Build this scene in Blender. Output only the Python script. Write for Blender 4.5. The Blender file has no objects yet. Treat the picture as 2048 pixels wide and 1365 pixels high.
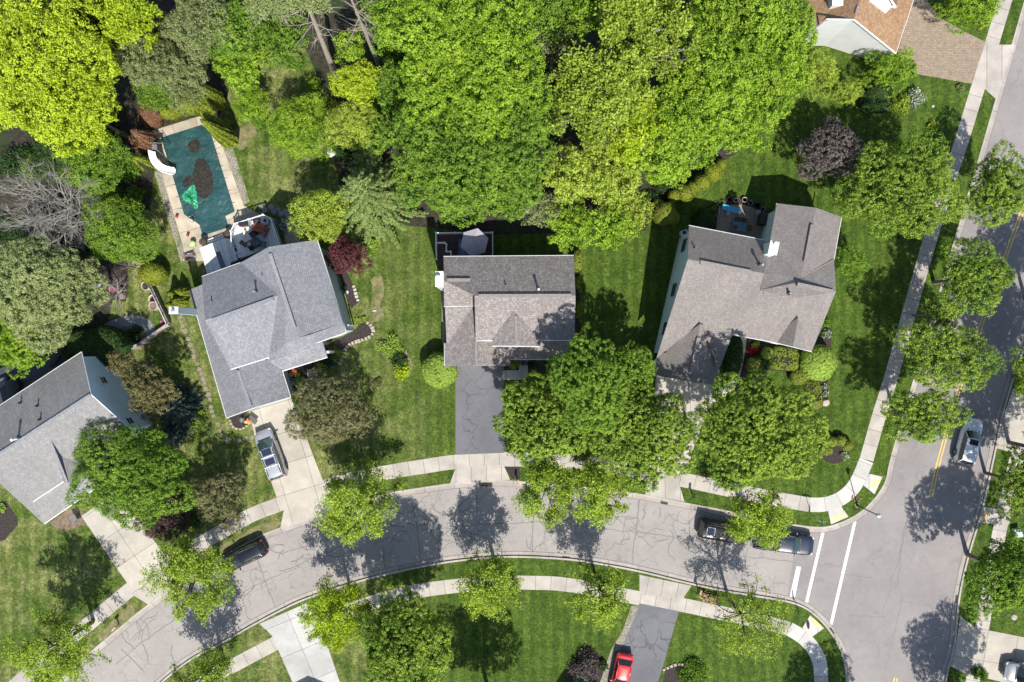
import bpy, bmesh, math, random
import numpy as np
from mathutils import Vector, Matrix
from mathutils.geometry import tessellate_polygon

# ------------------------------------------------------------------ camera, sky, sun, exposure
S = bpy.context.scene
COL = S.collection
CAM_H = 80.0
cam_d = bpy.data.cameras.new('camera')
cam = bpy.data.objects.new('camera', cam_d)
COL.objects.link(cam)
cam.location = (0, 0, CAM_H)
cam.rotation_euler = (0, 0, 0)
cam_d.sensor_width = 36.0
cam_d.lens = 36.0 * 1600 / 2048
cam_d.clip_start = 1.0
cam_d.clip_end = 3000.0
S.camera = cam

SUN_EL = math.radians(52.5)
TAN_AZ = 0.265                      # shadows run up the picture and a little to the left
az = math.atan(TAN_AZ)
sh = Vector((-math.sin(az), math.cos(az), 0))          # the way shadows fall
sun_dir = Vector((sh.x * math.cos(SUN_EL), sh.y * math.cos(SUN_EL), -math.sin(SUN_EL)))
sun_d = bpy.data.lights.new('sun', 'SUN')
sun_d.energy = 4.6
sun_d.angle = math.radians(0.5)
sun_d.color = (1.0, 0.955, 0.89)
sun = bpy.data.objects.new('sun', sun_d)
COL.objects.link(sun)
sun.location = (0, 0, 60)
sun.rotation_euler = sun_dir.to_track_quat('-Z', 'Y').to_euler()

W_ = bpy.data.worlds.new("World")
S.world = W_
W_.use_nodes = True
wn = W_.node_tree
bg = wn.nodes['Background']
sky = wn.nodes.new('ShaderNodeTexSky')
sky.sky_type = 'NISHITA'
sky.sun_disc = False
sky.sun_elevation = SUN_EL
# direction to the sun seen from above: x = -sh.x, y = -sh.y ; rotation is clockwise from +Y
sky.sun_rotation = math.atan2(-sh.x, -sh.y)
sky.air_density = 1.0
sky.dust_density = 1.0
sky.ozone_density = 1.0
wn.links.new(sky.outputs[0], bg.inputs[0])
bg.inputs[1].default_value = 0.11
S.view_settings.view_transform = 'Standard'
S.view_settings.look = 'None'
S.view_settings.gamma = 1.0
S.view_settings.use_curve_mapping = False
S.view_settings.exposure = 0.66
S.render.engine = 'CYCLES'
S.cycles.max_bounces = 5
S.cycles.diffuse_bounces = 3
S.cycles.glossy_bounces = 2
S.cycles.transmission_bounces = 3
S.cycles.transparent_max_bounces = 4
S.cycles.use_denoising = True

# ------------------------------------------------------------------ coordinates: a spot measured in the photo, at height h, as a place in metres
CX, CY, FPX = 1024.0, 682.5, 1600.0
def P(px, py, h=0.0):
    k = (CAM_H - h) / FPX
    return Vector(((px - CX) * k, -(py - CY) * k, h))
def G(px, py):
    return P(px, py, 0.0)
def pxdir(dx, dy):
    return math.atan2(-dy, dx)

# ------------------------------------------------------------------ objects
def link(o, parent=None):
    COL.objects.link(o)
    if parent is not None:
        o.parent = parent
    return o
def tag(o, label=None, cat=None, group=None, kind=None):
    if label: o['label'] = label
    if cat: o['category'] = cat
    if group: o['group'] = group
    if kind: o['kind'] = kind
    return o
def thing(name, label, cat, loc=(0, 0, 0), rz=0.0, group=None):
    o = bpy.data.objects.new(name, None)
    o.empty_display_size = 0.3
    COL.objects.link(o)
    o.location = loc
    o.rotation_euler = (0, 0, rz)
    return tag(o, label, cat, group)
def copy_tree(o, parent=None):
    c = o.copy(); COL.objects.link(c)
    if parent is not None: c.parent = parent
    for ch in list(o.children):
        copy_tree(ch, c)
    return c

class MB:
    """collects shapes; build() links them as ONE mesh object"""
    def __init__(s):
        s.v = []; s.f = []; s.m = []; s.mats = []; s.smooth = []
    def mi(s, mat):
        if mat is None: return 0
        if mat not in s.mats: s.mats.append(mat)
        return s.mats.index(mat)
    def add(s, verts, faces, mat=None, M=None, smooth=False):
        b = len(s.v); k = s.mi(mat)
        for p in verts:
            p = Vector(p)
            if M is not None: p = M @ p
            s.v.append(tuple(p))
        for f in faces:
            s.f.append(tuple(b + i for i in f)); s.m.append(k); s.smooth.append(smooth)
        return s
    def box(s, c, size, mat=None, rz=0.0, bev=0.0, M=None):
        x, y, z = [q / 2 for q in size]
        if bev > 0:
            b = min(bev, x * .9, y * .9, z * .9)
            vs = []
            for (zz, ins) in ((-z, b), (-z + b, 0), (z - b, 0), (z, b)):
                xx, yy = x - ins, y - ins
                vs += [(-xx + (b if ins == 0 else 0), -yy, zz), (xx - (b if ins == 0 else 0), -yy, zz), (xx, -yy + (b if ins == 0 else 0), zz), (xx, yy - (b if ins == 0 else 0), zz),
                       (xx - (b if ins == 0 else 0), yy, zz), (-xx + (b if ins == 0 else 0), yy, zz), (-xx, yy - (b if ins == 0 else 0), zz), (-xx, -yy + (b if ins == 0 else 0), zz)]
            fs = [tuple(range(7, -1, -1)), tuple(range(24, 32))]
            for r in range(3):
                for i in range(8):
                    j = (i + 1) % 8
                    fs.append((r * 8 + i, r * 8 + j, r * 8 + 8 + j, r * 8 + 8 + i))
        else:
            vs = [(-x, -y, -z), (x, -y, -z), (x, y, -z), (-x, y, -z), (-x, -y, z), (x, -y, z), (x, y, z), (-x, y, z)]
            fs = [(3, 2, 1, 0), (4, 5, 6, 7), (0, 1, 5, 4), (1, 2, 6, 5), (2, 3, 7, 6), (3, 0, 4, 7)]
        T = Matrix.Translation(c) @ Matrix.Rotation(rz, 4, 'Z')
        if M is not None: T = M @ T
        return s.add(vs, fs, mat, T)
    def cyl(s, c, r, h, mat=None, n=12, r2=None, M=None, cap=True, smooth=True):
        """c = centre of the base"""
        r2 = r if r2 is None else r2
        vs = [(r * math.cos(2 * math.pi * i / n), r * math.sin(2 * math.pi * i / n), 0) for i in range(n)]
        vs += [(r2 * math.cos(2 * math.pi * i / n), r2 * math.sin(2 * math.pi * i / n), h) for i in range(n)]
        fs = [(i, (i + 1) % n, n + (i + 1) % n, n + i) for i in range(n)]
        T = Matrix.Translation(c)
        if M is not None: T = M @ T
        s.add(vs, fs, mat, T, smooth)
        if cap:
            b = len(s.v) - 2 * n; k = s.mi(mat)
            s.f.append(tuple(b + n + i for i in range(n))); s.m.append(k); s.smooth.append(False)
            s.f.append(tuple(b + i for i in range(n - 1, -1, -1))); s.m.append(k); s.smooth.append(False)
        return s
    def tube(s, p0, p1, r0, r1=None, mat=None, n=6):
        p0, p1 = Vector(p0), Vector(p1); r1 = r0 if r1 is None else r1
        d = p1 - p0
        q = d.to_track_quat('Z', 'Y').to_matrix().to_4x4()
        return s.cyl((0, 0, 0), r0, d.length, mat, n, r1, Matrix.Translation(p0) @ q)
    def lathe(s, c, prof, mat=None, n=16, M=None):
        """prof: (r, z) from bottom to top"""
        vs = []
        for (r, z) in prof:
            vs += [(r * math.cos(2 * math.pi * i / n), r * math.sin(2 * math.pi * i / n), z) for i in range(n)]
        fs = []
        for k in range(len(prof) - 1):
            for i in range(n):
                j = (i + 1) % n
                fs.append((k * n + i, k * n + j, (k + 1) * n + j, (k + 1) * n + i))
        fs.append(tuple((len(prof) - 1) * n + i for i in range(n)))
        T = Matrix.Translation(c)
        if M is not None: T = M @ T
        return s.add(vs, fs, mat, T, True)
    def ball(s, c, r, mat=None, sz=1.0, n=10):
        prof = [(max(.002, r * math.sin(math.pi * k / n)), -r * sz * math.cos(math.pi * k / n)) for k in range(n + 1)]
        return s.lathe(c, prof, mat, 12)
    def poly(s, pts, mat=None, z=None, thick=0.0, sidemat=None):
        """flat (or tilted) polygon, optional thickness downwards"""
        pts = [Vector(p) if z is None else Vector((p[0], p[1], z)) for p in pts]
        tris = tessellate_polygon([pts])
        n = len(pts)
        a = sum((pts[i].x * pts[(i + 1) % n].y - pts[(i + 1) % n].x * pts[i].y) for i in range(n))
        fs = []
        for t in tris:
            q = [pts[i] for i in t]
            ar = (q[1] - q[0]).cross(q[2] - q[0]).z
            fs.append(tuple(t) if ar > 0 else tuple(reversed(t)))
        s.add(pts, fs, mat)
        if thick > 0:
            lo = [p - Vector((0, 0, thick)) for p in pts]
            s.add(lo, [tuple(reversed(f)) for f in fs], sidemat or mat)
            sd = [((i, (i + 1) % n, n + (i + 1) % n, n + i) if a < 0 else (n + i, n + (i + 1) % n, (i + 1) % n, i)) for i in range(n)]
            s.add(pts + lo, sd, sidemat or mat)
        return s
    def build(s, name, mat=None, parent=None, loc=None, rz=None, smooth=None):
        me = bpy.data.meshes.new(name)
        me.from_pydata(s.v, [], s.f)
        mats = s.mats if s.mats else ([mat] if mat else [])
        if s.mats and None in s.m: pass
        for m_ in mats: me.materials.append(m_)
        if s.mats: me.polygons.foreach_set('material_index', s.m)
        me.polygons.foreach_set('use_smooth', [bool(x) for x in s.smooth] if smooth is None else [smooth] * len(s.f))
        me.update()
        o = bpy.data.objects.new(name, me)
        link(o, parent)
        if loc is not None: o.location = loc
        if rz is not None: o.rotation_euler[2] = rz
        return o

# ------------------------------------------------------------------ materials
def nmat(name):
    m = bpy.data.materials.new(name); m.use_nodes = True
    nt = m.node_tree
    b = nt.nodes['Principled BSDF']
    return m, nt, b
def nd(nt, typ, **kw):
    n = nt.nodes.new(typ)
    for k, v in kw.items():
        if k.startswith('i_'):
            n.inputs[k[2:].replace('_', ' ')].default_value = v
        else: setattr(n, k, v)
    return n
def c4(c): return (c[0], c[1], c[2], 1.0)
def mixc(nt, fac, a, b, blend='MIX'):
    n = nt.nodes.new('ShaderNodeMix'); n.data_type = 'RGBA'; n.blend_type = blend
    for sock, val in ((n.inputs[0], fac), (n.inputs[6], a), (n.inputs[7], b)):
        if hasattr(val, 'is_output') or isinstance(val, bpy.types.NodeSocket): nt.links.new(val, sock)
        elif isinstance(val, (tuple, list)): sock.default_value = c4(val)
        else: sock.default_value = val
    return n.outputs[2]
def ramp(nt, src, lo, hi, a=0.0, b=1.0):
    n = nt.nodes.new('ShaderNodeMapRange')
    n.inputs[1].default_value = lo; n.inputs[2].default_value = hi
    n.inputs[3].default_value = a; n.inputs[4].default_value = b
    nt.links.new(src, n.inputs[0]); return n.outputs[0]
def mth(nt, op, a, b=None):
    n = nt.nodes.new('ShaderNodeMath'); n.operation = op
    for sock, val in ((n.inputs[0], a), (n.inputs[1], b)):
        if val is None: continue
        if isinstance(val, bpy.types.NodeSocket): nt.links.new(val, sock)
        else: sock.default_value = val
    return n.outputs[0]
def pos(nt):
    return nt.nodes.new('ShaderNodeNewGeometry').outputs['Position']
def noise(nt, scale, detail=4.0, rough=0.55, vec=None, dist=0.0):
    n = nt.nodes.new('ShaderNodeTexNoise')
    n.inputs['Scale'].default_value = scale; n.inputs['Detail'].default_value = detail
    n.inputs['Roughness'].default_value = rough; n.inputs['Distortion'].default_value = dist
    nt.links.new(vec if vec is not None else pos(nt), n.inputs['Vector'])
    return n.outputs['Fac']
def bump(nt, b, src, strength=0.4, dist=0.05):
    n = nt.nodes.new('ShaderNodeBump'); n.inputs['Strength'].default_value = strength
    n.inputs['Distance'].default_value = dist
    nt.links.new(src, n.inputs['Height']); nt.links.new(n.outputs[0], b.inputs['Normal'])
def two(name, c1, c2, scale=3.0, rough=0.8, c3=None, s3=0.4, fine=None, bmp=0.0, metal=0.0, spec=0.3, lo=.38, hi=.62):
    """a colour that wanders between c1 and c2 (and c3 in broad patches), with fine grain"""
    m, nt, b = nmat(name)
    col = mixc(nt, ramp(nt, noise(nt, scale), lo, hi), c1, c2)
    if c3 is not None:
        col = mixc(nt, ramp(nt, noise(nt, s3, 3), .5, .68), col, c3)
    if fine:
        f = noise(nt, fine, 3, .7)
        col = mixc(nt, 1.0, col, mixc(nt, ramp(nt, f, .3, .7), (.72, .72, .72), (1.28, 1.28, 1.28)), 'MULTIPLY')
        if bmp: bump(nt, b, f, bmp, .03)
    nt.links.new(col, b.inputs['Base Color'])
    b.inputs['Roughness'].default_value = rough; b.inputs['Metallic'].default_value = metal
    b.inputs['Specular IOR Level'].default_value = spec
    return m
_plain = {}
def plain(name, c, rough=0.5, metal=0.0, spec=0.5, coat=0.0):
    if name in _plain: return _plain[name]
    m, nt, b = nmat(name)
    col = mixc(nt, ramp(nt, noise(nt, 6.0, 3), .3, .7), tuple(x * .88 for x in c), tuple(min(1, x * 1.1) for x in c))
    nt.links.new(col, b.inputs['Base Color'])
    b.inputs['Roughness'].default_value = rough; b.inputs['Metallic'].default_value = metal
    b.inputs['Specular IOR Level'].default_value = spec; b.inputs['Coat Weight'].default_value = coat
    b.inputs['Coat Roughness'].default_value = .05
    _plain[name] = m
    return m

def shingle(name, ca, cb, cm, cc=None, row=0.18, tab=0.27):
    m, nt, b = nmat(name)
    uv = nt.nodes.new('ShaderNodeUVMap').outputs[0]
    br = nt.nodes.new('ShaderNodeTexBrick')
    nt.links.new(uv, br.inputs['Vector'])
    br.inputs['Scale'].default_value = 1.0
    br.inputs['Brick Width'].default_value = tab; br.inputs['Row Height'].default_value = row
    br.inputs['Mortar Size'].default_value = row * .09; br.inputs['Mortar Smooth'].default_value = .5
    br.inputs['Color1'].default_value = c4(ca); br.inputs['Color2'].default_value = c4(cb)
    br.inputs['Mortar'].default_value = c4(cm)
    br.offset = 0.5
    col = br.outputs['Color']
    if cc is not None:
        # every few tabs a differently coloured one, as on blended shingles
        vo = nt.nodes.new('ShaderNodeTexWhiteNoise'); vo.noise_dimensions = '3D'
        sn = nt.nodes.new('ShaderNodeVectorMath'); sn.operation = 'SNAP'
        nt.links.new(uv, sn.inputs[0]); sn.inputs[1].default_value = (tab * .5, row, 1)
        nt.links.new(sn.outputs[0], vo.inputs['Vector'])
        col = mixc(nt, ramp(nt, vo.outputs['Value'], .68, .8, 0, .55), col, cc)
    # weathering: long runs down the slope and broad blotches
    mp = nt.nodes.new('ShaderNodeMapping'); mp.inputs['Scale'].default_value = (1.6, .18, 1)
    nt.links.new(uv, mp.inputs[0])
    st = noise(nt, 1.0, 4, .6, mp.outputs[0])
    bl = noise(nt, .35, 3, .6)
    g = noise(nt, 12.0, 3, .75)
    f = mth(nt, 'ADD', mth(nt, 'ADD', ramp(nt, st, .25, .75, -.08, .08), ramp(nt, bl, .25, .75, -.08, .08)), ramp(nt, g, .25, .75, .92, 1.08))
    cx = nt.nodes.new('ShaderNodeCombineXYZ')
    for i in range(3): nt.links.new(f, cx.inputs[i])
    col = mixc(nt, 1.0, col, cx.outputs[0], 'MULTIPLY')
    nt.links.new(col, b.inputs['Base Color'])
    b.inputs['Roughness'].default_value = .9; b.inputs['Specular IOR Level'].default_value = .2
    bump(nt, b, br.outputs['Fac'], .5, -.02)
    return m

def siding(name, c, step=.22):
    m, nt, b = nmat(name)
    sp = nt.nodes.new('ShaderNodeSeparateXYZ'); nt.links.new(pos(nt), sp.inputs[0])
    fr = mth(nt, 'FRACT', mth(nt, 'DIVIDE', sp.outputs[2], step))
    d = ramp(nt, fr, 0.0, .16, .72, 1.0)
    n = ramp(nt, noise(nt, 1.2, 4), .3, .7, .93, 1.05)
    f = mth(nt, 'MULTIPLY', d, n)
    cx = nt.nodes.new('ShaderNodeCombineXYZ')
    for i in range(3): nt.links.new(f, cx.inputs[i])
    nt.links.new(mixc(nt, 1.0, c, cx.outputs[0], 'MULTIPLY'), b.inputs['Base Color'])
    b.inputs['Roughness'].default_value = .6
    bump(nt, b, fr, .6, .02)
    return m

def slab(name, c, gx=0.0, gy=0.0, line=.035, dark=.45, stain=.3, c2=None):
    """concrete with joints along UV u every gx metres and v every gy metres"""
    m, nt, b = nmat(name)
    n1 = noise(nt, .9, 5, .65); n2 = noise(nt, 14, 3, .7)
    f = mth(nt, 'MULTIPLY', ramp(nt, n1, .25, .75, 1 - stain * .5, 1 + stain * .4), ramp(nt, n2, .25, .75, .9, 1.1))
    uv = nt.nodes.new('ShaderNodeUVMap').outputs[0]
    sp = nt.nodes.new('ShaderNodeSeparateXYZ'); nt.links.new(uv, sp.inputs[0])
    for (g_, o) in ((gx, 0), (gy, 1)):
        if g_ > 0:
            fr = mth(nt, 'ABSOLUTE', mth(nt, 'SUBTRACT', mth(nt, 'FRACT', mth(nt, 'DIVIDE', sp.outputs[o], g_)), .5))
            f = mth(nt, 'MULTIPLY', f, ramp(nt, fr, .5 - line / g_, .5 - line / g_ * .4, 1.0, dark))
            # each slab cures to its own shade
            wn_ = nt.nodes.new('ShaderNodeTexWhiteNoise'); wn_.noise_dimensions = '1D'
            nt.links.new(mth(nt, 'FLOOR', mth(nt, 'DIVIDE', sp.outputs[o], g_)), wn_.inputs['W'])
            f = mth(nt, 'MULTIPLY', f, ramp(nt, wn_.outputs['Value'], 0, 1, .92, 1.06))
    cx = nt.nodes.new('ShaderNodeCombineXYZ')
    for i in range(3): nt.links.new(f, cx.inputs[i])
    base = mixc(nt, ramp(nt, noise(nt, .35, 3), .42, .62), c, c2 if c2 else tuple(x * .88 for x in c))
    nt.links.new(mixc(nt, 1.0, base, cx.outputs[0], 'MULTIPLY'), b.inputs['Base Color'])
    b.inputs['Roughness'].default_value = .85; b.inputs['Specular IOR Level'].default_value = .25
    bump(nt, b, n2, .25, .01)
    return m

def asphalt(name, c, c2, crack=.0, cs=.9):
    m, nt, b = nmat(name)
    n1 = noise(nt, .22, 4, .6); n2 = noise(nt, 22, 3, .8); n3 = noise(nt, 2.2, 5, .7)
    col = mixc(nt, ramp(nt, n1, .35, .65), c, c2)
    f = mth(nt, 'MULTIPLY', ramp(nt, n2, .25, .75, .78, 1.22), ramp(nt, n3, .25, .75, .93, 1.07))
    if crack > 0:
        v = nt.nodes.new('ShaderNodeTexVoronoi'); v.feature = 'DISTANCE_TO_EDGE'
        w = nt.nodes.new('ShaderNodeVectorMath'); w.operation = 'ADD'
        nn = nt.nodes.new('ShaderNodeTexNoise'); nn.inputs['Scale'].default_value = 1.1; nn.inputs['Detail'].default_value = 5
        nt.links.new(pos(nt), nn.inputs['Vector'])
        sc = nt.nodes.new('ShaderNodeVectorMath'); sc.operation = 'SCALE'; sc.inputs['Scale'].default_value = 1.3
        nt.links.new(nn.outputs['Color'], sc.inputs[0])
        nt.links.new(pos(nt), w.inputs[0]); nt.links.new(sc.outputs[0], w.inputs[1])
        nt.links.new(w.outputs[0], v.inputs['Vector']); v.inputs['Scale'].default_value = cs
        mask = ramp(nt, noise(nt, .28, 2), .42, .56)
        line = ramp(nt, v.outputs['Distance'], .010, .03, 1, 0)
        f = mth(nt, 'MULTIPLY', f, mth(nt, 'SUBTRACT', 1.0, mth(nt, 'MULTIPLY', mth(nt, 'MULTIPLY', line, mask), crack)))
    cx = nt.nodes.new('ShaderNodeCombineXYZ')
    for i in range(3): nt.links.new(f, cx.inputs[i])
    nt.links.new(mixc(nt, 1.0, col, cx.outputs[0], 'MULTIPLY'), b.inputs['Base Color'])
    b.inputs['Roughness'].default_value = .9; b.inputs['Specular IOR Level'].default_value = .2
    bump(nt, b, n2, .3, .008)
    return m

def grass_mat():
    m, nt, b = nmat('mown_grass')
    lush = mixc(nt, ramp(nt, noise(nt, .5, 5, .65), .35, .65), (.033, .066, .007), (.068, .107, .014))
    dry = mixc(nt, ramp(nt, noise(nt, 1.4, 5, .7), .35, .65), (.095, .128, .027), (.20, .19, .078))
    sp = nt.nodes.new('ShaderNodeSeparateXYZ'); nt.links.new(pos(nt), sp.inputs[0])
    west = ramp(nt, sp.outputs[0], -5.0, -16.0, 0.0, 1.0)          # the western gardens are thin and yellow in places
    patch = ramp(nt, noise(nt, .28, 5, .7), .40, .62)
    patch2 = ramp(nt, noise(nt, .9, 4, .7), .56, .72, 0, .55)
    fac = mth(nt, 'MULTIPLY', west, mth(nt, 'MAXIMUM', patch, patch2))
    fac = mth(nt, 'MAXIMUM', fac, mth(nt, 'MULTIPLY', patch2, .35))
    col = mixc(nt, fac, lush, dry)
    # mowing stripes, laid by the mower along north-south passes
    wob = ramp(nt, noise(nt, .35, 2), .3, .7, -.12, .12)
    st = mth(nt, 'SINE', mth(nt, 'MULTIPLY', mth(nt, 'ADD', sp.outputs[0], wob), 2 * math.pi / 1.15))
    stf = ramp(nt, st, -.5, .5, .88, 1.12)
    fine = noise(nt, 2.6, 6, .85)
    ff = noise(nt, 6.5, 5, .9)
    f = mth(nt, 'MULTIPLY', stf, mth(nt, 'MULTIPLY', ramp(nt, fine, .35, .65, .74, 1.26), ramp(nt, ff, .36, .64, .5, 1.5)))
    for cell, lo, hi in ((.13, .74, 1.26), (.27, .84, 1.16)):       # single tufts, each its own shade
        sn = nt.nodes.new('ShaderNodeVectorMath'); sn.operation = 'SNAP'; sn.inputs[1].default_value = (cell, cell, 1)
        nt.links.new(pos(nt), sn.inputs[0]); wnz = nt.nodes.new('ShaderNodeTexWhiteNoise'); nt.links.new(sn.outputs[0], wnz.inputs['Vector'])
        f = mth(nt, 'MULTIPLY', f, ramp(nt, wnz.outputs['Value'], 0, 1, lo, hi))
    cx = nt.nodes.new('ShaderNodeCombineXYZ')
    for i in range(3): nt.links.new(f, cx.inputs[i])
    nt.links.new(mixc(nt, 1.0, col, cx.outputs[0], 'MULTIPLY'), b.inputs['Base Color'])
    b.inputs['Roughness'].default_value = .85; b.inputs['Specular IOR Level'].default_value = .15
    bump(nt, b, ff, .9, .05)
    return m

def leaf_mat(name, dark, mid, tip, trans=.28, rough=.65, gain=1.5):
    m, nt, b = nmat(name)
    dark, mid, tip = [tuple(x * gain * k for x, k in zip(c, (1, 1, .92))) for c in (dark, mid, tip)]
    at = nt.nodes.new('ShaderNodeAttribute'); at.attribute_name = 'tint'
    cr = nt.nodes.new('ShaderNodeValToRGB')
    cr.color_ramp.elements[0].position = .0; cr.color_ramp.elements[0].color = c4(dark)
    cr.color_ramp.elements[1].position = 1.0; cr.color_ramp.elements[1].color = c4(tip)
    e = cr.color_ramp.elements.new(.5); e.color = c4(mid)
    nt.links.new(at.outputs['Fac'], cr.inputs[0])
    br = ramp(nt, noise(nt, .45, 3), .3, .7, .86, 1.14)
    cx = nt.nodes.new('ShaderNodeCombineXYZ')
    for i in range(3): nt.links.new(br, cx.inputs[i])
    col = mixc(nt, 1.0, cr.outputs[0], cx.outputs[0], 'MULTIPLY')
    nt.links.new(col, b.inputs['Base Color'])
    b.inputs['Roughness'].default_value = rough; b.inputs['Specular IOR Level'].default_value = .10
    tr = nt.nodes.new('ShaderNodeBsdfTranslucent'); nt.links.new(col, tr.inputs['Color'])
    mx = nt.nodes.new('ShaderNodeMixShader'); mx.inputs[0].default_value = trans
    out = nt.nodes['Material Output']
    nt.links.new(b.outputs[0], mx.inputs[1]); nt.links.new(tr.outputs[0], mx.inputs[2]); nt.links.new(mx.outputs[0], out.inputs[0])
    return m

M = {}
M['grass'] = grass_mat()
M['road'] = asphalt('worn_grey_asphalt', (.262, .240, .222), (.305, .282, .262), crack=.22, cs=.6)
M['road2'] = asphalt('avenue_asphalt', (.215, .198, .192), (.255, .236, .226), crack=.10, cs=.3)
M['drive_asphalt'] = asphalt('sealed_drive_asphalt', (.115, .116, .128), (.150, .150, .162), crack=.35, cs=.4)
M['walk'] = slab('old_pavement_concrete', (.41, .375, .33), gx=1.52, c2=(.34, .31, .275))
M['walk_new'] = slab('new_pavement_concrete', (.47, .455, .42), gx=1.52, stain=.2)
M['kerb'] = slab('kerb_concrete', (.40, .365, .325), gx=3.0, stain=.4)
M['gutter'] = slab('gutter_concrete', (.345, .31, .28), gx=3.0, stain=.45)
M['drive'] = slab('driveway_concrete', (.43, .395, .335), gx=3.0, gy=3.1, stain=.3)
M['drive_white'] = slab('pale_driveway_concrete', (.44, .43, .41), gx=3.2, gy=3.0, stain=.3)
M['patio'] = slab('patio_slabs', (.30, .245, .19), gx=2.3, gy=2.1, stain=.6)
M['pool_deck'] = slab('pool_deck_concrete', (.43, .375, .29), gx=2.4, gy=2.4, stain=.6)
M['tar'] = two('crack_seal_tar', (.135, .13, .127), (.185, .178, .172), 6, .7)
M['joint'] = two('dark_joint', (.10, .09, .08), (.16, .14, .12), 6, .9)
M['paint_white'] = two('worn_white_road_paint', (.60, .60, .58), (.68, .68, .66), 8, .7, fine=20)
M['paint_yellow'] = two('worn_yellow_road_paint', (.58, .40, .10), (.56, .42, .16), 6, .7, fine=20)
M['tactile'] = two('yellow_tactile_plate', (.62, .56, .22), (.56, .52, .26), 5, .7, fine=25)
M['tactile_old'] = two('weathered_orange_tactile_plate', (.46, .33, .14), (.40, .30, .16), 5, .7, fine=25)
M['mulch'] = two('bark_mulch', (.022, .018, .017), (.055, .043, .038), 7, .95, fine=14, bmp=1.0)
M['soil'] = two('brown_soil_bed', (.12, .088, .062), (.20, .15, .105), 3, .95, fine=10, bmp=.8)
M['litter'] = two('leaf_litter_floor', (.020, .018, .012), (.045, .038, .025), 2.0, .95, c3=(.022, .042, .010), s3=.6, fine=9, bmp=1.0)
M['gravel'] = two('pebble_border', (.16, .145, .11), (.30, .27, .22), 6, .9, c3=(.09, .13, .04), s3=.8, fine=9, bmp=1.0)
M['stone'] = two('pale_edging_stone', (.40, .34, .29), (.30, .25, .21), 5, .85, fine=12, bmp=.4)
M['bluestone'] = two('grey_flagstone', (.22, .235, .25), (.17, .18, .19), 7, .85, fine=9, bmp=.6)
M['step'] = two('round_stepping_stone', (.24, .20, .155), (.18, .16, .12), 4, .9, fine=9)
M['white'] = plain('white_trim_paint', (.64, .64, .63), .5)
M['offwhite'] = plain('off_white_vinyl', (.52, .53, .54), .5)
M['trimgrey'] = plain('pale_grey_gutter', (.50, .50, .50), .5)
M['dark'] = plain('black_rubber', (.018, .018, .02), .7)
M['black'] = plain('black_metal', (.02, .02, .023), .4)
M['steel'] = plain('galvanised_steel', (.55, .56, .58), .35, metal=.8)
M['chrome'] = plain('chrome', (.75, .76, .78), .15, metal=1.0)
M['bark'] = two('grey_bark', (.13, .105, .082), (.21, .175, .14), 6, .95, fine=12)
M['bark_pale'] = two('pale_grey_bark', (.34, .32, .29), (.26, .24, .215), 6, .95, fine=12)
M['bark_dark'] = two('dark_bark', (.055, .045, .036), (.09, .075, .06), 6, .95, fine=12)
M['bark_tan'] = two('tan_pine_bark', (.33, .29, .245), (.24, .20, .165), 5, .95, fine=12)
M['wood_dark'] = two('dark_brown_decking', (.030, .016, .013), (.055, .028, .022), 4, .8, fine=10)
M['terracotta'] = plain('terracotta', (.45, .19, .09), .8)
def glass_mat(name, c, rough=.06):
    m, nt, b = nmat(name)
    b.inputs['Base Color'].default_value = c4(c); b.inputs['Roughness'].default_value = rough
    b.inputs['Specular IOR Level'].default_value = .8; b.inputs['Coat Weight'].default_value = .5
    b.inputs['Coat Roughness'].default_value = .03
    return m
M['glass'] = glass_mat('dark_window_glass', (.018, .022, .026))
M['glass_green'] = glass_mat('greenish_windscreen', (.035, .075, .065))
M['glass_blue'] = glass_mat('sunroof_glass', (.018, .024, .048))
def paint(name, c, metal=.2, rough=.28, coat=.6):
    m, nt, b = nmat(name)
    n = ramp(nt, noise(nt, 3, 3), .3, .7, .94, 1.05)
    cx = nt.nodes.new('ShaderNodeCombineXYZ')
    for i in range(3): nt.links.new(n, cx.inputs[i])
    nt.links.new(mixc(nt, 1.0, c, cx.outputs[0], 'MULTIPLY'), b.inputs['Base Color'])
    b.inputs['Roughness'].default_value = rough; b.inputs['Metallic'].default_value = metal
    b.inputs['Coat Weight'].default_value = coat; b.inputs['Coat Roughness'].default_value = .06
    return m
# ------------------------------------------------------------------ ground, roads, pavements
def off2(pts, d):
    """open polyline moved sideways by d (left of travel is +)"""
    out = []
    n = len(pts)
    for i in range(n):
        a = pts[max(0, i - 1)]; b = pts[min(n - 1, i + 1)]
        t = Vector((b[0] - a[0], b[1] - a[1])).normalized()
        out.append(Vector((pts[i][0] - t.y * d, pts[i][1] + t.x * d)))
    return out
def smooth_line(pts, k=4):
    """Catmull-Rom through the points"""
    P_ = [Vector((p[0], p[1])) for p in pts]
    out = []
    for i in range(len(P_) - 1):
        p0 = P_[max(0, i - 1)]; p1 = P_[i]; p2 = P_[i + 1]; p3 = P_[min(len(P_) - 1, i + 2)]
        for j in range(k):
            t = j / k
            out.append(.5 * ((2 * p1) + (-p0 + p2) * t + (2 * p0 - 5 * p1 + 4 * p2 - p3) * t * t + (-p0 + 3 * p1 - 3 * p2 + p3) * t ** 3))
    out.append(P_[-1])
    return out
def gl(pts, k=4):
    return smooth_line([G(*p) for p in pts], k)
def gl_px(q):
    r = random.Random(len(q) + int(q[0][0])); out = []
    for (a, b) in zip(q, q[1:] + q[:1]):
        for k in range(5): t = k / 5; out.append((a[0] + (b[0] - a[0]) * t + r.uniform(-3, 3), a[1] + (b[1] - a[1]) * t + r.uniform(-3, 3)))
    return out
def setuv(me, fn):
    uvl = me.uv_layers.new(name='UVMap')
    for lp in me.loops:
        uvl.data[lp.index].uv = fn(me.vertices[lp.vertex_index].co)
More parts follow.
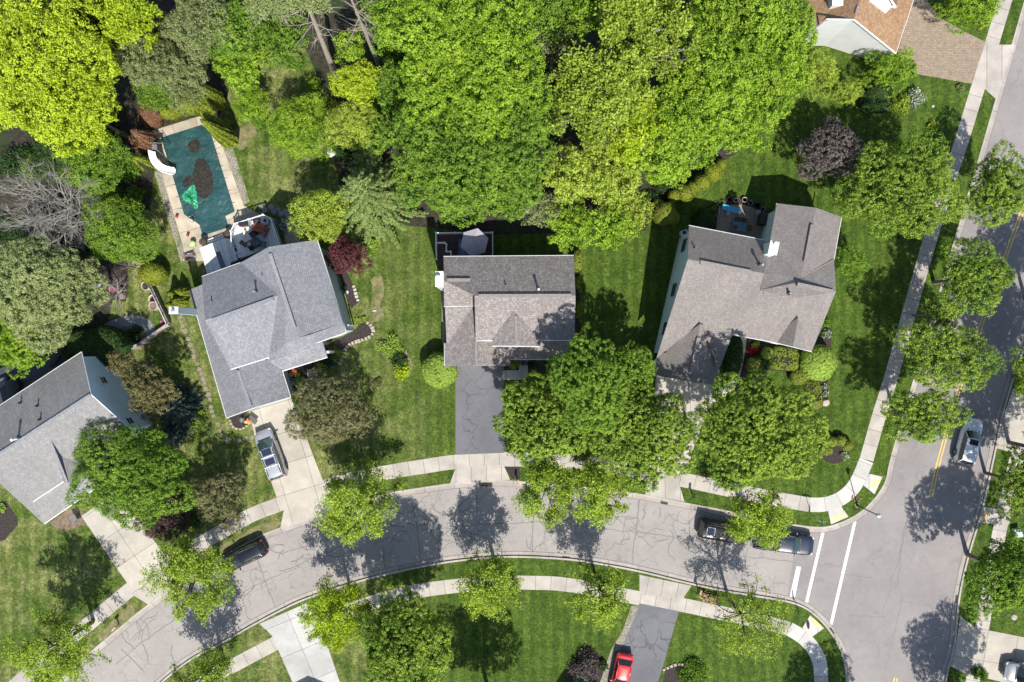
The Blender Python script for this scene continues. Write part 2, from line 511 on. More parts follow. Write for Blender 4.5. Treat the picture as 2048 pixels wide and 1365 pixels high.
def ribbon(name, line, d0, d1, z, mat, side=0.0, kind='structure', label=None, cat=None, parent=None):
    a = off2(line, d0); b = off2(line, d1)
    n = len(line)
    vs = [(p.x, p.y, z) for p in a] + [(p.x, p.y, z) for p in b]
    fs = []; ln = [0]
    for i in range(1, n): ln.append(ln[-1] + (Vector(line[i][:2]) - Vector(line[i - 1][:2])).length)
    up = d1 > d0
    for i in range(n - 1):
        f = (i, i + 1, n + i + 1, n + i)
        fs.append(f if up else tuple(reversed(f)))
    uvs = [(l, 0) for l in ln] + [(l, abs(d1 - d0)) for l in ln]
    if side > 0:
        base = len(vs)
        vs += [(x, y, z - side) for (x, y, _) in vs[:2 * n]]
        uvs += uvs[:2 * n]
        for i in range(n - 1):
            f = (base + i, base + i + 1, i + 1, i); g = (n + i, n + i + 1, base + n + i + 1, base + n + i)
            fs.append(f if up else tuple(reversed(f))); fs.append(g if up else tuple(reversed(g)))
        for i in (0, n - 1):
            fs.append((i, n + i, base + n + i, base + i))
    me = bpy.data.meshes.new(name); me.from_pydata(vs, [], fs)
    uvl = me.uv_layers.new(name='UVMap')
    for lp in me.loops: uvl.data[lp.index].uv = uvs[lp.vertex_index]
    me.materials.append(mat)
    o = bpy.data.objects.new(name, me); link(o, parent)
    tag(o, label, cat, None, kind)
    return o
def sheet(name, pts, z, mat, ang=0.0, org=None, kind='structure', thick=0.0, px=True, parent=None):
    """flat polygon; UV in metres turned by ang"""
    q = [G(*p) if px else Vector((p[0], p[1], 0)) for p in pts]
    mb = MB().poly([(p.x, p.y) for p in q], None, z=z, thick=thick)
    o = mb.build(name, mat, parent)
    o0 = org if org is not None else q[0]
    ca, sa = math.cos(-ang), math.sin(-ang)
    setuv(o.data, lambda c: ((c.x - o0[0]) * ca - (c.y - o0[1]) * sa, (c.x - o0[0]) * sa + (c.y - o0[1]) * ca))
    if kind: o['kind'] = kind
    return o

K1 = gl([(-300, 1790), (-80, 1570), (20, 1455), (100, 1375), (163, 1319), (232, 1261), (295, 1210), (395, 1142), (500, 1081), (561, 1055), (636, 1031), (710, 1006), (783, 985), (832, 977), (902, 967), (960, 962), (1010, 961), (1044, 963), (1130, 970), (1210, 979), (1293, 990), (1368, 1005), (1456, 1022), (1530, 1037), (1590, 1049), (1630, 1054), (1660, 1052), (1697, 1038), (1720, 1024), (1738, 1009), (1757, 986), (1772, 957), (1784, 905), (1850, 680), (1914, 461), (1955, 323), (1992, 195), (2039, 34), (2120, -250), (2400, -1230)], 5)
K2 = gl([(-60, 1760), (180, 1500), (300, 1388), (375, 1326), (450, 1285), (500, 1256), (560, 1224), (612, 1200), (704, 1169), (790, 1147), (885, 1128), (977, 1118), (1044, 1116), (1136, 1121), (1204, 1131), (1283, 1146), (1382, 1170), (1460, 1186), (1540, 1199), (1588, 1209), (1622, 1226), (1656, 1260), (1680, 1302), (1690, 1343), (1691, 1400), (1682, 1560), (1600, 2000)], 5)
K3 = gl([(1790, 2000), (1850, 1600), (1893, 1365), (1901, 1330), (1912, 1285), (1919, 1207), (1934, 1132), (1959, 1046), (1970, 1006), (1993, 900), (2010, 820), (2048, 700), (2100, 575), (2157, 443), (2240, 200), (2600, -1100)], 5)
FAR = 420.0
# lawns: three land blocks, each bounded by its kerb
lawn_n = [(p.x, p.y) for p in K1] + [(K1[-1].x, FAR), (-FAR, FAR), (-FAR, K1[0].y)]
lawn_s = [(p.x, p.y) for p in K2] + [(K2[-1].x, -FAR), (-FAR, -FAR), (-FAR, K2[0].y)]
lawn_e = [(p.x, p.y) for p in K3] + [(K3[-1].x, FAR), (FAR, FAR), (FAR, -FAR), (K3[0].x, -FAR)]
mb = MB()
for L in (lawn_n, lawn_s, lawn_e): mb.poly(L, None, z=0.0)
o = mb.build('lawn_ground', M['grass']); o['kind'] = 'structure'
# carriageways lie about 13 cm below the kerb top
sheet('road', [(-FAR, -FAR), (FAR, -FAR), (FAR, FAR), (-FAR, FAR)], -.14, M['road'], px=False)
av = off2(K1, .0); 
avenue = [G(*p) for p in [(1600, 1040), (1572, 1215), (1640, 1290), (1650, 2100), (1830, 2100), (1960, 1365), (2000, 1100), (2040, 860), (2130, 640), (2260, 300), (2660, -1200), (2360, -1230), (2000, 100), (1900, 480), (1800, 860), (1775, 960), (1700, 1045)]]
sheet('avenue', [(p.x, p.y) for p in avenue], -.136, M['road2'], px=False)
# gutters and kerbs
for nm, K, sg in (('kerb', K1, -1), ('kerb', K2, 1), ('kerb', K3, 1)):
    ribbon('gutter', K, sg * .17, sg * .58, -.125, M['gutter'])
    ribbon(nm, K, 0, sg * .17, .012, M['kerb'], side=.16)
    ribbon('gutter_joint', K, sg * .575, sg * .62, -.129, M['joint'])
# ---- pavements
NW = [(-60, 1450), (30, 1372), (100, 1310), (184, 1243), (261, 1179), (345, 1121), (415, 1080), (500, 1032), (556, 1010), (620, 985), (692, 962), (787, 943), (850, 933), (913, 924), (1007, 919), (1090, 921), (1170, 926), (1265, 943), (1360, 959), (1450, 978), (1540, 996), (1619, 1010)]
ribbon('pavement', gl(NW, 3), -.72, .72, .014, M['walk'])
ribbon('pavement', gl([(1620, 1010), (1650, 1009), (1677, 1000), (1700, 983), (1716, 960), (1733, 921)], 4), -.72, .72, .013, M['walk_new'])
ribbon('pavement', gl([(1733, 920), (1758, 832), (1782, 755), (1822, 612), (1869, 450), (1926, 273), (1956, 175), (1984, 87), (2010, 0), (2040, -100), (2300, -1000)], 3), -.70, .70, .014, M['walk'])
ribbon('pavement', gl([(250, 1500), (400, 1370), (470, 1330), (547, 1289), (620, 1252), (710, 1217), (798, 1190), (888, 1175), (980, 1167), (1068, 1166), (1143, 1171), (1279, 1197), (1363, 1210), (1415, 1221), (1520, 1243), (1578, 1258)], 3), -.70, .70, .014, M['walk'])
ribbon('pavement', gl([(1578, 1258), (1600, 1271), (1618, 1287), (1632, 1307), (1640, 1330), (1642, 1354)], 3), -.70, .70, .013, M['walk_new'])
ribbon('pavement', gl([(1642, 1354), (1642, 1400), (1630, 1500), (1560, 1900)], 2), -.70, .70, .014, M['walk'])
ribbon('pavement', gl([(1900, 1600), (1945, 1365), (1964, 1257), (1985, 1140), (2004, 1038), (2030, 930), (2060, 830), (2130, 600), (2400, -300)], 3), -.70, .70, .014, M['walk'])
# kerb ramps with tactile plates
for q, t, m_ in (([(1738, 948), (1765, 954), (1749, 989), (1727, 971)], [(1747, 957), (1761, 961), (1751, 978), (1741, 973)], 'tactile'),
                 ([(1656, 1022), (1682, 1013), (1697, 1034), (1662, 1049)], [(1664, 1034), (1686, 1026), (1690, 1035), (1666, 1043)], 'tactile'),
                 ([(1605, 1256), (1620, 1231), (1648, 1257), (1624, 1274)], [(1627, 1237), (1643, 1252), (1633, 1257), (1620, 1243)], 'tactile'),
                 ([(1966, 1013), (2023, 1025), (2018, 1049), (1959, 1047)], [(1967, 1020), (1979, 1022), (1974, 1043), (1963, 1041)], 'tactile_old')):
    sheet('kerb_ramp', q, .017, M['walk_new'] if m_ == 'tactile' else M['walk'])
    sheet('tactile_paving', t, .024, M[m_])
# ---- driveways
dr = pxdir
sheet('driveway', [(498, 822), (581, 795), (600, 838), (622, 900), (646, 962), (672, 1020), (561, 1055), (568, 1021), (553, 994), (520, 900), (506, 858)], .020, M['drive'], ang=dr(30, 100), org=G(577, 800))
sheet('driveway', [(911, 728), (1007, 728), (1009, 906), (911, 910)], .020, M['drive_asphalt'])
sheet('driveway_apron', [(912, 934), (1007, 930), (1020, 960), (900, 967)], .018, M['walk'], ang=0)
sheet('driveway', [(1312, 748), (1437, 765), (1412, 830), (1386, 900), (1372, 950), (1298, 938), (1306, 850)], .020, M['drive'], ang=dr(10, 100))
sheet('driveway_apron', [(1300, 958), (1359, 971), (1369, 1004), (1290, 989)], .018, M['walk'])
sheet('driveway', [(163, 1033), (215, 996), (275, 1035), (327, 1108), (352, 1138), (315, 1203), (268, 1192), (254, 1166)], .020, M['drive'], ang=dr(80, 120), org=G(203, 1012))
sheet('driveway_apron', [(267, 1191), (335, 1150), (356, 1166), (296, 1209)], .026, M['walk'], ang=dr(80, -55))
sheet('driveway', [(519, 1248), (612, 1207), (645, 1262), (705, 1440), (612, 1440), (585, 1365), (544, 1271)], .020, M['drive_white'], ang=dr(42, 100), org=G(580, 1240))
sheet('driveway', [(1279, 1207), (1358, 1223), (1316, 1365), (1300, 1450), (1210, 1450), (1215, 1350), (1250, 1275)], .020, M['drive_asphalt'])
sheet('driveway_border', [(1262, 1212), (1280, 1210), (1252, 1275), (1222, 1340), (1215, 1450), (1196, 1450), (1200, 1365), (1222, 1300), (1245, 1262)], .022, M['gravel'])
sheet('driveway_apron', [(1279, 1150), (1383, 1172), (1368, 1194), (1368, 1199), (1279, 1189)], .018, M['walk'], ang=dr(100, 20), org=G(1328, 1160))
sheet('driveway', [(1912, 1285), (1920, 1233), (1948, 1254), (1977, 1261), (2048, 1275), (2110, 1290), (2100, 1420), (2000, 1363), (1931, 1348), (1901, 1333)], .022, M['drive'], ang=dr(100, 16), org=G(1977, 1261))
sheet('driveway', [(2008, 829), (2026, 777), (2048, 790), (2140, 810), (2120, 930), (1993, 897)], .020, M['drive'])
pv, nt, b_ = nmat('brick_paver_drive')
brk = nd(nt, 'ShaderNodeTexBrick'); nt.links.new(pos(nt), brk.inputs['Vector']); brk.inputs['Scale'].default_value = 1
brk.inputs['Brick Width'].default_value = .30; brk.inputs['Row Height'].default_value = .17; brk.inputs['Mortar Size'].default_value = .012
brk.inputs['Color1'].default_value = (.30, .225, .16, 1); brk.inputs['Color2'].default_value = (.225, .175, .13, 1); brk.inputs['Mortar'].default_value = (.12, .11, .08, 1)
g_ = mixc(nt, ramp(nt, noise(nt, 3.0, 4, .7), .3, .7), (.8, .8, .8), (1.2, 1.2, 1.2))
nt.links.new(mixc(nt, 1.0, brk.outputs['Color'], g_, 'MULTIPLY'), b_.inputs['Base Color']); b_.inputs['Roughness'].default_value = .9
M['pavers'] = pv
sheet('driveway', [(1825, -20), (1812, 50), (1795, 104), (1830, 148), (1943, 168), (1971, 84), (1925, 62), (1880, 36), (1856, 5), (1852, -30)], .020, M['pavers'])
sheet('driveway_apron', [(1943, 170), (1970, 179), (1991, 198), (2029, 90), (1998, 90), (1972, 83)], .022, M['walk'])

# ---- painted markings
mk = lambda nm, q, m_: sheet(nm, q, -.129, m_)
mk('crosswalk_line', [(1644, 1066), (1650, 1066), (1616, 1211), (1610, 1210)], M['paint_white'])
mk('crosswalk_line', [(1708, 1044), (1714, 1044), (1666, 1251), (1660, 1250)], M['paint_white'])
mk('stop_line', [(1594, 1134), (1603, 1135), (1590, 1200), (1580, 1197)], M['paint_white'])
cl = gl([(1863, 995), (1880, 920), (1928, 753), (1980, 605), (2039, 441), (2120, 230), (2300, -400)], 4)
ribbon('centre_line', cl, .07, .21, -.128, M['paint_yellow']); ribbon('centre_line', cl, -.21, -.07, -.128, M['paint_yellow'])
cl = gl([(1760, 1700), (1785, 1420), (1793, 1357)], 4)
ribbon('centre_line', cl, .07, .21, -.128, M['paint_yellow']); ribbon('centre_line', cl, -.21, -.07, -.128, M['paint_yellow'])

# ---- sealed cracks: transverse joints and wandering cracks, one stuff object
rng = random.Random(5)
def crack_path(a, b, wob, seg=.35):
    a = Vector(a); b = Vector(b); d = b - a; n = max(3, int(d.length / seg)); nrm = Vector((-d.y, d.x)).normalized()
    pts = []; o_ = 0
    for i in range(n + 1):
        o_ += rng.uniform(-wob, wob); o_ *= .93
        pts.append(a + d * (i / n) + nrm * o_)
    return pts
def ribbon_mb(mb, pts, w, z, mat=None):
    a = off2(pts, -w / 2); b = off2(pts, w / 2); n = len(pts)
    mb.add([(p.x, p.y, z) for p in a] + [(p.x, p.y, z) for p in b], [(i, i + 1, n + i + 1, n + i) for i in range(n - 1)], mat)
cm = MB()
g2 = lambda x, y: Vector(G(x, y)[:2])
for a, b in (((820, 990), (842, 1124)), ((514, 1121), (551, 1218)), ((1068, 975), (1066, 1112)), ((1280, 998), (1264, 1138)), ((1456, 1030), (1440, 1176)),
             ((1495, 1100), (1480, 1184)), ((720, 1100), (727, 1156)), ((765, 1095), (770, 1143)), ((950, 968), (955, 1030)), ((380, 1215), (412, 1270)), ((240, 1300), (285, 1345)), ((1200, 985), (1188, 1022)), ((640, 1045), (655, 1085))):
    ribbon_mb(cm, crack_path(g2(*a), g2(*b), .05), .085, -.131)
for a, b in (((230, 1330), (380, 1225)), ((380, 1225), (560, 1143)), ((560, 1143), (700, 1090)), ((842, 1060), (1068, 1046)), ((1068, 1046), (1270, 1064)), ((1270, 1064), (1440, 1092)), ((1440, 1108), (1590, 1128)), ((560, 1110), (668, 1070))):
    ribbon_mb(cm, crack_path(g2(*a), g2(*b), .09), .06, -.1305)
zones = [((600, 1120), 60, 14), ((870, 1050), 70, 22), ((1110, 1060), 60, 12), ((1310, 1060), 75, 20), ((460, 1180), 50, 8), ((300, 1290), 50, 9), ((760, 1030), 60, 8), ((1400, 1140), 40, 6)]
for (c, r, n) in zones:
    for _ in range(n):
        p = g2(c[0] + rng.uniform(-r, r), c[1] + rng.uniform(-r * .55, r * .55)); a = rng.uniform(0, 6.28)
        pts = [p]
        for k in range(rng.randint(4, 13)):
            a += rng.uniform(-.75, .75); p = p + Vector((math.cos(a), math.sin(a))) * rng.uniform(.2, .42); pts.append(p)
        ribbon_mb(cm, pts, rng.uniform(.04, .085), -.1298 + rng.uniform(0, .0006))
# faint long cracks on the avenue
for a, b in (((1838, 920), (1790, 1180)), ((1815, 1040), (1770, 1230)), ((1690, 1150), (1745, 1157)), ((1800, 1010), (1850, 1014)), ((1810, 1190), (1775, 1340)), ((1960, 740), (2022, 752)), ((1700, 1235), (1770, 1232)), ((1900, 640), (1850, 880))):
    ribbon_mb(cm, crack_path(g2(*a), g2(*b), .1), .045, -.1302)
o = cm.build('sealed_cracks', M['tar']); o['kind'] = 'stuff'; o['label'] = 'dark sealed cracks wandering over the grey street'

# ---- beds and other ground covers
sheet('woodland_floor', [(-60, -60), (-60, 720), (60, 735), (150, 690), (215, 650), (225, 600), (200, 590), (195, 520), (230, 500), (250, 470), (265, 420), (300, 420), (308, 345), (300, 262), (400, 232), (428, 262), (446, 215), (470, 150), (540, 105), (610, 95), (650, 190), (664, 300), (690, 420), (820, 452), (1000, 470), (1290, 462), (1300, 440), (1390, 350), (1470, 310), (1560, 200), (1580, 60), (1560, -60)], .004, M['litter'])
beds = [
    ([(1384, 450), (1394, 428), (1417, 411), (1436, 399), (1454, 394), (1487, 395), (1510, 405), (1528, 414), (1556, 424), (1556, 500), (1384, 480)], 'mulch'),
    ([(1440, 765), (1463, 668), (1625, 700), (1655, 640), (1664, 660), (1657, 760), (1656, 800), (1650, 815), (1627, 826), (1603, 803), (1592, 772), (1575, 744), (1537, 740), (1520, 770), (1500, 790), (1470, 792)], 'mulch'),
    ([(674, 538), (690, 536), (706, 570), (717, 605), (704, 617), (697, 610)], 'mulch'),
    ([(712, 659), (722, 644), (730, 645), (743, 657), (745, 668), (736, 675), (705, 687), (691, 697), (687, 713), (679, 728), (650, 740), (600, 780), (575, 790), (566, 742), (640, 715), (655, 690)], 'mulch'),
    ([(459, 830), (492, 818), (497, 842), (490, 852), (479, 856), (467, 853), (461, 844)], 'mulch'),
    ([(231, 500), (256, 515), (256, 578), (252, 604), (225, 600), (195, 590), (196, 524), (210, 500)], 'mulch'),
    ([(1007, 933), (1039, 935), (1040, 958), (1024, 958)], 'mulch'),
    ([(100, 1045), (150, 1012), (172, 1030), (168, 1050), (135, 1062), (112, 1058)], 'soil'),
    ([(-20, 1010), (12, 1002), (34, 1035), (36, 1050), (10, 1080), (-20, 1090)], 'mulch'),
    ([(1130, 1365), (1135, 1330), (1160, 1308), (1195, 1305), (1212, 1330), (1205, 1400), (1130, 1400)], 'mulch'),
    ([(1330, 1340), (1350, 1328), (1400, 1332), (1420, 1400), (1320, 1400)], 'mulch'),
    ([(1150, 515), (1158, 515), (1160, 640), (1158, 680), (1150, 680)], 'mulch'),
    ([(236, 655), (262, 640), (300, 672), (290, 700), (245, 700)], 'soil'),
    ([(883, 585), (889, 585), (890, 690), (884, 690)], 'gravel'),
    ([(309, 345), (321, 340), (373, 520), (362, 524)], 'gravel'),
    ([(446, 291), (463, 286), (500, 404), (487, 411)], 'gravel'),
    ([(1010, 732), (1100, 722), (1150, 722), (1150, 745), (1010, 742)], 'mulch'),
    ([(790, 745), (812, 700), (826, 730), (820, 750), (800, 756)], 'soil'),
]
for i, (q, m_) in enumerate(beds):
    sheet({'mulch': 'mulch_bed', 'soil': 'soil_bed', 'gravel': 'gravel_bed'}[m_], q, .008 + .0006 * i, M[m_])
M['dry'] = two('thin_dry_grass', (.12, .125, .045), (.21, .175, .095), 2.5, .9, c3=(.07, .10, .02), s3=.9, fine=9)
for i, q in enumerate(([(432, 1118), (500, 1079), (560, 1053), (566, 1040), (520, 1048), (436, 1096)], [(205, 1283), (235, 1258), (270, 1226), (264, 1208), (196, 1268)], [(470, 262), (520, 232), (512, 268), (488, 300), (462, 292)], [(742, 560), (758, 545), (772, 575), (760, 620), (742, 615)], [(735, 620), (770, 612), (765, 640), (740, 650)])):
    sheet('dry_patch', [tuple(p) for p in gl_px(q)], .0052 + i * .0003, M['dry'])
cpts = [(1669 + 31 * math.cos(a * math.pi / 9), 898 + 30 * math.sin(a * math.pi / 9)) for a in range(18)]
sheet('mulch_bed', cpts, .009, M['mulch'])
# path to the porch of the middle house, front walk of the corner house, curved flagstone path
sheet('front_path', [(1013, 741), (1038, 741), (1038, 718), (1056, 718), (1056, 755), (1045, 760), (1005, 760), (1005, 743)], .022, M['walk'])
ribbon('front_path', gl([(1485, 672), (1482, 700), (1475, 735), (1462, 770), (1425, 800), (1405, 815)], 4), -.42, .42, .024, M['drive'])
ribbon('garden_path', gl([(213, 658), (235, 648), (262, 641), (285, 643), (298, 656), (304, 674)], 4), -.5, .5, .024, M['bluestone'])
ribbon('front_path', gl([(623, 738), (628, 760), (640, 790), (640, 810)], 3), -.5, .5, .028, M['walk'])
# ------------------------------------------------------------------ houses
M['sh_grey'] = shingle('grey_blue_shingles', (.182, .185, .200), (.218, .221, .236), (.115, .118, .13), (.26, .263, .28))
M['sh_pale'] = shingle('pale_grey_shingles', (.20, .197, .192), (.232, .228, .222), (.13, .127, .125), (.265, .26, .252))
M['sh_brown'] = shingle('brown_blend_shingles', (.19, .166, .157), (.245, .222, .210), (.11, .097, .092), (.32, .292, .275))
M['sh_taupe'] = shingle('taupe_shingles', (.192, .172, .160), (.222, .200, .187), (.125, .112, .104), (.25, .228, .212))
M['sh_orange'] = shingle('tan_orange_shingles', (.26, .155, .085), (.33, .21, .12), (.17, .10, .06), (.38, .26, .16))
M['ridgecap_t'] = two('rosy_ridge_caps', (.27, .19, .165), (.23, .165, .145), 5, .9)
M['vent'] = two('ridge_vent_shingles', (.175, .155, .145), (.245, .22, .205), 7, .9)
M['vent_g'] = two('grey_ridge_vent', (.165, .168, .185), (.24, .243, .26), 7, .9)
M['sid_grey'] = siding('grey_siding', (.40, .49, .55))
M['sid_green'] = siding('pale_sage_siding', (.72, .84, .82))
M['sid_blue'] = siding('pale_blue_siding', (.68, .82, .93))
M['sid_white'] = siding('white_siding', (.58, .59, .58))
M['sid_tan'] = siding('tan_siding', (.42, .37, .30))

def poly_off(pts, d):
    """closed polygon moved inwards by d"""
    n = len(pts)
    a = sum(pts[i].x * pts[(i + 1) % n].y - pts[(i + 1) % n].x * pts[i].y for i in range(n))
    s = 1 if a > 0 else -1
    out = []
    for i in range(n):
        p0, p1, p2 = pts[i - 1], pts[i], pts[(i + 1) % n]
        e1 = Vector((p1.x - p0.x, p1.y - p0.y)).normalized(); e2 = Vector((p2.x - p1.x, p2.y - p1.y)).normalized()
        n1 = Vector((-e1.y, e1.x)) * s; n2 = Vector((-e2.y, e2.x)) * s
        bis = n1 + n2
        if bis.length < .2: bis = n1; k = 1
        else:
            bis.normalize(); k = min(2.0, 1 / max(.3, bis.dot(n1)))
        out.append(Vector((p1.x + bis.x * d * k, p1.y + bis.y * d * k, p1.z)))
    return out
SURF = []
def ray_h(px, py, n, d):
    """height at which the sight line through (px, py) meets the plane n.x = d"""
    ax, ay = (px - CX) / FPX, -(py - CY) / FPX
    den = n[2] - n[0] * ax - n[1] * ay
    return (d - CAM_H * (n[0] * ax + n[1] * ay)) / den
def relax(faces, it=160):
    """small changes to the heights so that every roof face is flat"""
    keys = {}; idx = []
    for F in faces:
        row = []
        for (x, y, h) in F:
            k = next((k_ for k_ in keys if abs(k_[0] - x) < 2.2 and abs(k_[1] - y) < 2.2 and abs(k_[2] - h) < .45), None)
            if k is None: k = (x, y, h); keys[k] = h
            row.append(k)
        idx.append(row)
    h0 = dict(keys)
    for _ in range(it):
        acc = {k: [.03 * h0[k], .03] for k in keys}
        for F, row in zip(faces, idx):
            p = np.array([list(P(x, y, keys[k])) for (x, y, _h), k in zip(F, row)])
            c = p.mean(0); u, s_, vt = np.linalg.svd(p - c); n = vt[2]
            if n[2] < 0: n = -n
            for (x, y, _h), k in zip(F, row):
                acc[k][0] += ray_h(x, y, n, float(n @ c)); acc[k][1] += 1
        for k in keys: keys[k] = acc[k][0] / acc[k][1]
    out = []
    for F, row in zip(faces, idx): out.append([(x, y, keys[k]) for (x, y, _h), k in zip(F, row)])
    for F in out:
        KEYH.extend(F)
        p = np.array([list(P(*q)) for q in F]); c = p.mean(0); n = np.linalg.svd(p - c)[2][2]
        if n[2] < 0: n = -n
        SURF.append(([(q[0], q[1]) for q in F], n, float(n @ c)))
    return out
KEYH = []
def near_h(x, y, h):
    c = [k for k in KEYH if abs(k[0] - x) < 2.5 and abs(k[1] - y) < 2.5 and abs(k[2] - h) < .8]
    return min(c, key=lambda k: abs(k[0] - x) + abs(k[1] - y))[2] if c else h
def surf(px, py, default=None):
    best = None
    for poly, n, d in SURF:
        ins = False; m = len(poly)
        for i in range(m):
            (x0, y0), (x1, y1) = poly[i], poly[(i + 1) % m]
            if (y0 > py) != (y1 > py) and px < (x1 - x0) * (py - y0) / (y1 - y0) + x0: ins = not ins
        if ins:
            h = ray_h(px, py, n, d)
            if best is None or h > best: best = h
    return default if best is None else best
def roof_part(name, parent, mat, faces, trim, thick=.16):
    faces = relax(faces)
    """faces: lists of (px, py, h); each becomes a tilted slab with shingle courses running along its eave"""
    vs = []; fs = []; mi = []; uvs = []
    for F in faces:
        pts = [P(*q) for q in F]
        nrm = Vector((0, 0, 0)); c = sum(pts, Vector()) / len(pts)
        for i in range(len(pts)): nrm += (pts[i] - c).cross(pts[(i + 1) % len(pts)] - c)
        if nrm.z < 0: nrm = -nrm
        nrm.normalize()
        hor = Vector((0, 0, 1)).cross(nrm)
        hor = hor.normalized() if hor.length > 1e-4 else Vector((1, 0, 0))
        upv = nrm.cross(hor).normalized()
        tris = tessellate_polygon([[Vector((p.x, p.y, 0)) for p in pts]])
        b = len(vs); n = len(pts)
        vs += pts; uvs += [(p.dot(hor), p.dot(upv)) for p in pts]
        for t in tris:
            q = [pts[i] for i in t]
            t = tuple(t) if (q[1] - q[0]).cross(q[2] - q[0]).z > 0 else tuple(reversed(t))
            fs.append(tuple(b + i for i in t)); mi.append(0)
        lo = [p - Vector((0, 0, thick)) for p in pts]
        b2 = len(vs); vs += lo; uvs += [(0, 0)] * n
        for t in tris:
            q = [pts[i] for i in t]
            t = tuple(t) if (q[1] - q[0]).cross(q[2] - q[0]).z < 0 else tuple(reversed(t))
            fs.append(tuple(b2 + i for i in t)); mi.append(1)
        a = sum(pts[i].x * pts[(i + 1) % n].y - pts[(i + 1) % n].x * pts[i].y for i in range(n))
        for i in range(n):
            j = (i + 1) % n
            f = (b2 + i, b2 + j, b + j, b + i) if a > 0 else (b + i, b + j, b2 + j, b2 + i)
            fs.append(f); mi.append(1)
    me = bpy.data.meshes.new(name); me.from_pydata([tuple(v) for v in vs], [], fs)
    me.materials.append(mat); me.materials.append(trim)
    me.polygons.foreach_set('material_index', mi)
    uvl = me.uv_layers.new(name='UVMap')
    for lp in me.loops: uvl.data[lp.index].uv = uvs[lp.vertex_index]
    me.update()
    return link(bpy.data.objects.new(name, me), parent)
def walls(name, parent, mat, loop, inset=.35, drop=.25, z0=0.0, clamp=True):
    pts = poly_off([P(*q) for q in loop], inset)
    corners = pts
    if clamp:                       # the wall top follows the underside of the roof
        fine = []
        for i in range(len(pts)):
            a_, b_ = pts[i], pts[(i + 1) % len(pts)]; m_ = max(1, int((b_ - a_).length / .5))
            for k_ in range(m_): fine.append(a_ + (b_ - a_) * (k_ / m_))
        for p in fine:
            z_ = p.z
            for _ in range(3):
                k = FPX / (CAM_H - z_); h = surf(CX + p.x * k, CY - p.y * k)
                if h is None or abs(h - p.z) > 1.3: break
                z_ = h
            else: p.z = z_ + .12
        pts = fine
    mb = MB(); n = len(pts)
    a = sum(pts[i].x * pts[(i + 1) % n].y - pts[(i + 1) % n].x * pts[i].y for i in range(n))
    for i in range(n):
        j = (i + 1) % n
        q = [(pts[i].x, pts[i].y, z0), (pts[j].x, pts[j].y, z0), (pts[j].x, pts[j].y, pts[j].z - drop), (pts[i].x, pts[i].y, pts[i].z - drop)]
        mb.add(q, [(0, 1, 2, 3) if a > 0 else (3, 2, 1, 0)], mat)
    return mb.build(name, None, parent), corners
def window(parent, c, outward, w=.9, h=1.3, frame=None, name='window', pane=None, bars=True):
    """c = centre on the wall, outward = horizontal unit vector"""
    R = Matrix.Translation(c) @ Vector((outward[0], outward[1], 0)).to_track_quat('-Y', 'Z').to_matrix().to_4x4()
    mb = MB(); t = .09; fr = frame or M['white']
    mb.box((-(w / 2 - t / 2), -.02, 0), (t, .09, h), fr, M=R); mb.box(((w / 2 - t / 2), -.02, 0), (t, .09, h), fr, M=R)
    mb.box((0, -.02, h / 2 - t / 2), (w - 2 * t, .09, t), fr, M=R); mb.box((0, -.02, -h / 2 + t / 2), (w - 2 * t, .09, t), fr, M=R)
    if bars:
        mb.box((0, -.018, 0), (w - 2 * t, .06, .05), fr, M=R)
    o = mb.build(name, None, parent)
    MB().box((0, .0, 0), (w - 2 * t, .04, h - 2 * t), pane or M['glass'], M=R).build('pane', None, o)
    return o
def auto_windows(parent, a, b, centre, levels, step=2.6, frame=None, w=.9, h=1.3):
    """a row of windows on the wall from a to b"""
    a = Vector((a[0], a[1])); b = Vector((b[0], b[1])); d = b - a; L = d.length
    if L < 2.0: return
    t = d / L; o = Vector((t.y, -t.x))
    if (a + d / 2 - Vector((centre[0], centre[1]))).dot(o) < 0: o = -o
    n = max(1, int(L / step))
    for z in levels:
        for k in range(n):
            p = a + t * (L * (k + .5) / n)
            window(parent, Vector((p.x + o.x * .03, p.y + o.y * .03, z)), (o.x, o.y), w, h, frame)
def ridge_line(name, parent, a, b, mat, w=.3, h=.07, lift=.02):
    """box running along a ridge from a to b (px, py, h)"""
    a, b = [(q[0], q[1], surf(q[0], q[1], q[2])) for q in (a, b)]
    a = P(*a); b = P(*b); a.z += lift; b.z += lift
    d = b - a; n = Vector((-d.y, d.x, 0)).normalized() * (w / 2)
    mb = MB()
    top = Vector((0, 0, h)); vs = [a - n, b - n, b + n, a + n]
    vs2 = [a - n * .8 + top, b - n * .8 + top, b + n * .8 + top, a + n * .8 + top]
    mb.add([*vs, *vs2], [(4, 5, 6, 7), (0, 1, 5, 4), (1, 2, 6, 5), (2, 3, 7, 6), (3, 0, 4, 7)], mat)
    return mb.build(name, None, parent)
def pipe(parent, px, py, h_roof, hh=.45, r=.07, mat=None, cap=True, name='vent_pipe'):
    p = P(px, py, surf(px, py, h_roof))
    mb = MB().cyl((p.x, p.y, p.z - .25), r * 1.9, .3, M['dark'], 10)
    mb.cyl((p.x, p.y, p.z - .2), r, hh + .2, mat or M['steel'], 10)
    if cap: mb.cyl((p.x, p.y, p.z + hh), r * 1.5, .09, mat or M['steel'], 10, r2=r * .6)
    return mb.build(name, None, parent)
def gutter(parent, pts, mat, name='gutter', r=.05):
    mb = MB()
    q = [P(p[0], p[1], near_h(*p)) for p in pts]
    for a, b in zip(q, q[1:]):
        d = (b - a); L = d.length
        R = Matrix.Translation((a + b) / 2 + Vector((0, 0, -.06))) @ d.to_track_quat('X', 'Z').to_matrix().to_4x4()
        mb.box((0, 0, 0), (L, r * 2, r * 1.7), mat, M=R)
    return mb.build(name, None, parent)
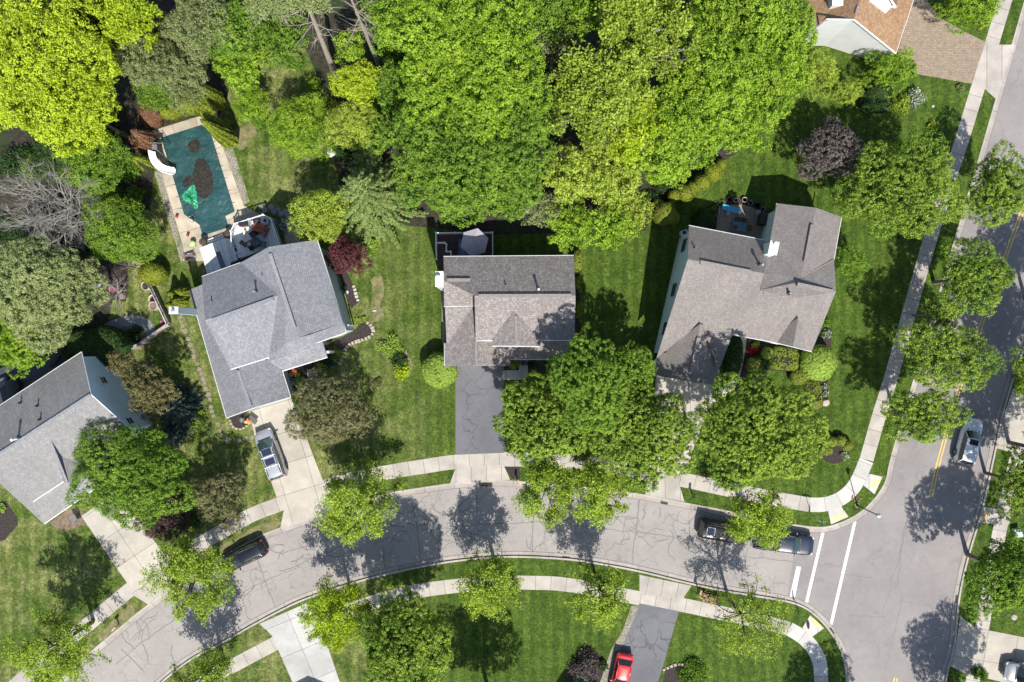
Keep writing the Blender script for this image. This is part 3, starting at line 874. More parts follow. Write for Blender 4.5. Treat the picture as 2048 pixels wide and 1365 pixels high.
def garage_door(parent, a, b, h=2.2, mat=None, frac=.8):
    a, b = Vector((a[0], a[1], 0)), Vector((b[0], b[1], 0)); c = (a + b) / 2; d = b - a
    R = Matrix.Translation(c) @ d.to_track_quat('X', 'Z').to_matrix().to_4x4()
    w = d.length * frac
    mb = MB()
    for k in range(4): mb.box((0, 0, h * (k + .5) / 4), (w, .12, h / 4 - .03), mat or M['white'], M=R)
    return mb.build('garage_door', None, parent)
def base(px, py): 
    g = G(px, py); return (g.x, g.y, 0)
def local_house(name, label):
    """parts are modelled in place; the Empty stays at the origin of the plot"""
    return thing(name, label, 'house')

# ======== grey-blue house with the pool deck
H = local_house('house', 'two-storey grey-sided house with grey-blue shingle roofs beside the covered pool')
E, R1 = 5.9, 9.2
A = (538, 494, R1); B = (634, 480, E); C = (692, 665, E)
roof_part('roof', H, M['sh_grey'], [
    [A, B, (686, 647, E + .15), (616, 671, 8.3), (597, 676, R1 - .1)],
    [(616, 671, 8.3), (686, 647, E + .15), C, (632, 686, E - .1)],
    [A, (597, 676, R1 - .1), (570, 594, R1), (556, 591, R1 - .25), (481, 526, E)],
    [(403.5, 554, E), (481, 526, E), (556, 591, R1 - .25), (410, 641, R1 - .25)],
    [(410, 641, R1 - .25), (556, 591, R1 - .25), (538, 715, E), (461, 739, E)],
    [(556, 591, R1 - .25), (570, 594, R1), (597, 676, R1 - .1), (571, 688, 8.3), (576, 712, 8.2), (541, 723, E), (538, 715, E)],
    [(597, 676, R1 - .1), (616, 671, 8.3), (632, 686, E - .1), (634, 693, E), (576, 712, 8.2), (571, 688, 8.3)],
], M['white'])
roof_part('garage_roof', H, M['sh_grey'], [
    [(379, 580, 3.0), (453, 836, 3.0), (504.5, 817, 5.2), (423, 562, 5.2)],
    [(504.5, 817, 5.2), (581, 794.5, 3.0), (564.5, 742.5, 3.0), (540, 722, 4.0), (470, 709, 5.2)],
], M['white'])
roof_part('porch_roof', H, M['sh_grey'], [[(564.5, 742.5, 3.0), (654.5, 714.5, 3.0), (643, 680, 4.1), (530, 716, 4.2)]], M['white'])
loop = [B, C, (632, 686, E), (634, 693, E), (576, 712, 8.0), (541, 723, E), (461, 739, E), (410, 641, 8.7), (403.5, 554, E), (481, 526, E), (538, 494, 8.9)]
_, wp = walls('wall', H, M['sid_grey'], loop)
cen = sum(wp, Vector()) / len(wp)
walls('garage_wall', H, M['sid_grey'], [(379, 580, 3.0), (453, 836, 3.0), (504.5, 817, 5.0), (581, 794.5, 3.0), (564.5, 742.5, 3.0), (500, 640, 3.0)])
gf = [P(453, 836, 3), P(581, 794.5, 3)]
garage_door(H, gf[0] + Vector((1.6, .9, 0)), gf[1] + Vector((-.5, .26, 0)), mat=M['white'])
for i, j in ((1, 2), (9, 10), (8, 9), (5, 6)):
    auto_windows(H, wp[i], wp[j % len(wp)], cen, (1.5, 4.4))
gutter(H, [(634, 480, E), (692, 665, E)], M['white']); gutter(H, [(403.5, 554, E), (481, 526, E)], M['white'])
gutter(H, [(461, 739.5, E), (538, 715.5, E)], M['white']); gutter(H, [(692, 665.5, E), (632, 686.5, E - .1)], M['white'])
gutter(H, [(379, 580, 3), (453, 836, 3)], M['white']); gutter(H, [(564, 743, 3), (654.5, 715, 3)], M['white'])
gutter(H, [(453, 836.4, 3.0), (504.5, 817.6, 5.2), (581, 795, 3.0), (564.5, 743, 3)], M['white'], 'fascia')
for a, b in (((541, 508, R1), (590, 656, R1)), ((424, 641, R1 - .25), (548, 597, R1 - .25)), ((477, 741, 5.2), (502, 812, 5.2))):
    ridge_line('ridge_vent', H, a, b, M['vent_g'], .36, .17)
pipe(H, 512.5, 584, 7.7, .75, .09); pipe(H, 524.5, 550, 7.6, .3, .05); pipe(H, 423.5, 603, 7.2, .3, .05)
# gable-end chimney on the west wall, clad in the same shingles-grey siding
ch = MB()
c0 = G(411.5, 627)
ch.box((c0.x, c0.y, 3.75), (.75, .58, 7.5), M['sid_grey']); ch.box((c0.x, c0.y, 7.56), (.86, .68, .12), M['trimgrey']); ch.cyl((c0.x, c0.y, 7.6), .13, .3, M['steel'])
ch.build('chimney', None, H)
MB().box((G(710, 655).x - .1, G(710, 655).y + .15, 1.45), (.12, .12, 2.9), M['white']).build('downpipe', None, H)
# side entry steps wall at the front porch
MB().box((*base(668, 704)[:2], 1.4), (.25, .25, 2.8), M['white']).build('porch_post', None, H)

# raised pool deck of the grey-blue house
D = thing('deck', 'raised white plank deck with white railings behind the grey-blue house', 'deck')
def plank_sheet(name, q, z, mat, ang, parent, thick=.2, w=.14):
    m = mat
    mb = MB().poly([P(x, y, z) for x, y in q], m, thick=thick)
    o = mb.build(name, None, parent)
    ca, sa = math.cos(-ang), math.sin(-ang)
    setuv(o.data, lambda c: (c.x * ca - c.y * sa, c.x * sa + c.y * ca))
    return o
def plank_mat(name, c, w=.15):
    m, nt, b = nmat(name)
    uv = nt.nodes.new('ShaderNodeUVMap').outputs[0]
    sp = nt.nodes.new('ShaderNodeSeparateXYZ'); nt.links.new(uv, sp.inputs[0])
    d = mth(nt, 'DIVIDE', sp.outputs[1], w)
    fr = mth(nt, 'ABSOLUTE', mth(nt, 'SUBTRACT', mth(nt, 'FRACT', d), .5))
    wn_ = nt.nodes.new('ShaderNodeTexWhiteNoise'); wn_.noise_dimensions = '1D'; nt.links.new(mth(nt, 'FLOOR', d), wn_.inputs['W'])
    f = mth(nt, 'MULTIPLY', mth(nt, 'MULTIPLY', ramp(nt, fr, .38, .47, 1.0, .5), ramp(nt, wn_.outputs['Value'], 0, 1, .85, 1.1)), ramp(nt, noise(nt, 3, 4), .3, .7, .88, 1.1))
    cx = nt.nodes.new('ShaderNodeCombineXYZ')
    for i in range(3): nt.links.new(f, cx.inputs[i])
    nt.links.new(mixc(nt, 1.0, c, cx.outputs[0], 'MULTIPLY'), b.inputs['Base Color']); b.inputs['Roughness'].default_value = .7
    return m
M['plank_white'] = plank_mat('white_deck_planks', (.60, .60, .60), .2)
M['plank_tan'] = plank_mat('weathered_tan_planks', (.30, .24, .17), .2)
M['plank_dark'] = plank_mat('dark_red_brown_planks', (.060, .030, .025), .16)
aD = pxdir(40, 150)
LOW = [(398.7, 496.5), (447, 477), (463, 478), (484, 548), (470, 560), (424, 575), (418, 560)]
plank_sheet('lower_floor', LOW, 1.0, M['plank_white'], aD, D, .25)
UP = [(461, 463), (469, 448), (525, 430), (541, 437), (563, 500), (545, 530), (490, 540), (478, 512)]
plank_sheet('upper_floor', UP, 1.25, M['plank_white'], aD, D, .25)
st = MB()
for k, (z, q) in enumerate(((.8, [(414, 487), (437, 479), (450, 475), (451, 478), (398.7 + 17, 491)]), (.55, [(413, 482.5), (447, 471), (448.5, 474), (414.5, 486)]), (.3, [(412, 478), (444, 467), (446, 470.5), (413.3, 481.5)]))):
    q = [(414 - 1.2 * k, 490 - 4.6 * k), (449 - 2 * k, 476.5 - 4.4 * k), (450.2 - 2 * k, 480 - 4.4 * k), (415.2 - 1.2 * k, 493.6 - 4.6 * k)]
    st.poly([P(x, y, z) for x, y in q], M['white'], thick=.08)
st.build('steps', None, D)
def railing(parent, pts, z0, hgt=.95, mat=None, balus=.13, name='railing', post=.11, rail=.10):
    """pts: world (x, y) corners"""
    mat = mat or M['white']; mb = MB()
    for i, (a, b) in enumerate(zip(pts, pts[1:])):
        a = Vector(a); b = Vector(b); d = b - a; L = d.length; t = d / L; rz = math.atan2(t.y, t.x); c = (a + b) / 2
        mb.box((c.x, c.y, z0 + hgt), (L - post, rail, .05), mat, rz); mb.box((c.x, c.y, z0 + .12), (L - post, .05, .05), mat, rz)
        n = max(1, int(L / balus))
        for k in range(1, n):
            p = a + t * (L * k / n); mb.box((p.x, p.y, z0 + .12 + (hgt - .12) / 2), (.035, .035, hgt - .2), mat, rz)
        m_ = max(1, round(L / 1.9))
        for k in range(m_ + (1 if i == len(pts) - 2 else 0)):
            p = a + t * (L * k / m_); mb.box((p.x, p.y, z0 + hgt / 2 + .04), (post, post, hgt + .1), mat, rz); mb.box((p.x, p.y, z0 + hgt + .11), (post + .05, post + .05, .04), mat, rz)
    return mb.build(name, None, parent)
def W2(x, y, z):
    p = P(x, y, z); return (p.x, p.y)
railing(D, [W2(451, 505, 2.2), W2(465, 466, 2.2)][::-1] and [W2(463, 493, 2.2), W2(461.5, 462.5, 2.2), W2(469, 448, 2.2), W2(526, 430, 2.2), W2(541, 437, 2.2), W2(560, 491, 2.2)], 1.25)
railing(D, [W2(474, 506, 2.0), W2(478.5, 515, 2.0)], 1.0, balus=.3)
MB().poly([P(x, y, 1.3) for x, y in [(461, 526), (530, 498), (545, 492), (549, 520), (480, 550), (464, 545)]], M['dark'], thick=.05).build('floor_mat', None, D)
MB().poly([P(x, y, 1.02) for x, y in [(431, 505), (440, 502.5), (452, 535), (442, 538)]], plain('grey_runner_rug', (.11, .13, .15), .9), thick=.02).build('floor_mat', None, D)
# black box in the open space under the deck, painting in its shade
MB().box((*W2(455, 510, 1), .45), (1.8, 1.6, .9), M['dark']).build('under_shade', None, D)

# ======== brown house in the middle
H = local_house('house', 'two-storey house with brown shingle roofs above the dark asphalt drive')
E, R1 = 5.6, 7.9
roof_part('roof', H, M['sh_brown'], [
    [(887, 514, E), (1147.5, 512, E), (1151, 592, R1), (950, 592, R1)],
    [(887, 514, E), (950, 592, R1), (949, 561.5, R1 - .75), (888, 561.5, R1 - .75)],
    [(949, 592, R1), (1151, 592, R1), (1149, 680.5, E), (951.5, 681.7, E)],
    [(888, 561.5, R1 - .75), (949, 561.5, R1 - .75), (949, 612, E), (888, 613, E)],
    [(1026.5, 622, 7.2), (1032, 692, 7.1), (984.6, 692, E + .05), (984.6, 681, E + .05)],
    [(1026.5, 622, 7.2), (1081, 681, E + .05), (1081, 693, E + .05), (1032, 692, 7.1)],
], M['offwhite'])
roof_part('garage_roof', H, M['sh_brown'], [
    [(890, 614.5, 5.0), (945, 614.5, 5.0), (897, 686.5, 2.95), (893, 686.5, 2.9)],
    [(945, 614.5, 5.05), (952, 732.5, 5.05), (889.5, 733, 2.9), (888.7, 686.5, 2.9), (897, 686.5, 2.95)],
    [(945, 614.5, 5.05), (1000, 640, 3.9), (1021, 700, 2.9), (1021, 732, 2.9), (952, 732.5, 5.05)],
], M['offwhite'])
roof_part('porch_roof', H, M['sh_brown'], [[(985, 684, 4.2), (1143, 682, 4.2), (1143, 718.5, 2.95), (1005, 719, 2.95)]], M['offwhite'])
ld = [(887, 514, E), (1147.5, 512, E), (1151, 592, R1 - .2), (1149, 681, E), (1081, 681.5, E), (1081, 692, E), (1032, 692, 6.9), (984.6, 692, E), (984.6, 681.5, E), (951, 681.7, E), (949.5, 613, E), (888, 613, E), (888, 561.5, R1 - 1.0)]
_, wp = walls('wall', H, M['sid_tan'], ld)
cen = sum(wp, Vector()) / len(wp)
walls('garage_wall', H, M['sid_tan'], [(889.5, 614, 2.95), (1020, 640, 2.95), (1020, 732, 2.95), (952, 732.5, 4.8), (889.5, 733, 2.95)])
garage_door(H, P(905, 727, 2.9), P(1008, 727, 2.9))
auto_windows(H, wp[0], wp[1], cen, (1.5, 4.2)); auto_windows(H, wp[3], wp[4], cen, (4.3,)); auto_windows(H, wp[5], wp[7], cen, (4.3,))
gutter(H, [(887, 513.6, E), (1147.5, 511.6, E)], M['offwhite']); gutter(H, [(952, 682, E), (984.6, 682, E)], M['offwhite']); gutter(H, [(984.6, 692.5, E), (1081, 693.5, E)], M['offwhite'])
gutter(H, [(1081, 681.5, E), (1149, 681, E)], M['offwhite']); gutter(H, [(889, 687, 2.9), (889.5, 733, 2.9)], M['offwhite']); gutter(H, [(1021, 719.4, 2.95), (1143, 719, 2.95)], M['offwhite'])
gutter(H, [(888, 613.4, E), (949, 612.4, E)], M['trimgrey'])
for a, b, w in (((957, 592, R1), (1143, 591.5, R1), .36), ((894, 560.5, R1 - .75), (941, 560.5, R1 - .75), .36), ((1031.5, 632, 7.15), (1034, 684, 7.1), .32), ((951.5, 683, 5.05), (953.5, 727, 5.05), .32)):
    ridge_line('ridge_vent', H, a, b, M['vent'], w, .10)
pipe(H, 1011.5, 572, 7.3, .3, .06); pipe(H, 1076.5, 580, 7.5, .95, .10, M['white'])
ch = MB()
# chimney chase on the west wall; its white cap leans outwards only because the camera stands over the middle of the plot
x0, y0 = W2(870.5, 543, 8.3); x1, y1 = W2(887, 574, 8.3)
cx_, cy_ = (x0 + x1) / 2, (y0 + y1) / 2
ch.box((cx_, cy_, 4.1), (x1 - x0 - .06, abs(y1 - y0) - .06, 8.2), M['sid_white']); ch.box((cx_, cy_, 8.26), (x1 - x0, abs(y1 - y0), .12), M['white'])
ch.cyl((cx_ - .08, cy_ + .05, 8.3), .22, .45, M['white'], 14); ch.cyl((cx_ - .08, cy_ + .05, 8.75), .25, .07, M['white'], 14)
ch.build('chimney', None, H)
MB().box((*base(1036, 717)[:2], 1.4), (.16, .16, 2.8), M['white']).build('porch_post', None, H)
MB().box((*base(1078, 717)[:2], 1.4), (.16, .16, 2.8), M['white']).build('porch_post', None, H)

D = thing('deck', 'dark brown plank deck with white railings behind the brown house', 'deck')
DK = [W2(874, 464.5, 1.5), W2(985, 464, 1.5), W2(985, 522, 1.2), W2(893, 522, 1.2), W2(893, 536, 1.2), W2(875, 533, 1.2)]
mbd = MB().poly([(x, y, .62) for x, y in DK], M['plank_dark'], thick=.2)
o = mbd.build('floor', None, D); setuv(o.data, lambda c: (c.x, c.y))
railing(D, [W2(872.5, 518, 1.65), W2(871.5, 466, 1.65), W2(985, 465, 1.65), W2(985.5, 512, 1.65)], .62)
railing(D, [W2(872, 485.5, 1.65), W2(889, 485.5, 1.65)], .62)
railing(D, [W2(892.5, 488.5, 1.6), W2(892.5, 503, 1.6), W2(901.5, 503.5, 1.6), W2(902, 513, 1.6)], .62)
MB().poly([P(x, y, .66) for x, y in [(917, 479), (939, 479), (939, 513), (917, 513)]], two('patterned_grey_rug', (.10, .13, .17), (.20, .24, .28), 2.2, .9), thick=.02).build('rug', None, D)

U = thing('patio_umbrella', 'pale lilac-grey six-sided umbrella on the dark deck', 'umbrella', tuple(P(951, 491, 0)[:2]) + (.62,))
M['canopy'] = two('pale_lilac_canopy', (.42, .39, .43), (.38, .36, .40), 2, .8)
mb = MB(); ang0 = math.radians(17)
rim = [(1.42 * math.cos(ang0 + i * math.pi / 3), 1.42 * math.sin(ang0 + i * math.pi / 3), 1.72) for i in range(6)]
mid = [(.12 * math.cos(ang0 + i * math.pi / 3), .12 * math.sin(ang0 + i * math.pi / 3), 2.16) for i in range(6)]
vs = rim + mid; fs = [(i, (i + 1) % 6, 6 + (i + 1) % 6, 6 + i) for i in range(6)] + [tuple(range(6, 12))]
mb.add(vs, fs, M['canopy']); mb.add([(x, y, z - .03) for x, y, z in vs], [tuple(reversed(f)) for f in fs], M['canopy'])
mb.build('canopy', None, U)
mb = MB()
for i in range(6):
    mb.tube((mid[i][0], mid[i][1], 2.15), (rim[i][0], rim[i][1], 1.685), .012, .01, M['black'], 5)
mb.build('ribs', None, U)
MB().cyl((0, 0, 0), .022, 2.3, M['black'], 8).build('pole', None, U)
MB().cyl((0, 0, 0), .26, .07, M['black'], 16).build('base', None, U)
T = thing('patio_table', 'dark round table under the pale umbrella on the dark deck', 'table', tuple(P(951, 491, 0)[:2]) + (.62,))
mb = MB(); mb.lathe((0, 0, 0), [(.5, .70), (.55, .715), (.5, .73)], M['black'], 20); mb.build('tabletop', None, T)
for k in range(3):
    a = k * 2.1 + .5; MB().tube((.38 * math.cos(a), .38 * math.sin(a), 0.0), (.3 * math.cos(a), .3 * math.sin(a), .7), .02, .02, M['black']).build('leg', None, T)

# ======== taupe corner house
H = local_house('house', 'large taupe-roofed house with sage siding on the street corner')
R1 = 8.8; E2 = 5.6
r3 = (1592, 566, 8.4); r3e = (1672, 583.5, 8.4)
roof_part('roof', H, M['sh_taupe'], [
    [(1378, 452, E2), (1528, 481, E2), (1540, 492, E2 - .2), (1528, 547, R1), (1375.6, 519, R1)],
    [(1375.6, 519, R1), (1528, 547, R1), (1518, 581, 8.2), (1588, 597, 7.9), (1588, 567, 8.45), r3, r3e, (1623.5, 703, E2), (1586, 694, E2), (1554, 686, E2), (1465, 669, E2), (1438, 740, 4.1), (1406, 649, 6.3), (1400, 648, 6.3), (1313, 716.5, 4.1)],
    [(1518, 581, 8.2), (1528, 547, 8.0), (1540, 490, 5.0), (1556, 511, 5.2), (1602, 555, 6.7), (1668, 519, 5.2), r3e, r3, (1588, 567, 8.4), (1588, 597, 7.9)],
    [(1554, 407, 4.4), (1632.5, 416, 6.8), (1602, 555, 6.8), (1556, 511, 5.0), (1540, 481, 4.4)],
    [(1632.5, 416, 6.8), (1683, 434.5, 4.4), (1668, 519, 5.0), (1602, 555, 6.8)],
    [(1597, 635, 7.1), (1586, 694, 7.0), (1554, 686, 5.7), (1565, 659, 6.3)],
    [(1597, 635, 7.1), (1614, 701, 5.8), (1586, 694, 7.0)],
], M['trimgrey'])
roof_part('garage_roof', H, M['sh_taupe'], [
    [(1400, 648, 6.5), (1383, 765, 6.4), (1307, 750, 4.0), (1313, 716.5, 4.0)],
    [(1400, 648, 6.5), (1406, 650, 6.35), (1438, 740, 4.0), (1435, 771, 4.0), (1383, 765, 6.4)],
], M['offwhite'])
_, wp = walls('wall', H, M['sid_green'], [(1378, 452, E2), (1528, 481, E2), (1545, 500, E2), (1600, 540, E2), (1668, 530, E2), (1672, 583.5, 8.1), (1623.5, 703, E2), (1465, 669, E2), (1440, 690, 4.4), (1313, 716.5, 4.0), (1375.6, 519, 8.5)])
cen = sum(wp, Vector()) / len(wp)
walls('garage_wall', H, M['sid_green'], [(1313, 716.5, 4.0), (1307, 750, 4.0), (1383, 765, 6.2), (1435, 771, 4.0), (1438, 700, 4.0)])
garage_door(H, P(1320, 747, 4.0), P(1425, 765, 4.0), 2.3)
walls('wing_wall', H, M['sid_green'], [(1554, 407, 4.4), (1632.5, 416, 6.5), (1683, 434.5, 4.4), (1668, 525, 4.4), (1610, 560, 4.4), (1540, 481, 4.4)])
# the three windows of the west wall (they stand on the long wall seen from above)
pa, pb = wp[9], wp[10]; pc = wp[0]
def on_wall(a, b, t, z, off=.04):
    d = (Vector((b.x - a.x, b.y - a.y))); o = Vector((-d.y, d.x)).normalized()
    if (Vector((a.x, a.y)) - Vector((cen.x, cen.y))).dot(o) < 0: o = -o
    return Vector((a.x + d.x * t + o.x * off, a.y + d.y * t + o.y * off, z)), (o.x, o.y)
frm = plain('dark_green_window_frame', (.10, .13, .12), .5)
for a, b, t, z in ((pa, pb, .28, 3.3), (pa, pb, .72, 3.4), (pb, pc, .62, 3.6)):
    c, o_ = on_wall(a, b, t, z); w_ = window(H, c, o_, 1.25, 1.6, frm)
auto_windows(H, wp[0], wp[1], cen, (4.2,), w=1.0); auto_windows(H, wp[6], wp[7], cen, (1.6, 4.2), w=1.1)
gutter(H, [(1378, 451.5, E2), (1528, 480.5, E2)], M['offwhite']); gutter(H, [(1465, 669.5, E2), (1554, 686.5, E2), (1623.5, 703.5, E2)], M['offwhite'])
gutter(H, [(1554, 407, 4.4), (1540, 481, 4.4)], M['white']); gutter(H, [(1683, 434.5, 4.4), (1668, 519, 4.4)], M['white']); gutter(H, [(1313, 717, 4.0), (1307, 750, 4.0)], M['offwhite'])
gutter(H, [(1438, 740, 4.0), (1435, 770, 4.0)], M['offwhite'])
for a, b in (((1400, 525, R1), (1501, 544.5, R1)), ((1526, 586, 8.1), (1575, 596, 7.95)), ((1594, 569, 8.4), (1665, 584, 8.4)), ((1624, 450, 6.8), (1610, 524, 6.8)), ((1397, 676, 6.45), (1382, 748, 6.4))):
    ridge_line('ridge_vent', H, a, b, M['vent'], .42, .16)
for a, b in (((1398, 649, 6.52), (1313, 716, 4.05)), ((1406, 650, 6.4), (1438, 739, 4.05)), ((1556, 511, 5.05), (1602, 555, 6.85)), ((1602, 555, 6.85), (1668, 519.5, 5.05)), ((1597, 635, 7.1), (1565, 659, 6.3)), ((1597, 635, 7.1), (1614, 700, 5.85))):
    ridge_line('valley_flashing', H, a, b, M['ridgecap_t'], .10, .03, .0)
pipe(H, 1389.5, 497, 7.8, .4, .06); pipe(H, 1519, 531, 8.3, .9, .12); pipe(H, 1578, 587, 8.0, .4, .09, M['steel'])
ch = MB()
x0, y0 = W2(1540, 482, 8.2); x1, y1 = W2(1556, 510, 8.2)
ca_, sb_ = (x0 + x1) / 2, (y0 + y1) / 2
RZ = math.radians(-12)
ch.box((ca_, sb_, 4.0), (x1 - x0 - .05, abs(y1 - y0) * .88, 8.0), M['sid_green'], RZ); ch.box((ca_, sb_, 8.06), (x1 - x0 + .1, abs(y1 - y0) * .95, .14), M['white'], RZ)
ch.cyl((ca_ + .1, sb_ + .35, 8.1), .17, .35, M['white'], 12)
ch.build('chimney', None, H)
# sliding door of the east wing towards the patio
dl = P(1531, 481, 0); a = P(1523, 478, 0); b = P(1530, 440, 0)
mb = MB()
dd = Vector((b.x - a.x, b.y - a.y)); L = dd.length; rz = math.atan2(dd.y, dd.x)
for t in (0, .5, 1): mb.box((a.x + dd.x * t, a.y + dd.y * t, 1.1), (.09, .09, 2.2), M['white'], rz)
mb.box(((a.x + b.x) / 2, (a.y + b.y) / 2, 2.2), (L, .1, .1), M['white'], rz)
dr_ = mb.build('patio_door', None, H)
MB().box(((a.x + b.x) / 2, (a.y + b.y) / 2, 1.08), (L - .1, .03, 2.1), M['glass'], rz).build('pane', None, dr_)
sheet('patio', [(1431, 474), (1434, 441), (1438, 413), (1455, 410), (1488, 410), (1508, 416), (1519, 424), (1516, 452), (1527, 455), (1528, 490), (1431, 480)], .016, M['patio'], ang=math.radians(-12))
sheet('patio_step', [(1512, 452), (1527, 454), (1527, 490), (1510, 486)], .10, M['plank_tan'], ang=math.radians(80), thick=.09)

# ======== pale grey house at the lower left
H = local_house('house', 'pale grey-roofed house with light blue siding at the left edge')
R1, E = 8.3, 5.5
def ext(a, b, t): return tuple(a[i] + (b[i] - a[i]) * t for i in range(2))
rw = (-34, 929, R1); new_ = (-62, 852, E)
roof_part('roof', H, M['sh_pale'], [
    [new_, (162.7, 705, E), (181.7, 790, R1), rw],
    [rw, (181.7, 790, R1), (262, 862, E), (241, 889, E), (127, 963, E), (66, 1003, E)],
    [(101, 884, 6.9), (136, 968, 6.6), (126, 963, E), (112, 923, 6.0)],
    [(101, 884, 6.9), (162, 905, E + .1), (170, 950, E + .1), (136, 968, 6.6)],
], M['white'])
roof_part('garage_roof', H, M['sh_pale'], [
    [(-70, 890, 3.9), (-76, 898, 3.0), (88, 1048, 3.0), (60, 990, 4.0)],
    [(55, 990, 4.6), (88, 1048, 3.0), (153, 1003, 3.0), (215, 960, 3.0), (190, 905, 4.6)],
], M['white'])
_, wp = walls('wall', H, M['sid_blue'], [new_, (162.7, 705, E), (181.7, 790, R1 - .3), (262, 862, E), (66, 1003, E), (-34, 929, R1 - .4)], .3)
walls('garage_wall', H, M['sid_blue'], [(-30, 945, 3.0), (88, 1048, 3.0), (215, 960, 3.0), (150, 900, 3.0)])
cen = sum(wp, Vector()) / len(wp)
c, o_ = on_wall(wp[1], wp[2], .65, 4.0); window(H, c, o_, .8, 1.2); c, o_ = on_wall(wp[2], wp[3], .8, 4.0); window(H, c, o_, .8, 1.2)
gutter(H, [new_, (162.7, 704.6, E)], M['white']); gutter(H, [(66, 1003.5, E), (127, 963.5, E)], M['white']); gutter(H, [(88, 1048.5, 3), (153, 1003.5, 3), (215, 960, 3)], M['white'])
gutter(H, [(162.7, 704.6, E), (181.9, 790, R1), (262.2, 862, E), (241, 889.4, E)], M['white'], 'fascia', .05)
ridge_line('ridge_cap', H, rw, (181, 790, R1), M['vent_g'], .3, .04); ridge_line('ridge_cap', H, (102, 885, 6.85), (135, 966, 6.6), M['vent_g'], .24, .04)
for x, y in ((42, 806), (76, 812), (81, 839)): pipe(H, x, y, 7.2, .35, .07, M['black'])
pipe(H, 37, 877, 8.0, 1.0, .12, M['white'])

# ======== tan-orange house at the top right
H = local_house('house', 'white-sided house with tan-orange shingle roof at the top right')
R1 = 8.0
rd = (11, -39)
apex_l = (1653.4, 38, 6.9); apex_r = (1708, 39, 6.9)
roof_part('roof', H, M['sh_orange'], [
    [(1708, 39, 6.9), (1717, 12, R1), (1760, -160, R1), (1890, -150, 3.2), (1827, 0, 3.2), (1792, 106.6, 3.2)],
    [apex_l, apex_r, (1717, 12, R1), (1760, -160, R1), (1690, -160, 5.2), (1667, 0, 5.4)],
    [apex_l, (1667, 0, 5.4), (1690, -160, 5.2), (1600, -140, 3.2), (1585, 0, 4.4), (1637, 52, 5.4)],
], M['white'])
walls('wall', H, M['sid_white'], [apex_l, apex_r, (1792, 106.6, 3.2), (1827, 0, 3.2), (1890, -150, 3.2), (1600, -140, 3.2), (1585, 0, 4.2), (1637, 52, 5.2)], .12, .12)
gutter(H, [(1792, 106.6, 3.2), (1827, 0, 3.2), (1890, -150, 3.2)], M['white'])
gutter(H, [(1637, 52.5, 5.4), (1653.4, 38.5, 6.9), (1708, 39.5, 6.9), (1792, 107, 3.2)], M['white'], 'fascia', .06)
# cross gable with white face
mb = MB()
q = [(1740, 0, 7.2), (1769, 25, 5.6), (1784, 12, 5.9), (1761, -25, 7.6), (1742, -40, 7.6)]
mb.poly([P(*p) for p in q], M['sid_white'], thick=.5); mb.build('dormer', None, H)
gutter(H, [(1769, 26, 5.65), (1783, 13, 6.0), (1792, 14.5, 6.0), (1770, -20, 7.2)], M['white'], 'dormer_fascia', .07)
MB().poly([P(*p) for p in [(1784, 12, 6.0), (1792, 15, 5.6), (1800, -20, 5.6), (1772, -20, 7.0)]], M['sh_orange'], thick=.1).build('dormer_roof', None, H)
ridge_line('ridge_vent', H, (1712, 28, 7.3), (1717, 12, R1), M['vent'], .3, .06)
c_ = P(1672, 4, 6.4); MB().box((c_.x, c_.y, 5.4), (.9, .9, 2.6), M['sid_white']).box((c_.x, c_.y, 6.75), (1.0, 1.0, .1), M['white']).build('chimney', None, H)

# ======== the two houses south of the frame whose gable shadows fall on the lawns (never in view themselves)
for (lab, g0, g1, g2_, g3, rh, eh) in (('brown-roofed house south of the lawn beside the red car', (1110, 1480), (1215, 1440), (1290, 1640), (1060, 1700), 8.3, 5.4), ('grey-roofed house south of the white concrete drive', (560, 1440), (720, 1440), (720, 1640), (560, 1640), 6.0, 3.6)):
    H = local_house('house', lab)
    a, b, c, d = [G(*q) for q in (g0, g1, g2_, g3)]
    def up(v, h): return (v.x, v.y, h)
    m0 = (a + b) / 2; m1 = (c + d) / 2
    mb = MB(); mb.poly([up(a, eh), up(m0, rh), up(m1, rh), up(d, eh)], M['sh_brown'], thick=.15); mb.poly([up(m0, rh), up(b, eh), up(c, eh), up(m1, rh)], M['sh_brown'], thick=.15)
    mb.build('roof', None, H)
    mb = MB()
    q = [(a, eh), (m0, rh), (b, eh), (c, eh), (m1, rh), (d, eh)]
    for i in range(6):
        (p, hp), (r, hr) = q[i], q[(i + 1) % 6]
        mb.add([up(p, 0), up(r, 0), up(r, hr - .15), up(p, hp - .15)], [(0, 1, 2, 3)], M['sid_tan'])
    mb.build('wall', None, H)
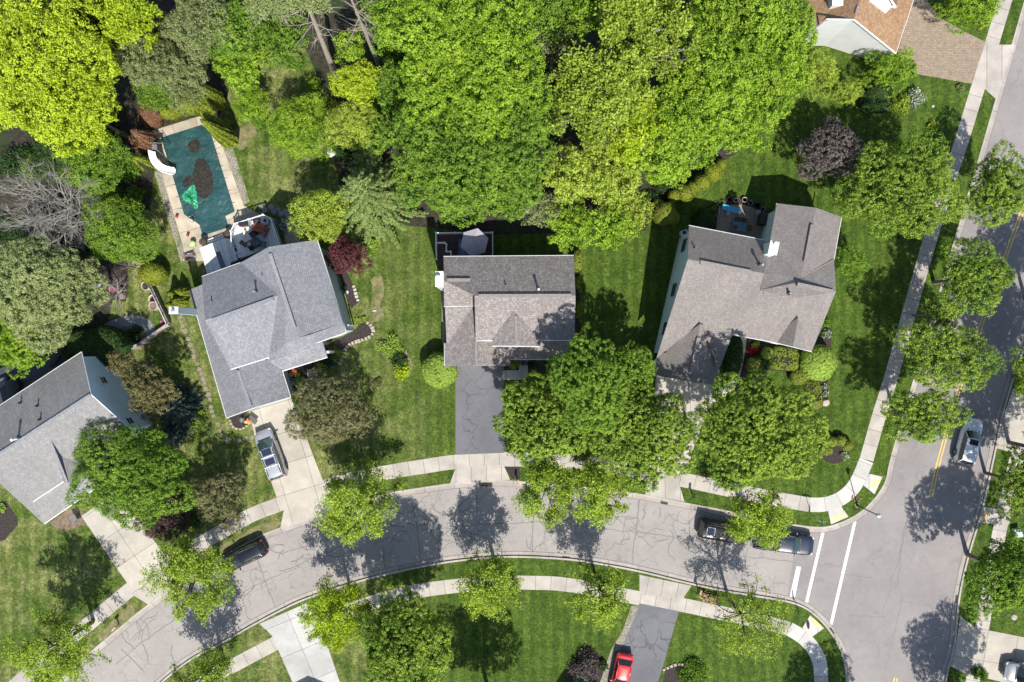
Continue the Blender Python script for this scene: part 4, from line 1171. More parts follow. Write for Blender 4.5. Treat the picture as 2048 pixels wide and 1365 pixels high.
# ------------------------------------------------------------------ vehicles (front towards +x)
M['tyre'] = plain('tyre_rubber', (.016, .016, .017), .8)
M['rim'] = plain('alloy_rim', (.42, .43, .45), .3, metal=.7)
M['lens'] = plain('headlamp_lens', (.62, .64, .66), .15)
M['red_lens'] = plain('red_tail_lens', (.42, .02, .02), .2)
def interp(tab, x):
    for (a, va), (b, vb) in zip(tab, tab[1:]):
        if x <= b:
            t = (x - a) / (b - a) if b > a else 0
            t = min(1, max(0, t)); t = t * t * (3 - 2 * t) * .5 + t * .5
            return va + (vb - va) * t
    return tab[-1][1]
def make_car(name, label, cat, spec, px, py, head, group=None):
    """head: (dx, dy) in the photo, pointing to the front"""
    L, Wd, Hh = spec['L'], spec['W'], spec['H']; pm = spec['paint']
    g = G(px, py)
    o = thing(name, label, cat, (g.x, g.y, spec.get('z', 0)), pxdir(*head), group)
    hw = Wd / 2
    wt = spec.get('wt', [(-.5, .80), (-.47, .92), (-.40, .985), (.25, 1.0), (.38, .97), (.46, .86), (.5, .62)])
    zt = spec['deck']           # (x/L, height)
    xs = sorted(set([k / 20 - .5 for k in range(21)] + [-.488, -.46, .46, .485, .495]))
    secs = []
    zb = spec.get('clear', .24)
    for u in xs:
        w = hw * interp(wt, u); top = interp(zt, u)
        b_ = zb + (.12 if abs(u) > .46 else 0)
        rr = top - b_
        half = [(0, b_), (w * .9, b_), (w * .975, b_ + rr * .18), (w, b_ + rr * .5), (w * .985, b_ + rr * .78), (w * .94, b_ + rr * .93), (w * .85, top), (w * .45, top + .035), (0, top + .045)]
        ring = half + [(-y, z) for y, z in reversed(half[1:-1])]
        secs.append([(u * L, y, z) for y, z in ring])
    n = len(secs[0]); vs = [p for s_ in secs for p in s_]; fs = []
    for i in range(len(secs) - 1):
        for j in range(n):
            k = (j + 1) % n
            fs.append((i * n + j, i * n + k, (i + 1) * n + k, (i + 1) * n + j))
    fs.append(tuple(range(n - 1, -1, -1))); fs.append(tuple((len(secs) - 1) * n + j for j in range(n)))
    MB().add(vs, [tuple(reversed(f)) for f in fs], pm, None, True).build('body', None, o)
    # greenhouse
    xa, xb, xc, xd = spec['gh']         # cowl, roof front, roof rear, rear glass base (x/L)
    zb1 = spec.get('belt', 1.02); zr = Hh - .05
    wb = hw * .90; wr = hw * spec.get('rw', .70)
    def cross(x, w, z, n_=6, bow=.0): return [(x + bow * (1 - (2 * k / n_ - 1) ** 2), -w + 2 * w * k / n_, z) for k in range(n_ + 1)]
    A_ = cross(xa * L, wb * .90, zb1 + .02, bow=.16); B_ = cross(xb * L, wr * .96, zr - .03, bow=.09)
    C_ = cross(xc * L, wr * .95, zr - .03, bow=-.05); D_ = cross(xd * L, wb * .88, zb1 + .03, bow=-.10)
    gm = spec.get('glass', M['glass'])
    q = lambda r0, r1: (r0 + r1, [(k, k + 1, len(r0) + k + 1, len(r0) + k) for k in range(len(r0) - 1)])
    v_, f_ = q(A_, B_); MB().add(v_, f_, gm, None, True).build('windscreen', None, o)
    if not spec.get('bed'):
        v_, f_ = q(C_, D_); MB().add(v_, [tuple(f) for f in f_], M['glass'], None, True).build('rear_window', None, o)
    else:
        v_, f_ = q(C_, D_); MB().add(v_, [tuple(f) for f in f_], M['glass'], None, True).build('rear_window', None, o)
    for s_ in (-1, 1):
        m_ = []
        N = 8
        lo = []; hi = []
        for k in range(N + 1):
            t = k / N; x0 = (xa + (xd - xa) * t) * L; x1 = (xb + (xc - xb) * t) * L
            wl = wb * (.90 + .10 * math.sin(math.pi * min(1, max(0, t * 1.0)) ) ** .5) if 0 < t < 1 else wb * .9
            wl2 = wr * (.96 + .04 * (1 if 0 < t < 1 else 0))
            lo.append((x0, s_ * wl, zb1 - .02)); hi.append((x1, s_ * wl2, zr - .04))
        f = [(k, k + 1, N + 2 + k, N + 1 + k) for k in range(N)]
        if s_ > 0: f = [tuple(reversed(t)) for t in f]
        MB().add(lo + hi, f, M['glass'], None, True).build('side_window', None, o)
    # roof panel, domed, a little proud of the glass, with pillars running down from it
    nx, ny = 10, 8; vs = []; fs = []
    for i in range(nx + 1):
        u = i / nx
        for j in range(ny + 1):
            v = j / ny * 2 - 1
            w = wr * (.985 if 0 < i < nx else .93)
            x = (xb + (xc - xb) * u) * L + (.10 * (1 - v * v) if i < nx / 2 else -.05 * (1 - v * v)) * (abs(u - .5) * 2) ** 2
            edge = max(abs(v) ** 6, abs(2 * u - 1) ** 8)
            vs.append((x, v * w, zr + .05 * (1 - v * v) * (1 - .3 * (2 * u - 1) ** 2) - .045 * edge))
    for i in range(nx):
        for j in range(ny):
            a = i * (ny + 1) + j; fs.append((a, a + ny + 1, a + ny + 2, a + 1)[::-1])
    MB().add(vs, fs, spec.get('roof', pm), None, True).build('roof', None, o)
    for s_ in (-1, 1):
        mb = MB()
        mb.tube((xa * L - .02, s_ * wb * .90, zb1), (xb * L, s_ * wr * .96, zr - .02), .045, .04, pm)
        mb.tube((xd * L + .02, s_ * wb * .88, zb1), (xc * L, s_ * wr * .95, zr - .02), .07, .05, pm)
        mb.tube((xb * L, s_ * wr * .97, zr - .03), (xc * L, s_ * wr * .96, zr - .03), .045, .045, pm)
        for t in spec.get('pillars', (.45,)):
            mb.tube(((xa + (xd - xa) * t) * L, s_ * wb * 1.0, zb1), ((xb + (xc - xb) * t) * L, s_ * wr * .985, zr - .03), .035, .03, spec.get('pil', M['black']))
        mb.build('pillars', None, o)
    for s_ in (-1, 1):
        for u in spec['wheels']:
            r = spec.get('wr', .34)
            T = Matrix.Translation((u * L, s_ * (hw - .12), r)) @ Matrix.Rotation(math.pi / 2 * s_, 4, 'X')
            mb = MB(); mb.lathe((0, 0, 0), [(r * .62, -.11), (r * .93, -.11), (r, -.06), (r, .06), (r * .93, .11), (r * .62, .11), (r * .6, .06)], M['tyre'], 20, T @ Matrix.Scale(-1, 4, (0, 0, 1)))
            w_ = MB()
            for f in (mb,): wh = f.build('tyre', None, None)
            wo = bpy.data.objects.new('wheel', wh.data); bpy.data.objects.remove(wh); link(wo, o)
            mr = MB(); z_ = -.10
            mr.cyl((0, 0, -.125), r * .2, .05, M['rim'], 10, M=T)
            for k in range(5):
                a = k * 2 * math.pi / 5
                mr.tube(T @ Vector((0, 0, -.11)), T @ Vector((r * .6 * math.cos(a), r * .6 * math.sin(a), -.11)), .035, .03, M['rim'], 5)
            mr.build('rim', None, wo)
        # dark arch lips
        for u in spec['wheels']:
            r = spec.get('wr', .34) + .05; pts = []
            for k in range(9):
                a = math.pi * k / 8; pts.append((u * L + r * math.cos(a), s_ * (hw * interp(wt, u) + .004), spec.get('wr', .34) + r * math.sin(a) * .98))
            mb = MB()
            for a, b in zip(pts, pts[1:]): mb.tube(a, b, .028, .028, spec.get('arch', M['dark']), 5)
            mb.build('arch_lip', None, o)
        hx = L * .475; wl = hw * interp(wt, .46) * .82
        MB().box((hx - .05, s_ * wl, interp(zt, .47) - .10), (.28, .30, .14), M['lens'], s_ * -.45, .03).build('headlight', None, o)
        MB().box((-L * .478, s_ * hw * .76, interp(zt, -.47) - .16), (.16, .22, .26), M['red_lens'], s_ * .3, .03).build('taillight', None, o)
        mx = (xa - .02) * L - .12
        mb = MB(); mb.box((mx, s_ * (hw + .11), zb1 + .06), (.13, .22, .16), spec.get('mirror', pm), 0, .03); mb.box((mx, s_ * (hw - .01), zb1), (.06, .12, .06), M['black'])
        mb.build('mirror', None, o)
    mb = MB()
    mb.box((L * .497, 0, .55), (.06, Wd * .5, .22), M['black'], 0, .02); mb.build('grille', None, o)
    MB().box((xa * L + .20, 0, zb1 + .0), (.16, Wd * .66, .03), M['black']).build('cowl', None, o)
    if spec.get('sun'):
        for (u, ln, wd) in spec['sun']:
            if spec.get('sunframe'): MB().box((u * L, 0, zr + .040), (ln + .08, wd + .08, .02), M['trimgrey'], 0, .008).build('sunroof_frame', None, o)
            MB().box((u * L, 0, zr + .048), (ln, wd, .02), M['glass_blue'], 0, .008).build('sunroof', None, o)
    if spec.get('rails'):
        for s_ in (-1, 1):
            mb = MB(); mb.box((((xb + xc) / 2) * L, s_ * wr * .86, zr + .07), ((xb - xc) * L * .86, .05, .04), spec['rails'], 0, .01)
            for t in (.1, .9): mb.box(((xc + (xb - xc) * t) * L, s_ * wr * .86, zr + .04), (.12, .05, .06), M['black'])
            mb.build('roof_rail', None, o)
    for u in spec.get('bars', ()):
        MB().box((u * L, 0, zr + .10), (.09, wr * 1.86, .035), M['white'], 0, .01).build('crossbar', None, o)
    if spec.get('rack'):
        mb = MB()
        for s_ in (-1, 1): mb.box((-.12 * L, s_ * wr * .5, zr + .09), (1.5, .04, .03), M['steel'])
        mb.build('roof_rack', None, o)
    if spec.get('bed'):
        x0, x1, w = spec['bed']
        mb = MB(); c = (x0 + x1) / 2 * L; l = (x1 - x0) * L
        mb.box((c, 0, spec['bedz']), (l, w, .04), M['dark'])
        o2 = mb.build('bed_liner', None, o)
        mb = MB()
        for s_ in (-1, 1): mb.box((c, s_ * (w / 2 + .08), spec['bedz'] + .10), (l + .2, .16, .2), pm, 0, .03)
        mb.box((x0 * L - .04, 0, spec['bedz'] + .08), (.10, w, .2), pm, 0, .02); mb.build('bed_rail', None, o)
        mb = MB(); mb.box((x0 * L - .28, 0, .55), (.2, Wd * .86, .16), M['chrome'], 0, .04); mb.build('rear_bumper', None, o)
    # door and panel seams
    mb = MB()
    for u in spec.get('seams', (.2, -.02, -.24)):
        for s_ in (-1, 1): mb.box((u * L, s_ * (hw * interp(wt, u) + .0), .68), (.012, .012, .55), M['black'])
    hu = xa + .015
    mb.build('door_seams', None, o)
    return o

SIL = paint('silver_car_paint', (.40, .42, .44), .35, .3)
WHT = paint('pearl_white_car_paint', (.66, .69, .73), .05, .25)
NAVY = paint('dark_navy_car_paint', (.008, .011, .020), 0, .3, .12)
BLUE = paint('dark_blue_truck_paint', (.014, .022, .044), 0, .35, .12)
BLK = paint('black_car_paint', (.003, .003, .004), 0, .35, .1)
RED = paint('red_car_paint', (.56, .035, .035), .1, .28)
DG = paint('grey_van_paint', (.30, .31, .33), .2, .35)
M['kerbz'] = None
suv = dict(L=4.75, W=1.9, H=1.70, deck=[(-.5, .85), (-.47, 1.08), (.12, 1.05), (.25, 1.05), (.42, .96), (.5, .72)], gh=(.20, .06, -.42, -.475), wheels=(-.30, .31), wr=.36, belt=1.06)
make_car('minivan', 'silver minivan with white roof bars and two sunroofs parked on the pale driveway', 'car',
         dict(suv, L=5.05, W=1.98, H=1.74, paint=SIL, gh=(.28, .13, -.43, -.475), sun=((.07, .62, .95), (-.12, .66, .95)), bars=(-.015, -.215), rails=M['black'], rw=.74, glass=M['glass_green'],
              deck=[(-.5, .9), (-.47, 1.1), (.2, 1.06), (.3, 1.03), (.44, .92), (.5, .68)], z=.02, mirror=M['black']), 546, 907, (-.35, -.937))
make_car('dark_car', 'dark navy estate car parked by the kerb beside the leaning street tree', 'car',
         dict(suv, L=4.6, W=1.80, H=1.52, paint=NAVY, rails=M['chrome'], gh=(.20, .05, -.40, -.47), rw=.74, z=-.13, mirror=M['black']), 492, 1109, (-.905, .425))
make_car('white_car', 'pearl white sport utility car driving up the right-hand avenue', 'car',
         dict(suv, L=4.62, W=1.86, H=1.66, paint=WHT, sun=((-.01, .55, .85),), rw=.72, z=-.13), 1931, 881, (.25, -.968))
make_car('black_car', 'black sport utility car with square sunroof half hidden under the street tree', 'car',
         dict(suv, L=4.9, W=1.95, H=1.75, paint=BLK, sun=((-.30, .72, .72),), sunframe=True, rails=M['black'], gh=(.2, .06, -.44, -.485), rw=.74, z=-.13), 1443, 1061, (.985, .17))
pick = dict(L=5.9, W=1.98, H=1.80, paint=BLUE, deck=[(-.5, .92), (-.47, 1.02), (.12, 1.05), (.22, 1.10), (.44, 1.04), (.5, .8)],
            wt=[(-.5, .93), (-.46, .98), (.3, 1.0), (.42, .97), (.47, .90), (.5, .74)], gh=(.22, .13, -.13, -.165), wheels=(-.31, .32), wr=.40, belt=1.12, rw=.78,
            bed=(-.48, -.18, 1.35), bedz=1.04, glass=M['glass_green'], z=-.13, seams=(.2, .03, -.14), mirror=M['chrome'], clear=.36)
make_car('pickup_truck', 'dark blue pickup truck waiting at the white crossing line', 'truck', pick, 1563, 1082, (.99, .125))
make_car('red_car', 'bright red hatchback parked on the asphalt drive at the bottom edge', 'car',
         dict(L=4.25, W=1.78, H=1.45, paint=RED, deck=[(-.5, .78), (-.46, .98), (-.36, 1.02), (.12, .96), (.25, .96), (.42, .86), (.5, .62)], gh=(.19, .04, -.27, -.40), wheels=(-.31, .31), wr=.33, belt=.96, rw=.74, z=.02), 1241, 1344, (-.19, .98))
make_car('grey_van', 'grey van at the bottom right corner parked on the concrete drive', 'van',
         dict(suv, L=5.2, W=1.98, H=1.95, paint=DG, roof=WHT, gh=(.28, .17, -.46, -.485), rw=.80, z=.02, bars=(-.02,)), 2052, 1344, (-.985, -.17))
# load in the pickup bed
g = G(1530, 1077)
T = thing('load_bag', 'orange bag lying in the bed of the dark blue pickup', 'bag', (g.x, g.y, .93))
mb = MB().ball((0, 0, .2), .3, plain('orange_sack', (.42, .13, .07), .8), .6, 8); mb.ball((.45, -.25, .18), .22, plain('white_sack', (.6, .58, .55), .8), .7, 8); mb.build('sack', None, T)
# ------------------------------------------------------------------ pool
POOL = thing('swimming_pool', 'swimming pool under a dark green safety cover with a pale concrete surround', 'pool')
mb = MB().poly([G(*p) for p in [(304, 262), (400, 233), (431, 268), (445, 290), (487, 411), (540, 440), (545, 470), (440, 520), (372, 524), (366, 492), (321, 340), (309, 278)]], None, thick=.02)
o = mb.build('concrete_deck', M['pool_deck'], POOL); o.location.z = .03
aP = pxdir(115, 420)
ca, sa = math.cos(-aP), math.sin(-aP)
setuv(o.data, lambda c: ((c.x + 36) * ca - (c.y - 20) * sa, (c.x + 36) * sa + (c.y - 20) * ca))
cover_m, nt, b_ = nmat('teal_mesh_pool_cover')
f1 = ramp(nt, noise(nt, .5, 4, .6), .3, .7, .75, 1.2); f2 = ramp(nt, noise(nt, 14, 2), .3, .7, .9, 1.1)
f = mth(nt, 'MULTIPLY', f1, f2); cx = nt.nodes.new('ShaderNodeCombineXYZ')
for i in range(3): nt.links.new(f, cx.inputs[i])
nt.links.new(mixc(nt, 1.0, (.018, .065, .068), cx.outputs[0], 'MULTIPLY'), b_.inputs['Base Color'])
b_.inputs['Roughness'].default_value = .36; b_.inputs['Specular IOR Level'].default_value = .7
bump(nt, b_, noise(nt, .45, 4), .8, .6)
cov = [(322.6, 276), (403.7, 250.5), (421.8, 266), (470, 423.5), (451, 433), (458, 455), (406, 472), (399, 450), (368.6, 429.5)]
MB().poly([G(*p) for p in cov], cover_m, thick=.015).build('pool_cover', None, POOL).location.z = .055
mb = MB(); st_m = plain('cover_strap', (.035, .085, .085), .6)
L0, L1 = Vector((322.6, 276)), Vector((368.6, 429.5)); R0, R1_ = Vector((421.8, 266)), Vector((470, 423.5))
for k in range(6):
    t = .14 + k * .155
    a = L0 + (L1 - L0) * t - Vector((5, -1.5)); b = R0 + (R1_ - R0) * (t - .02) + Vector((5, -1.5)); a, b = G(*a), G(*b); d = b - a; c = (a + b) / 2
    mb.box((c.x, c.y, .074), (d.length, .035, .008), st_m, math.atan2(d.y, d.x))
for t in (.36, .68):
    a = L0 + (R0 - L0) * t; b = L1 + (R1_ - L1) * t; a, b = G(*a), G(*b); d = b - a; c = (a + b) / 2
    mb.box((c.x, c.y, .072), (d.length, .025, .006), st_m, math.atan2(d.y, d.x))
mb.build('cover_strap', None, POOL)
# debris lying on the cover
def blob(c, rx, ry, ang, n=64, jit=.07, seed=1):
    r = random.Random(seed); ca, sa = math.cos(ang), math.sin(ang)
    out = []
    for i in range(n):
        a = 2 * math.pi * i / n; k = 1 + jit * (math.sin(2 * a + seed) + .6 * math.sin(3 * a + 2 * seed) + .35 * math.sin(7 * a + seed * 5)) + r.uniform(-.012, .012); x, y = rx * k * math.cos(a), ry * k * math.sin(a)
        out.append((c[0] + x * ca - y * sa, c[1] + x * sa + y * ca))
    return out
M['wetleaf'] = two('wet_leaf_puddle', (.016, .014, .013), (.040, .033, .026), 5, .35, fine=8, bmp=.6, spec=.6)
MB().poly([G(*p) for p in blob((389, 293), 11.5, 13.5, 0, seed=2)], M['wetleaf'], z=.086).build('leaf_puddle', None, POOL)
MB().poly([G(*p) for p in blob((406, 359), 20, 40, -.20, seed=3)], M['wetleaf'], z=.087).build('leaf_puddle', None, POOL)
MB().poly([G(*p) for p in blob((376, 364), 9, 12, .5, seed=4)], M['wetleaf'], z=.088).build('leaf_puddle', None, POOL)
mb = MB(); rr = random.Random(77)
for k in range(150):
    t, u = rr.random(), rr.random(); q = (L0 + (L1 - L0) * t) * (1 - u) + (R0 + (R1_ - R0) * t) * u; g = G(q.x, q.y); a = rr.uniform(0, 3.14); s_ = rr.uniform(.02, .06)
    mb.add([(g.x + s_ * math.cos(a), g.y + s_ * math.sin(a), .083), (g.x - s_ * math.sin(a), g.y + s_ * math.cos(a), .085), (g.x - s_ * math.cos(a), g.y - s_ * math.sin(a), .083), (g.x + s_ * math.sin(a), g.y - s_ * math.cos(a), .084)], [(0, 1, 2, 3)], M['soil'])
mb.build('scattered_leaves', None, POOL)['kind'] = 'stuff'
# crumpled tarp
rr = random.Random(8); n_ = 22; c0 = G(383, 395)
outl = [(366, 390), (370, 385), (384, 372), (390, 369), (394, 386), (397, 405), (397, 418), (391, 420), (384, 409), (372, 405), (366, 398)]
ol = [G(*p) for p in outl]
cc = sum(ol, Vector()) / len(ol)
vs = []; fs = []; rings = 9; seg = 44
def edge_at(t):
    t *= len(ol); i = int(t) % len(ol); f = t - int(t); return ol[i] * (1 - f) + ol[(i + 1) % len(ol)] * f
ph = [rr.uniform(0, 6.28) for _ in range(seg)]
for r_ in range(rings + 1):
    for s_ in range(seg):
        k = r_ / rings; p = cc + (edge_at(s_ / seg) - cc) * k * (1 + rr.uniform(-.07, .07))
        z = .09 + (.30 * abs(math.sin(ph[s_] + 3 * k)) * (1 - k * .8) + rr.uniform(0, .1))
        vs.append((p.x, p.y, z))
for r_ in range(rings):
    for s_ in range(seg):
        a = r_ * seg + s_; b = r_ * seg + (s_ + 1) % seg; fs.append((a, a + seg, b + seg, b))
tm = paint('bright_green_tarp', (.035, .30, .15), 0, .35)
tag(MB().add(vs, fs, tm).build('tarpaulin', None), 'crumpled bright green tarpaulin lying on the pool cover', 'tarp')
# pool slide: curved white flume on a ladder
SL = thing('pool_slide', 'curved white pool slide at the left edge of the covered pool', 'slide')
pts = []
for k in range(15):
    t = k / 14
    # plan path through the picture, falling from 2.1 m to 0.6 m
    b0, b1, b2, b3 = Vector((305, 303)), Vector((307, 328)), Vector((322, 341)), Vector((350, 343.5))
    p = (1 - t) ** 3 * b0 + 3 * (1 - t) ** 2 * t * b1 + 3 * (1 - t) * t * t * b2 + t ** 3 * b3
    h = 2.1 * (1 - t) ** 1.3 + .55
    pts.append(P(p.x, p.y, h))
prof = [(-.36, .22), (-.30, .24), (-.27, .02), (-.12, -.06), (.12, -.06), (.27, .02), (.30, .24), (.36, .22)]
vs = []; fs = []
for i, p in enumerate(pts):
    d = (pts[min(14, i + 1)] - pts[max(0, i - 1)]); t = Vector((d.x, d.y, 0)).normalized(); nrm = Vector((-t.y, t.x, 0))
    for (y, z) in prof: q = p + nrm * y; vs.append((q.x, q.y, q.z + z))
m_ = len(prof)
for i in range(14):
    for j in range(m_ - 1): fs.append((i * m_ + j, i * m_ + j + 1, (i + 1) * m_ + j + 1, (i + 1) * m_ + j))
MB().add(vs + [(x, y, z - .03) for x, y, z in vs], fs + [tuple(len(vs) + i for i in reversed(f)) for f in fs], plain('white_fibreglass', (.82, .84, .86), .3), None, True).build('flume', None, SL)
mb = MB(); a = pts[0]
mb.box((a.x + .1, a.y + .45, 2.45), (.5, .5, .05), M['steel'])
for sx in (-.3, .3):
    mb.tube((a.x + sx, a.y + .8, 2.7), (a.x + sx + .35, a.y + 1.4, .05), .03, .03, M['steel']); mb.tube((a.x + sx, a.y + .2, 2.4), (a.x + sx, a.y - .1, .05), .03, .03, M['steel'])
for k in range(6): 
    t = (k + .5) / 6; mb.tube((a.x - .3 + .35 * t, a.y + .8 + .6 * t, 2.7 - 2.6 * t), (a.x + .3 + .35 * t, a.y + .8 + .6 * t, 2.7 - 2.6 * t), .02, .02, M['steel'])
mb.tube(pts[9], (pts[9].x, pts[9].y, .04), .04, .04, M['steel'])
mb.build('ladder', None, SL)
# pool-side bits
def at(px, py, h=0.0):
    p = P(px, py, h); return (p.x, p.y, h)
def simple_chair(parent_name, label, px, py, z, rz, col, group=None, s=1.0, cat='chair'):
    t = thing(parent_name, label, cat, P(px, py, z), rz, group)
    MB().box((0, 0, .42 * s), (.52 * s, .52 * s, .06), col, 0, .02).build('seat', None, t)
    MB().box((-.26 * s, 0, .72 * s), (.06, .5 * s, .55 * s), col, 0, .02).build('backrest', None, t)
    for x in (-.22, .22):
        for y in (-.22, .22): MB().box((x * s, y * s, .2 * s), (.035, .035, .4 * s), M['black']).build('leg', None, t)
    mb = MB()
    for y in (-.27, .27): mb.box((0, y * s, .62 * s), (.46 * s, .05, .03), M['black'])
    mb.build('armrest', None, t)
    return t
def round_table(name, label, px, py, z, r, h, topm, legm, group=None):
    t = thing(name, label, 'table', P(px, py, z), 0, group)
    MB().lathe((0, 0, h - .03), [(r * .96, 0), (r, .012), (r * .98, .035)], topm, 24).build('tabletop', None, t)
    for k in range(4):
        a = k * math.pi / 2 + .6
        MB().tube((r * .8 * math.cos(a), r * .8 * math.sin(a), 0), (r * .55 * math.cos(a), r * .55 * math.sin(a), h - .03), .02, .02, legm).build('leg', None, t)
    return t
round_table('side_table', 'small lime green round table beside the pool', 389, 489, .05, .29, .62, plain('lime_green_plastic', (.42, .62, .20), .4), M['white'])
for i, (x, y, lab) in enumerate(((356, 434, 'red toy umbrella on the pool edge nearest the tarpaulin'), (378, 471, 'red toy umbrella on the pool edge nearest the lime green table'))):
    t = thing('garden_ornament', lab, 'ornament', at(x, y, .05)); rm = plain('red_plastic', (.45, .02, .05), .5)
    MB().cyl((0, 0, 0), .015, .45, M['white'], 6).build('stem', None, t)
    mb = MB(); mb.cyl((0, 0, .33), .17, .12, rm, 6, r2=.02); mb.box((0, -.14, .2), (.06, .16, .05), rm); mb.build('cap', None, t)
t = thing('folding_rack', 'metal folding rack with a pink-brown cloth on the grass by the deck', 'rack', at(381, 515, 0), .35)
mb = MB().box((0, 0, .5), (.95, .5, .03), two('pink_brown_cloth', (.22, .14, .13), (.10, .075, .07), 5, .9)); mb.build('cloth', None, t)
mb = MB()
for y in (-.28, .28): mb.tube((-.6, y, .52), (.6, y, .52), .02, .02, M['steel'])
for x in (-.55, .55):
    mb.tube((x, -.3, .52), (x, .3, .52), .02, .02, M['steel'])
    for y in (-.28, .28): mb.tube((x, y, .52), (x, y, 0), .02, .02, M['steel'])
mb.build('frame', None, t)
t = thing('pool_ladder', 'dark steel pool ladder at the lower left corner of the pool', 'pool ladder', at(384, 442, .05), .6)
mb = MB()
for y in (-.22, .22):
    mb.tube((0, y, 0), (0, y, .75), .02, .02, M['steel']); mb.tube((0, y, .75), (.45, y, .7), .02, .02, M['steel']); mb.tube((.45, y, .7), (.5, y, 0), .02, .02, M['steel'])
mb.box((.2, 0, .3), (.1, .44, .03), M['black']); mb.build('rails', None, t)
# things on the raised deck
dk = plain('charcoal_wicker', (.035, .037, .042), .8); bl = plain('faded_blue_cushion', (.14, .21, .32), .8); rust = two('rust_orange_blanket', (.36, .11, .055), (.22, .06, .035), 4, .9, fine=8)
round_table('garden_table', 'dark oval table between blue cushioned chairs on the white deck', 516, 487, 1.25, .52, .74, plain('dark_glass_top', (.05, .055, .065), .2), dk)
for i, (x, y, rz, c, lab) in enumerate(((509, 471, -.9, dk, 'dark deck chair at the upper left of the oval table'), (529, 471, -2.2, bl, 'blue cushioned deck chair above the oval table'), (529, 490, 2.9, bl, 'blue cushioned deck chair at the right of the oval table'), (508, 496, .6, dk, 'dark deck chair at the lower left of the oval table'))):
    simple_chair('deck_chair', lab, x, y, 1.25, rz, c, 'chairs around the oval deck table')
t = thing('sofa', 'low seat under a rust orange blanket on the white deck', 'seat', P(524, 459, 1.25), -.45)
mb = MB().box((0, 0, .25), (1.35, .85, .4), dk, 0, .08); mb.build('base', None, t)
rr = random.Random(4); vs = []; fs = []
for i in range(13):
    for j in range(9): vs.append((-.72 + i * .12 + rr.uniform(-.03, .03), -.45 + j * .113 + rr.uniform(-.03, .03), .47 + rr.uniform(0, .13)))
for i in range(12):
    for j in range(8): a = i * 9 + j; fs.append((a, a + 9, a + 10, a + 1))
MB().add(vs, fs, rust).build('blanket', None, t)
t = thing('rubber_ring', 'black rubber ring lying against the rust orange blanket', 'tyre', P(514, 463, 1.25))
MB().lathe((0, 0, 0), [(.2, .05), (.3, .02), (.36, .1), (.3, .2), (.2, .17), (.2, .05)], M['dark'], 18).build('ring', None, t)
t = thing('fire_pit', 'pale grey hexagonal fire pit in the top corner of the white deck', 'fire pit', P(533, 443, 1.25), .2)
MB().lathe((0, 0, 0), [(.5, 0), (.5, .45), (.52, .5), (.2, .52)], plain('pale_grey_stone', (.30, .32, .36), .8), 6).build('surround', None, t)
MB().cyl((0, 0, .5), .17, .05, M['dark'], 12).build('bowl', None, t)
t = thing('fabric_cover', 'folded black fabric cover beside the fire pit on the white deck', 'cover', P(516, 442, 1.25), .3)
MB().lathe((0, 0, 0), [(.48, 0), (.44, .3), (.3, .55), (.06, .7)], M['dark'], 9).build('cover', None, t)
t = thing('barbecue_grill', 'black barbecue grill with orange handle by the white deck railing', 'grill', P(492, 450, 1.25), .15)
MB().box((0, 0, .8), (.95, .5, .4), M['black'], 0, .1).build('hood', None, t); MB().box((0, 0, .32), (.8, .45, .6), plain('grill_cabinet', (.06, .06, .065)), 0, .02).build('cabinet', None, t)
MB().tube((-.35, -.32, .8), (.35, -.32, .8), .02, .02, plain('orange_handle', (.5, .18, .05))).build('handle', None, t); MB().box((.62, 0, .75), (.3, .45, .04), M['steel']).build('shelf', None, t)
t = thing('bench', 'short pale wooden bench on the white deck', 'bench', P(491, 470, 1.25), 1.45)
MB().box((0, 0, .42), (.75, .17, .05), plain('pale_wood', (.55, .56, .45), .7)).build('seat', None, t)
for x in (-.3, .3): MB().box((x, 0, .2), (.05, .15, .4), plain('pale_wood', (.55, .56, .45))).build('leg', None, t)
t = thing('angle_board', 'V-shaped brown board lying on the white deck', 'board', P(487, 488, 1.27), 0)
mb = MB(); bw = plain('brown_board', (.10, .085, .06), .8); mb.box((0, 0, .03), (.8, .42, .05), bw, -.62); mb.box((.42, .16, .03), (.7, .14, .052), bw, .5); mb.build('board', None, t)
for (x, y, lab) in ((459, 468, 'dark wicker basket at the foot of the white railing'), (409, 485, 'dark dome-shaped planter at the corner of the deck steps')):
    t = thing('basket', lab, 'basket', P(x, y, .5)); MB().lathe((0, 0, 0), [(.22, 0), (.34, .2), (.36, .5), (.3, .55)], two('dark_wicker', (.03, .022, .018), (.09, .07, .05), 14, .9), 12).build('body', None, t)
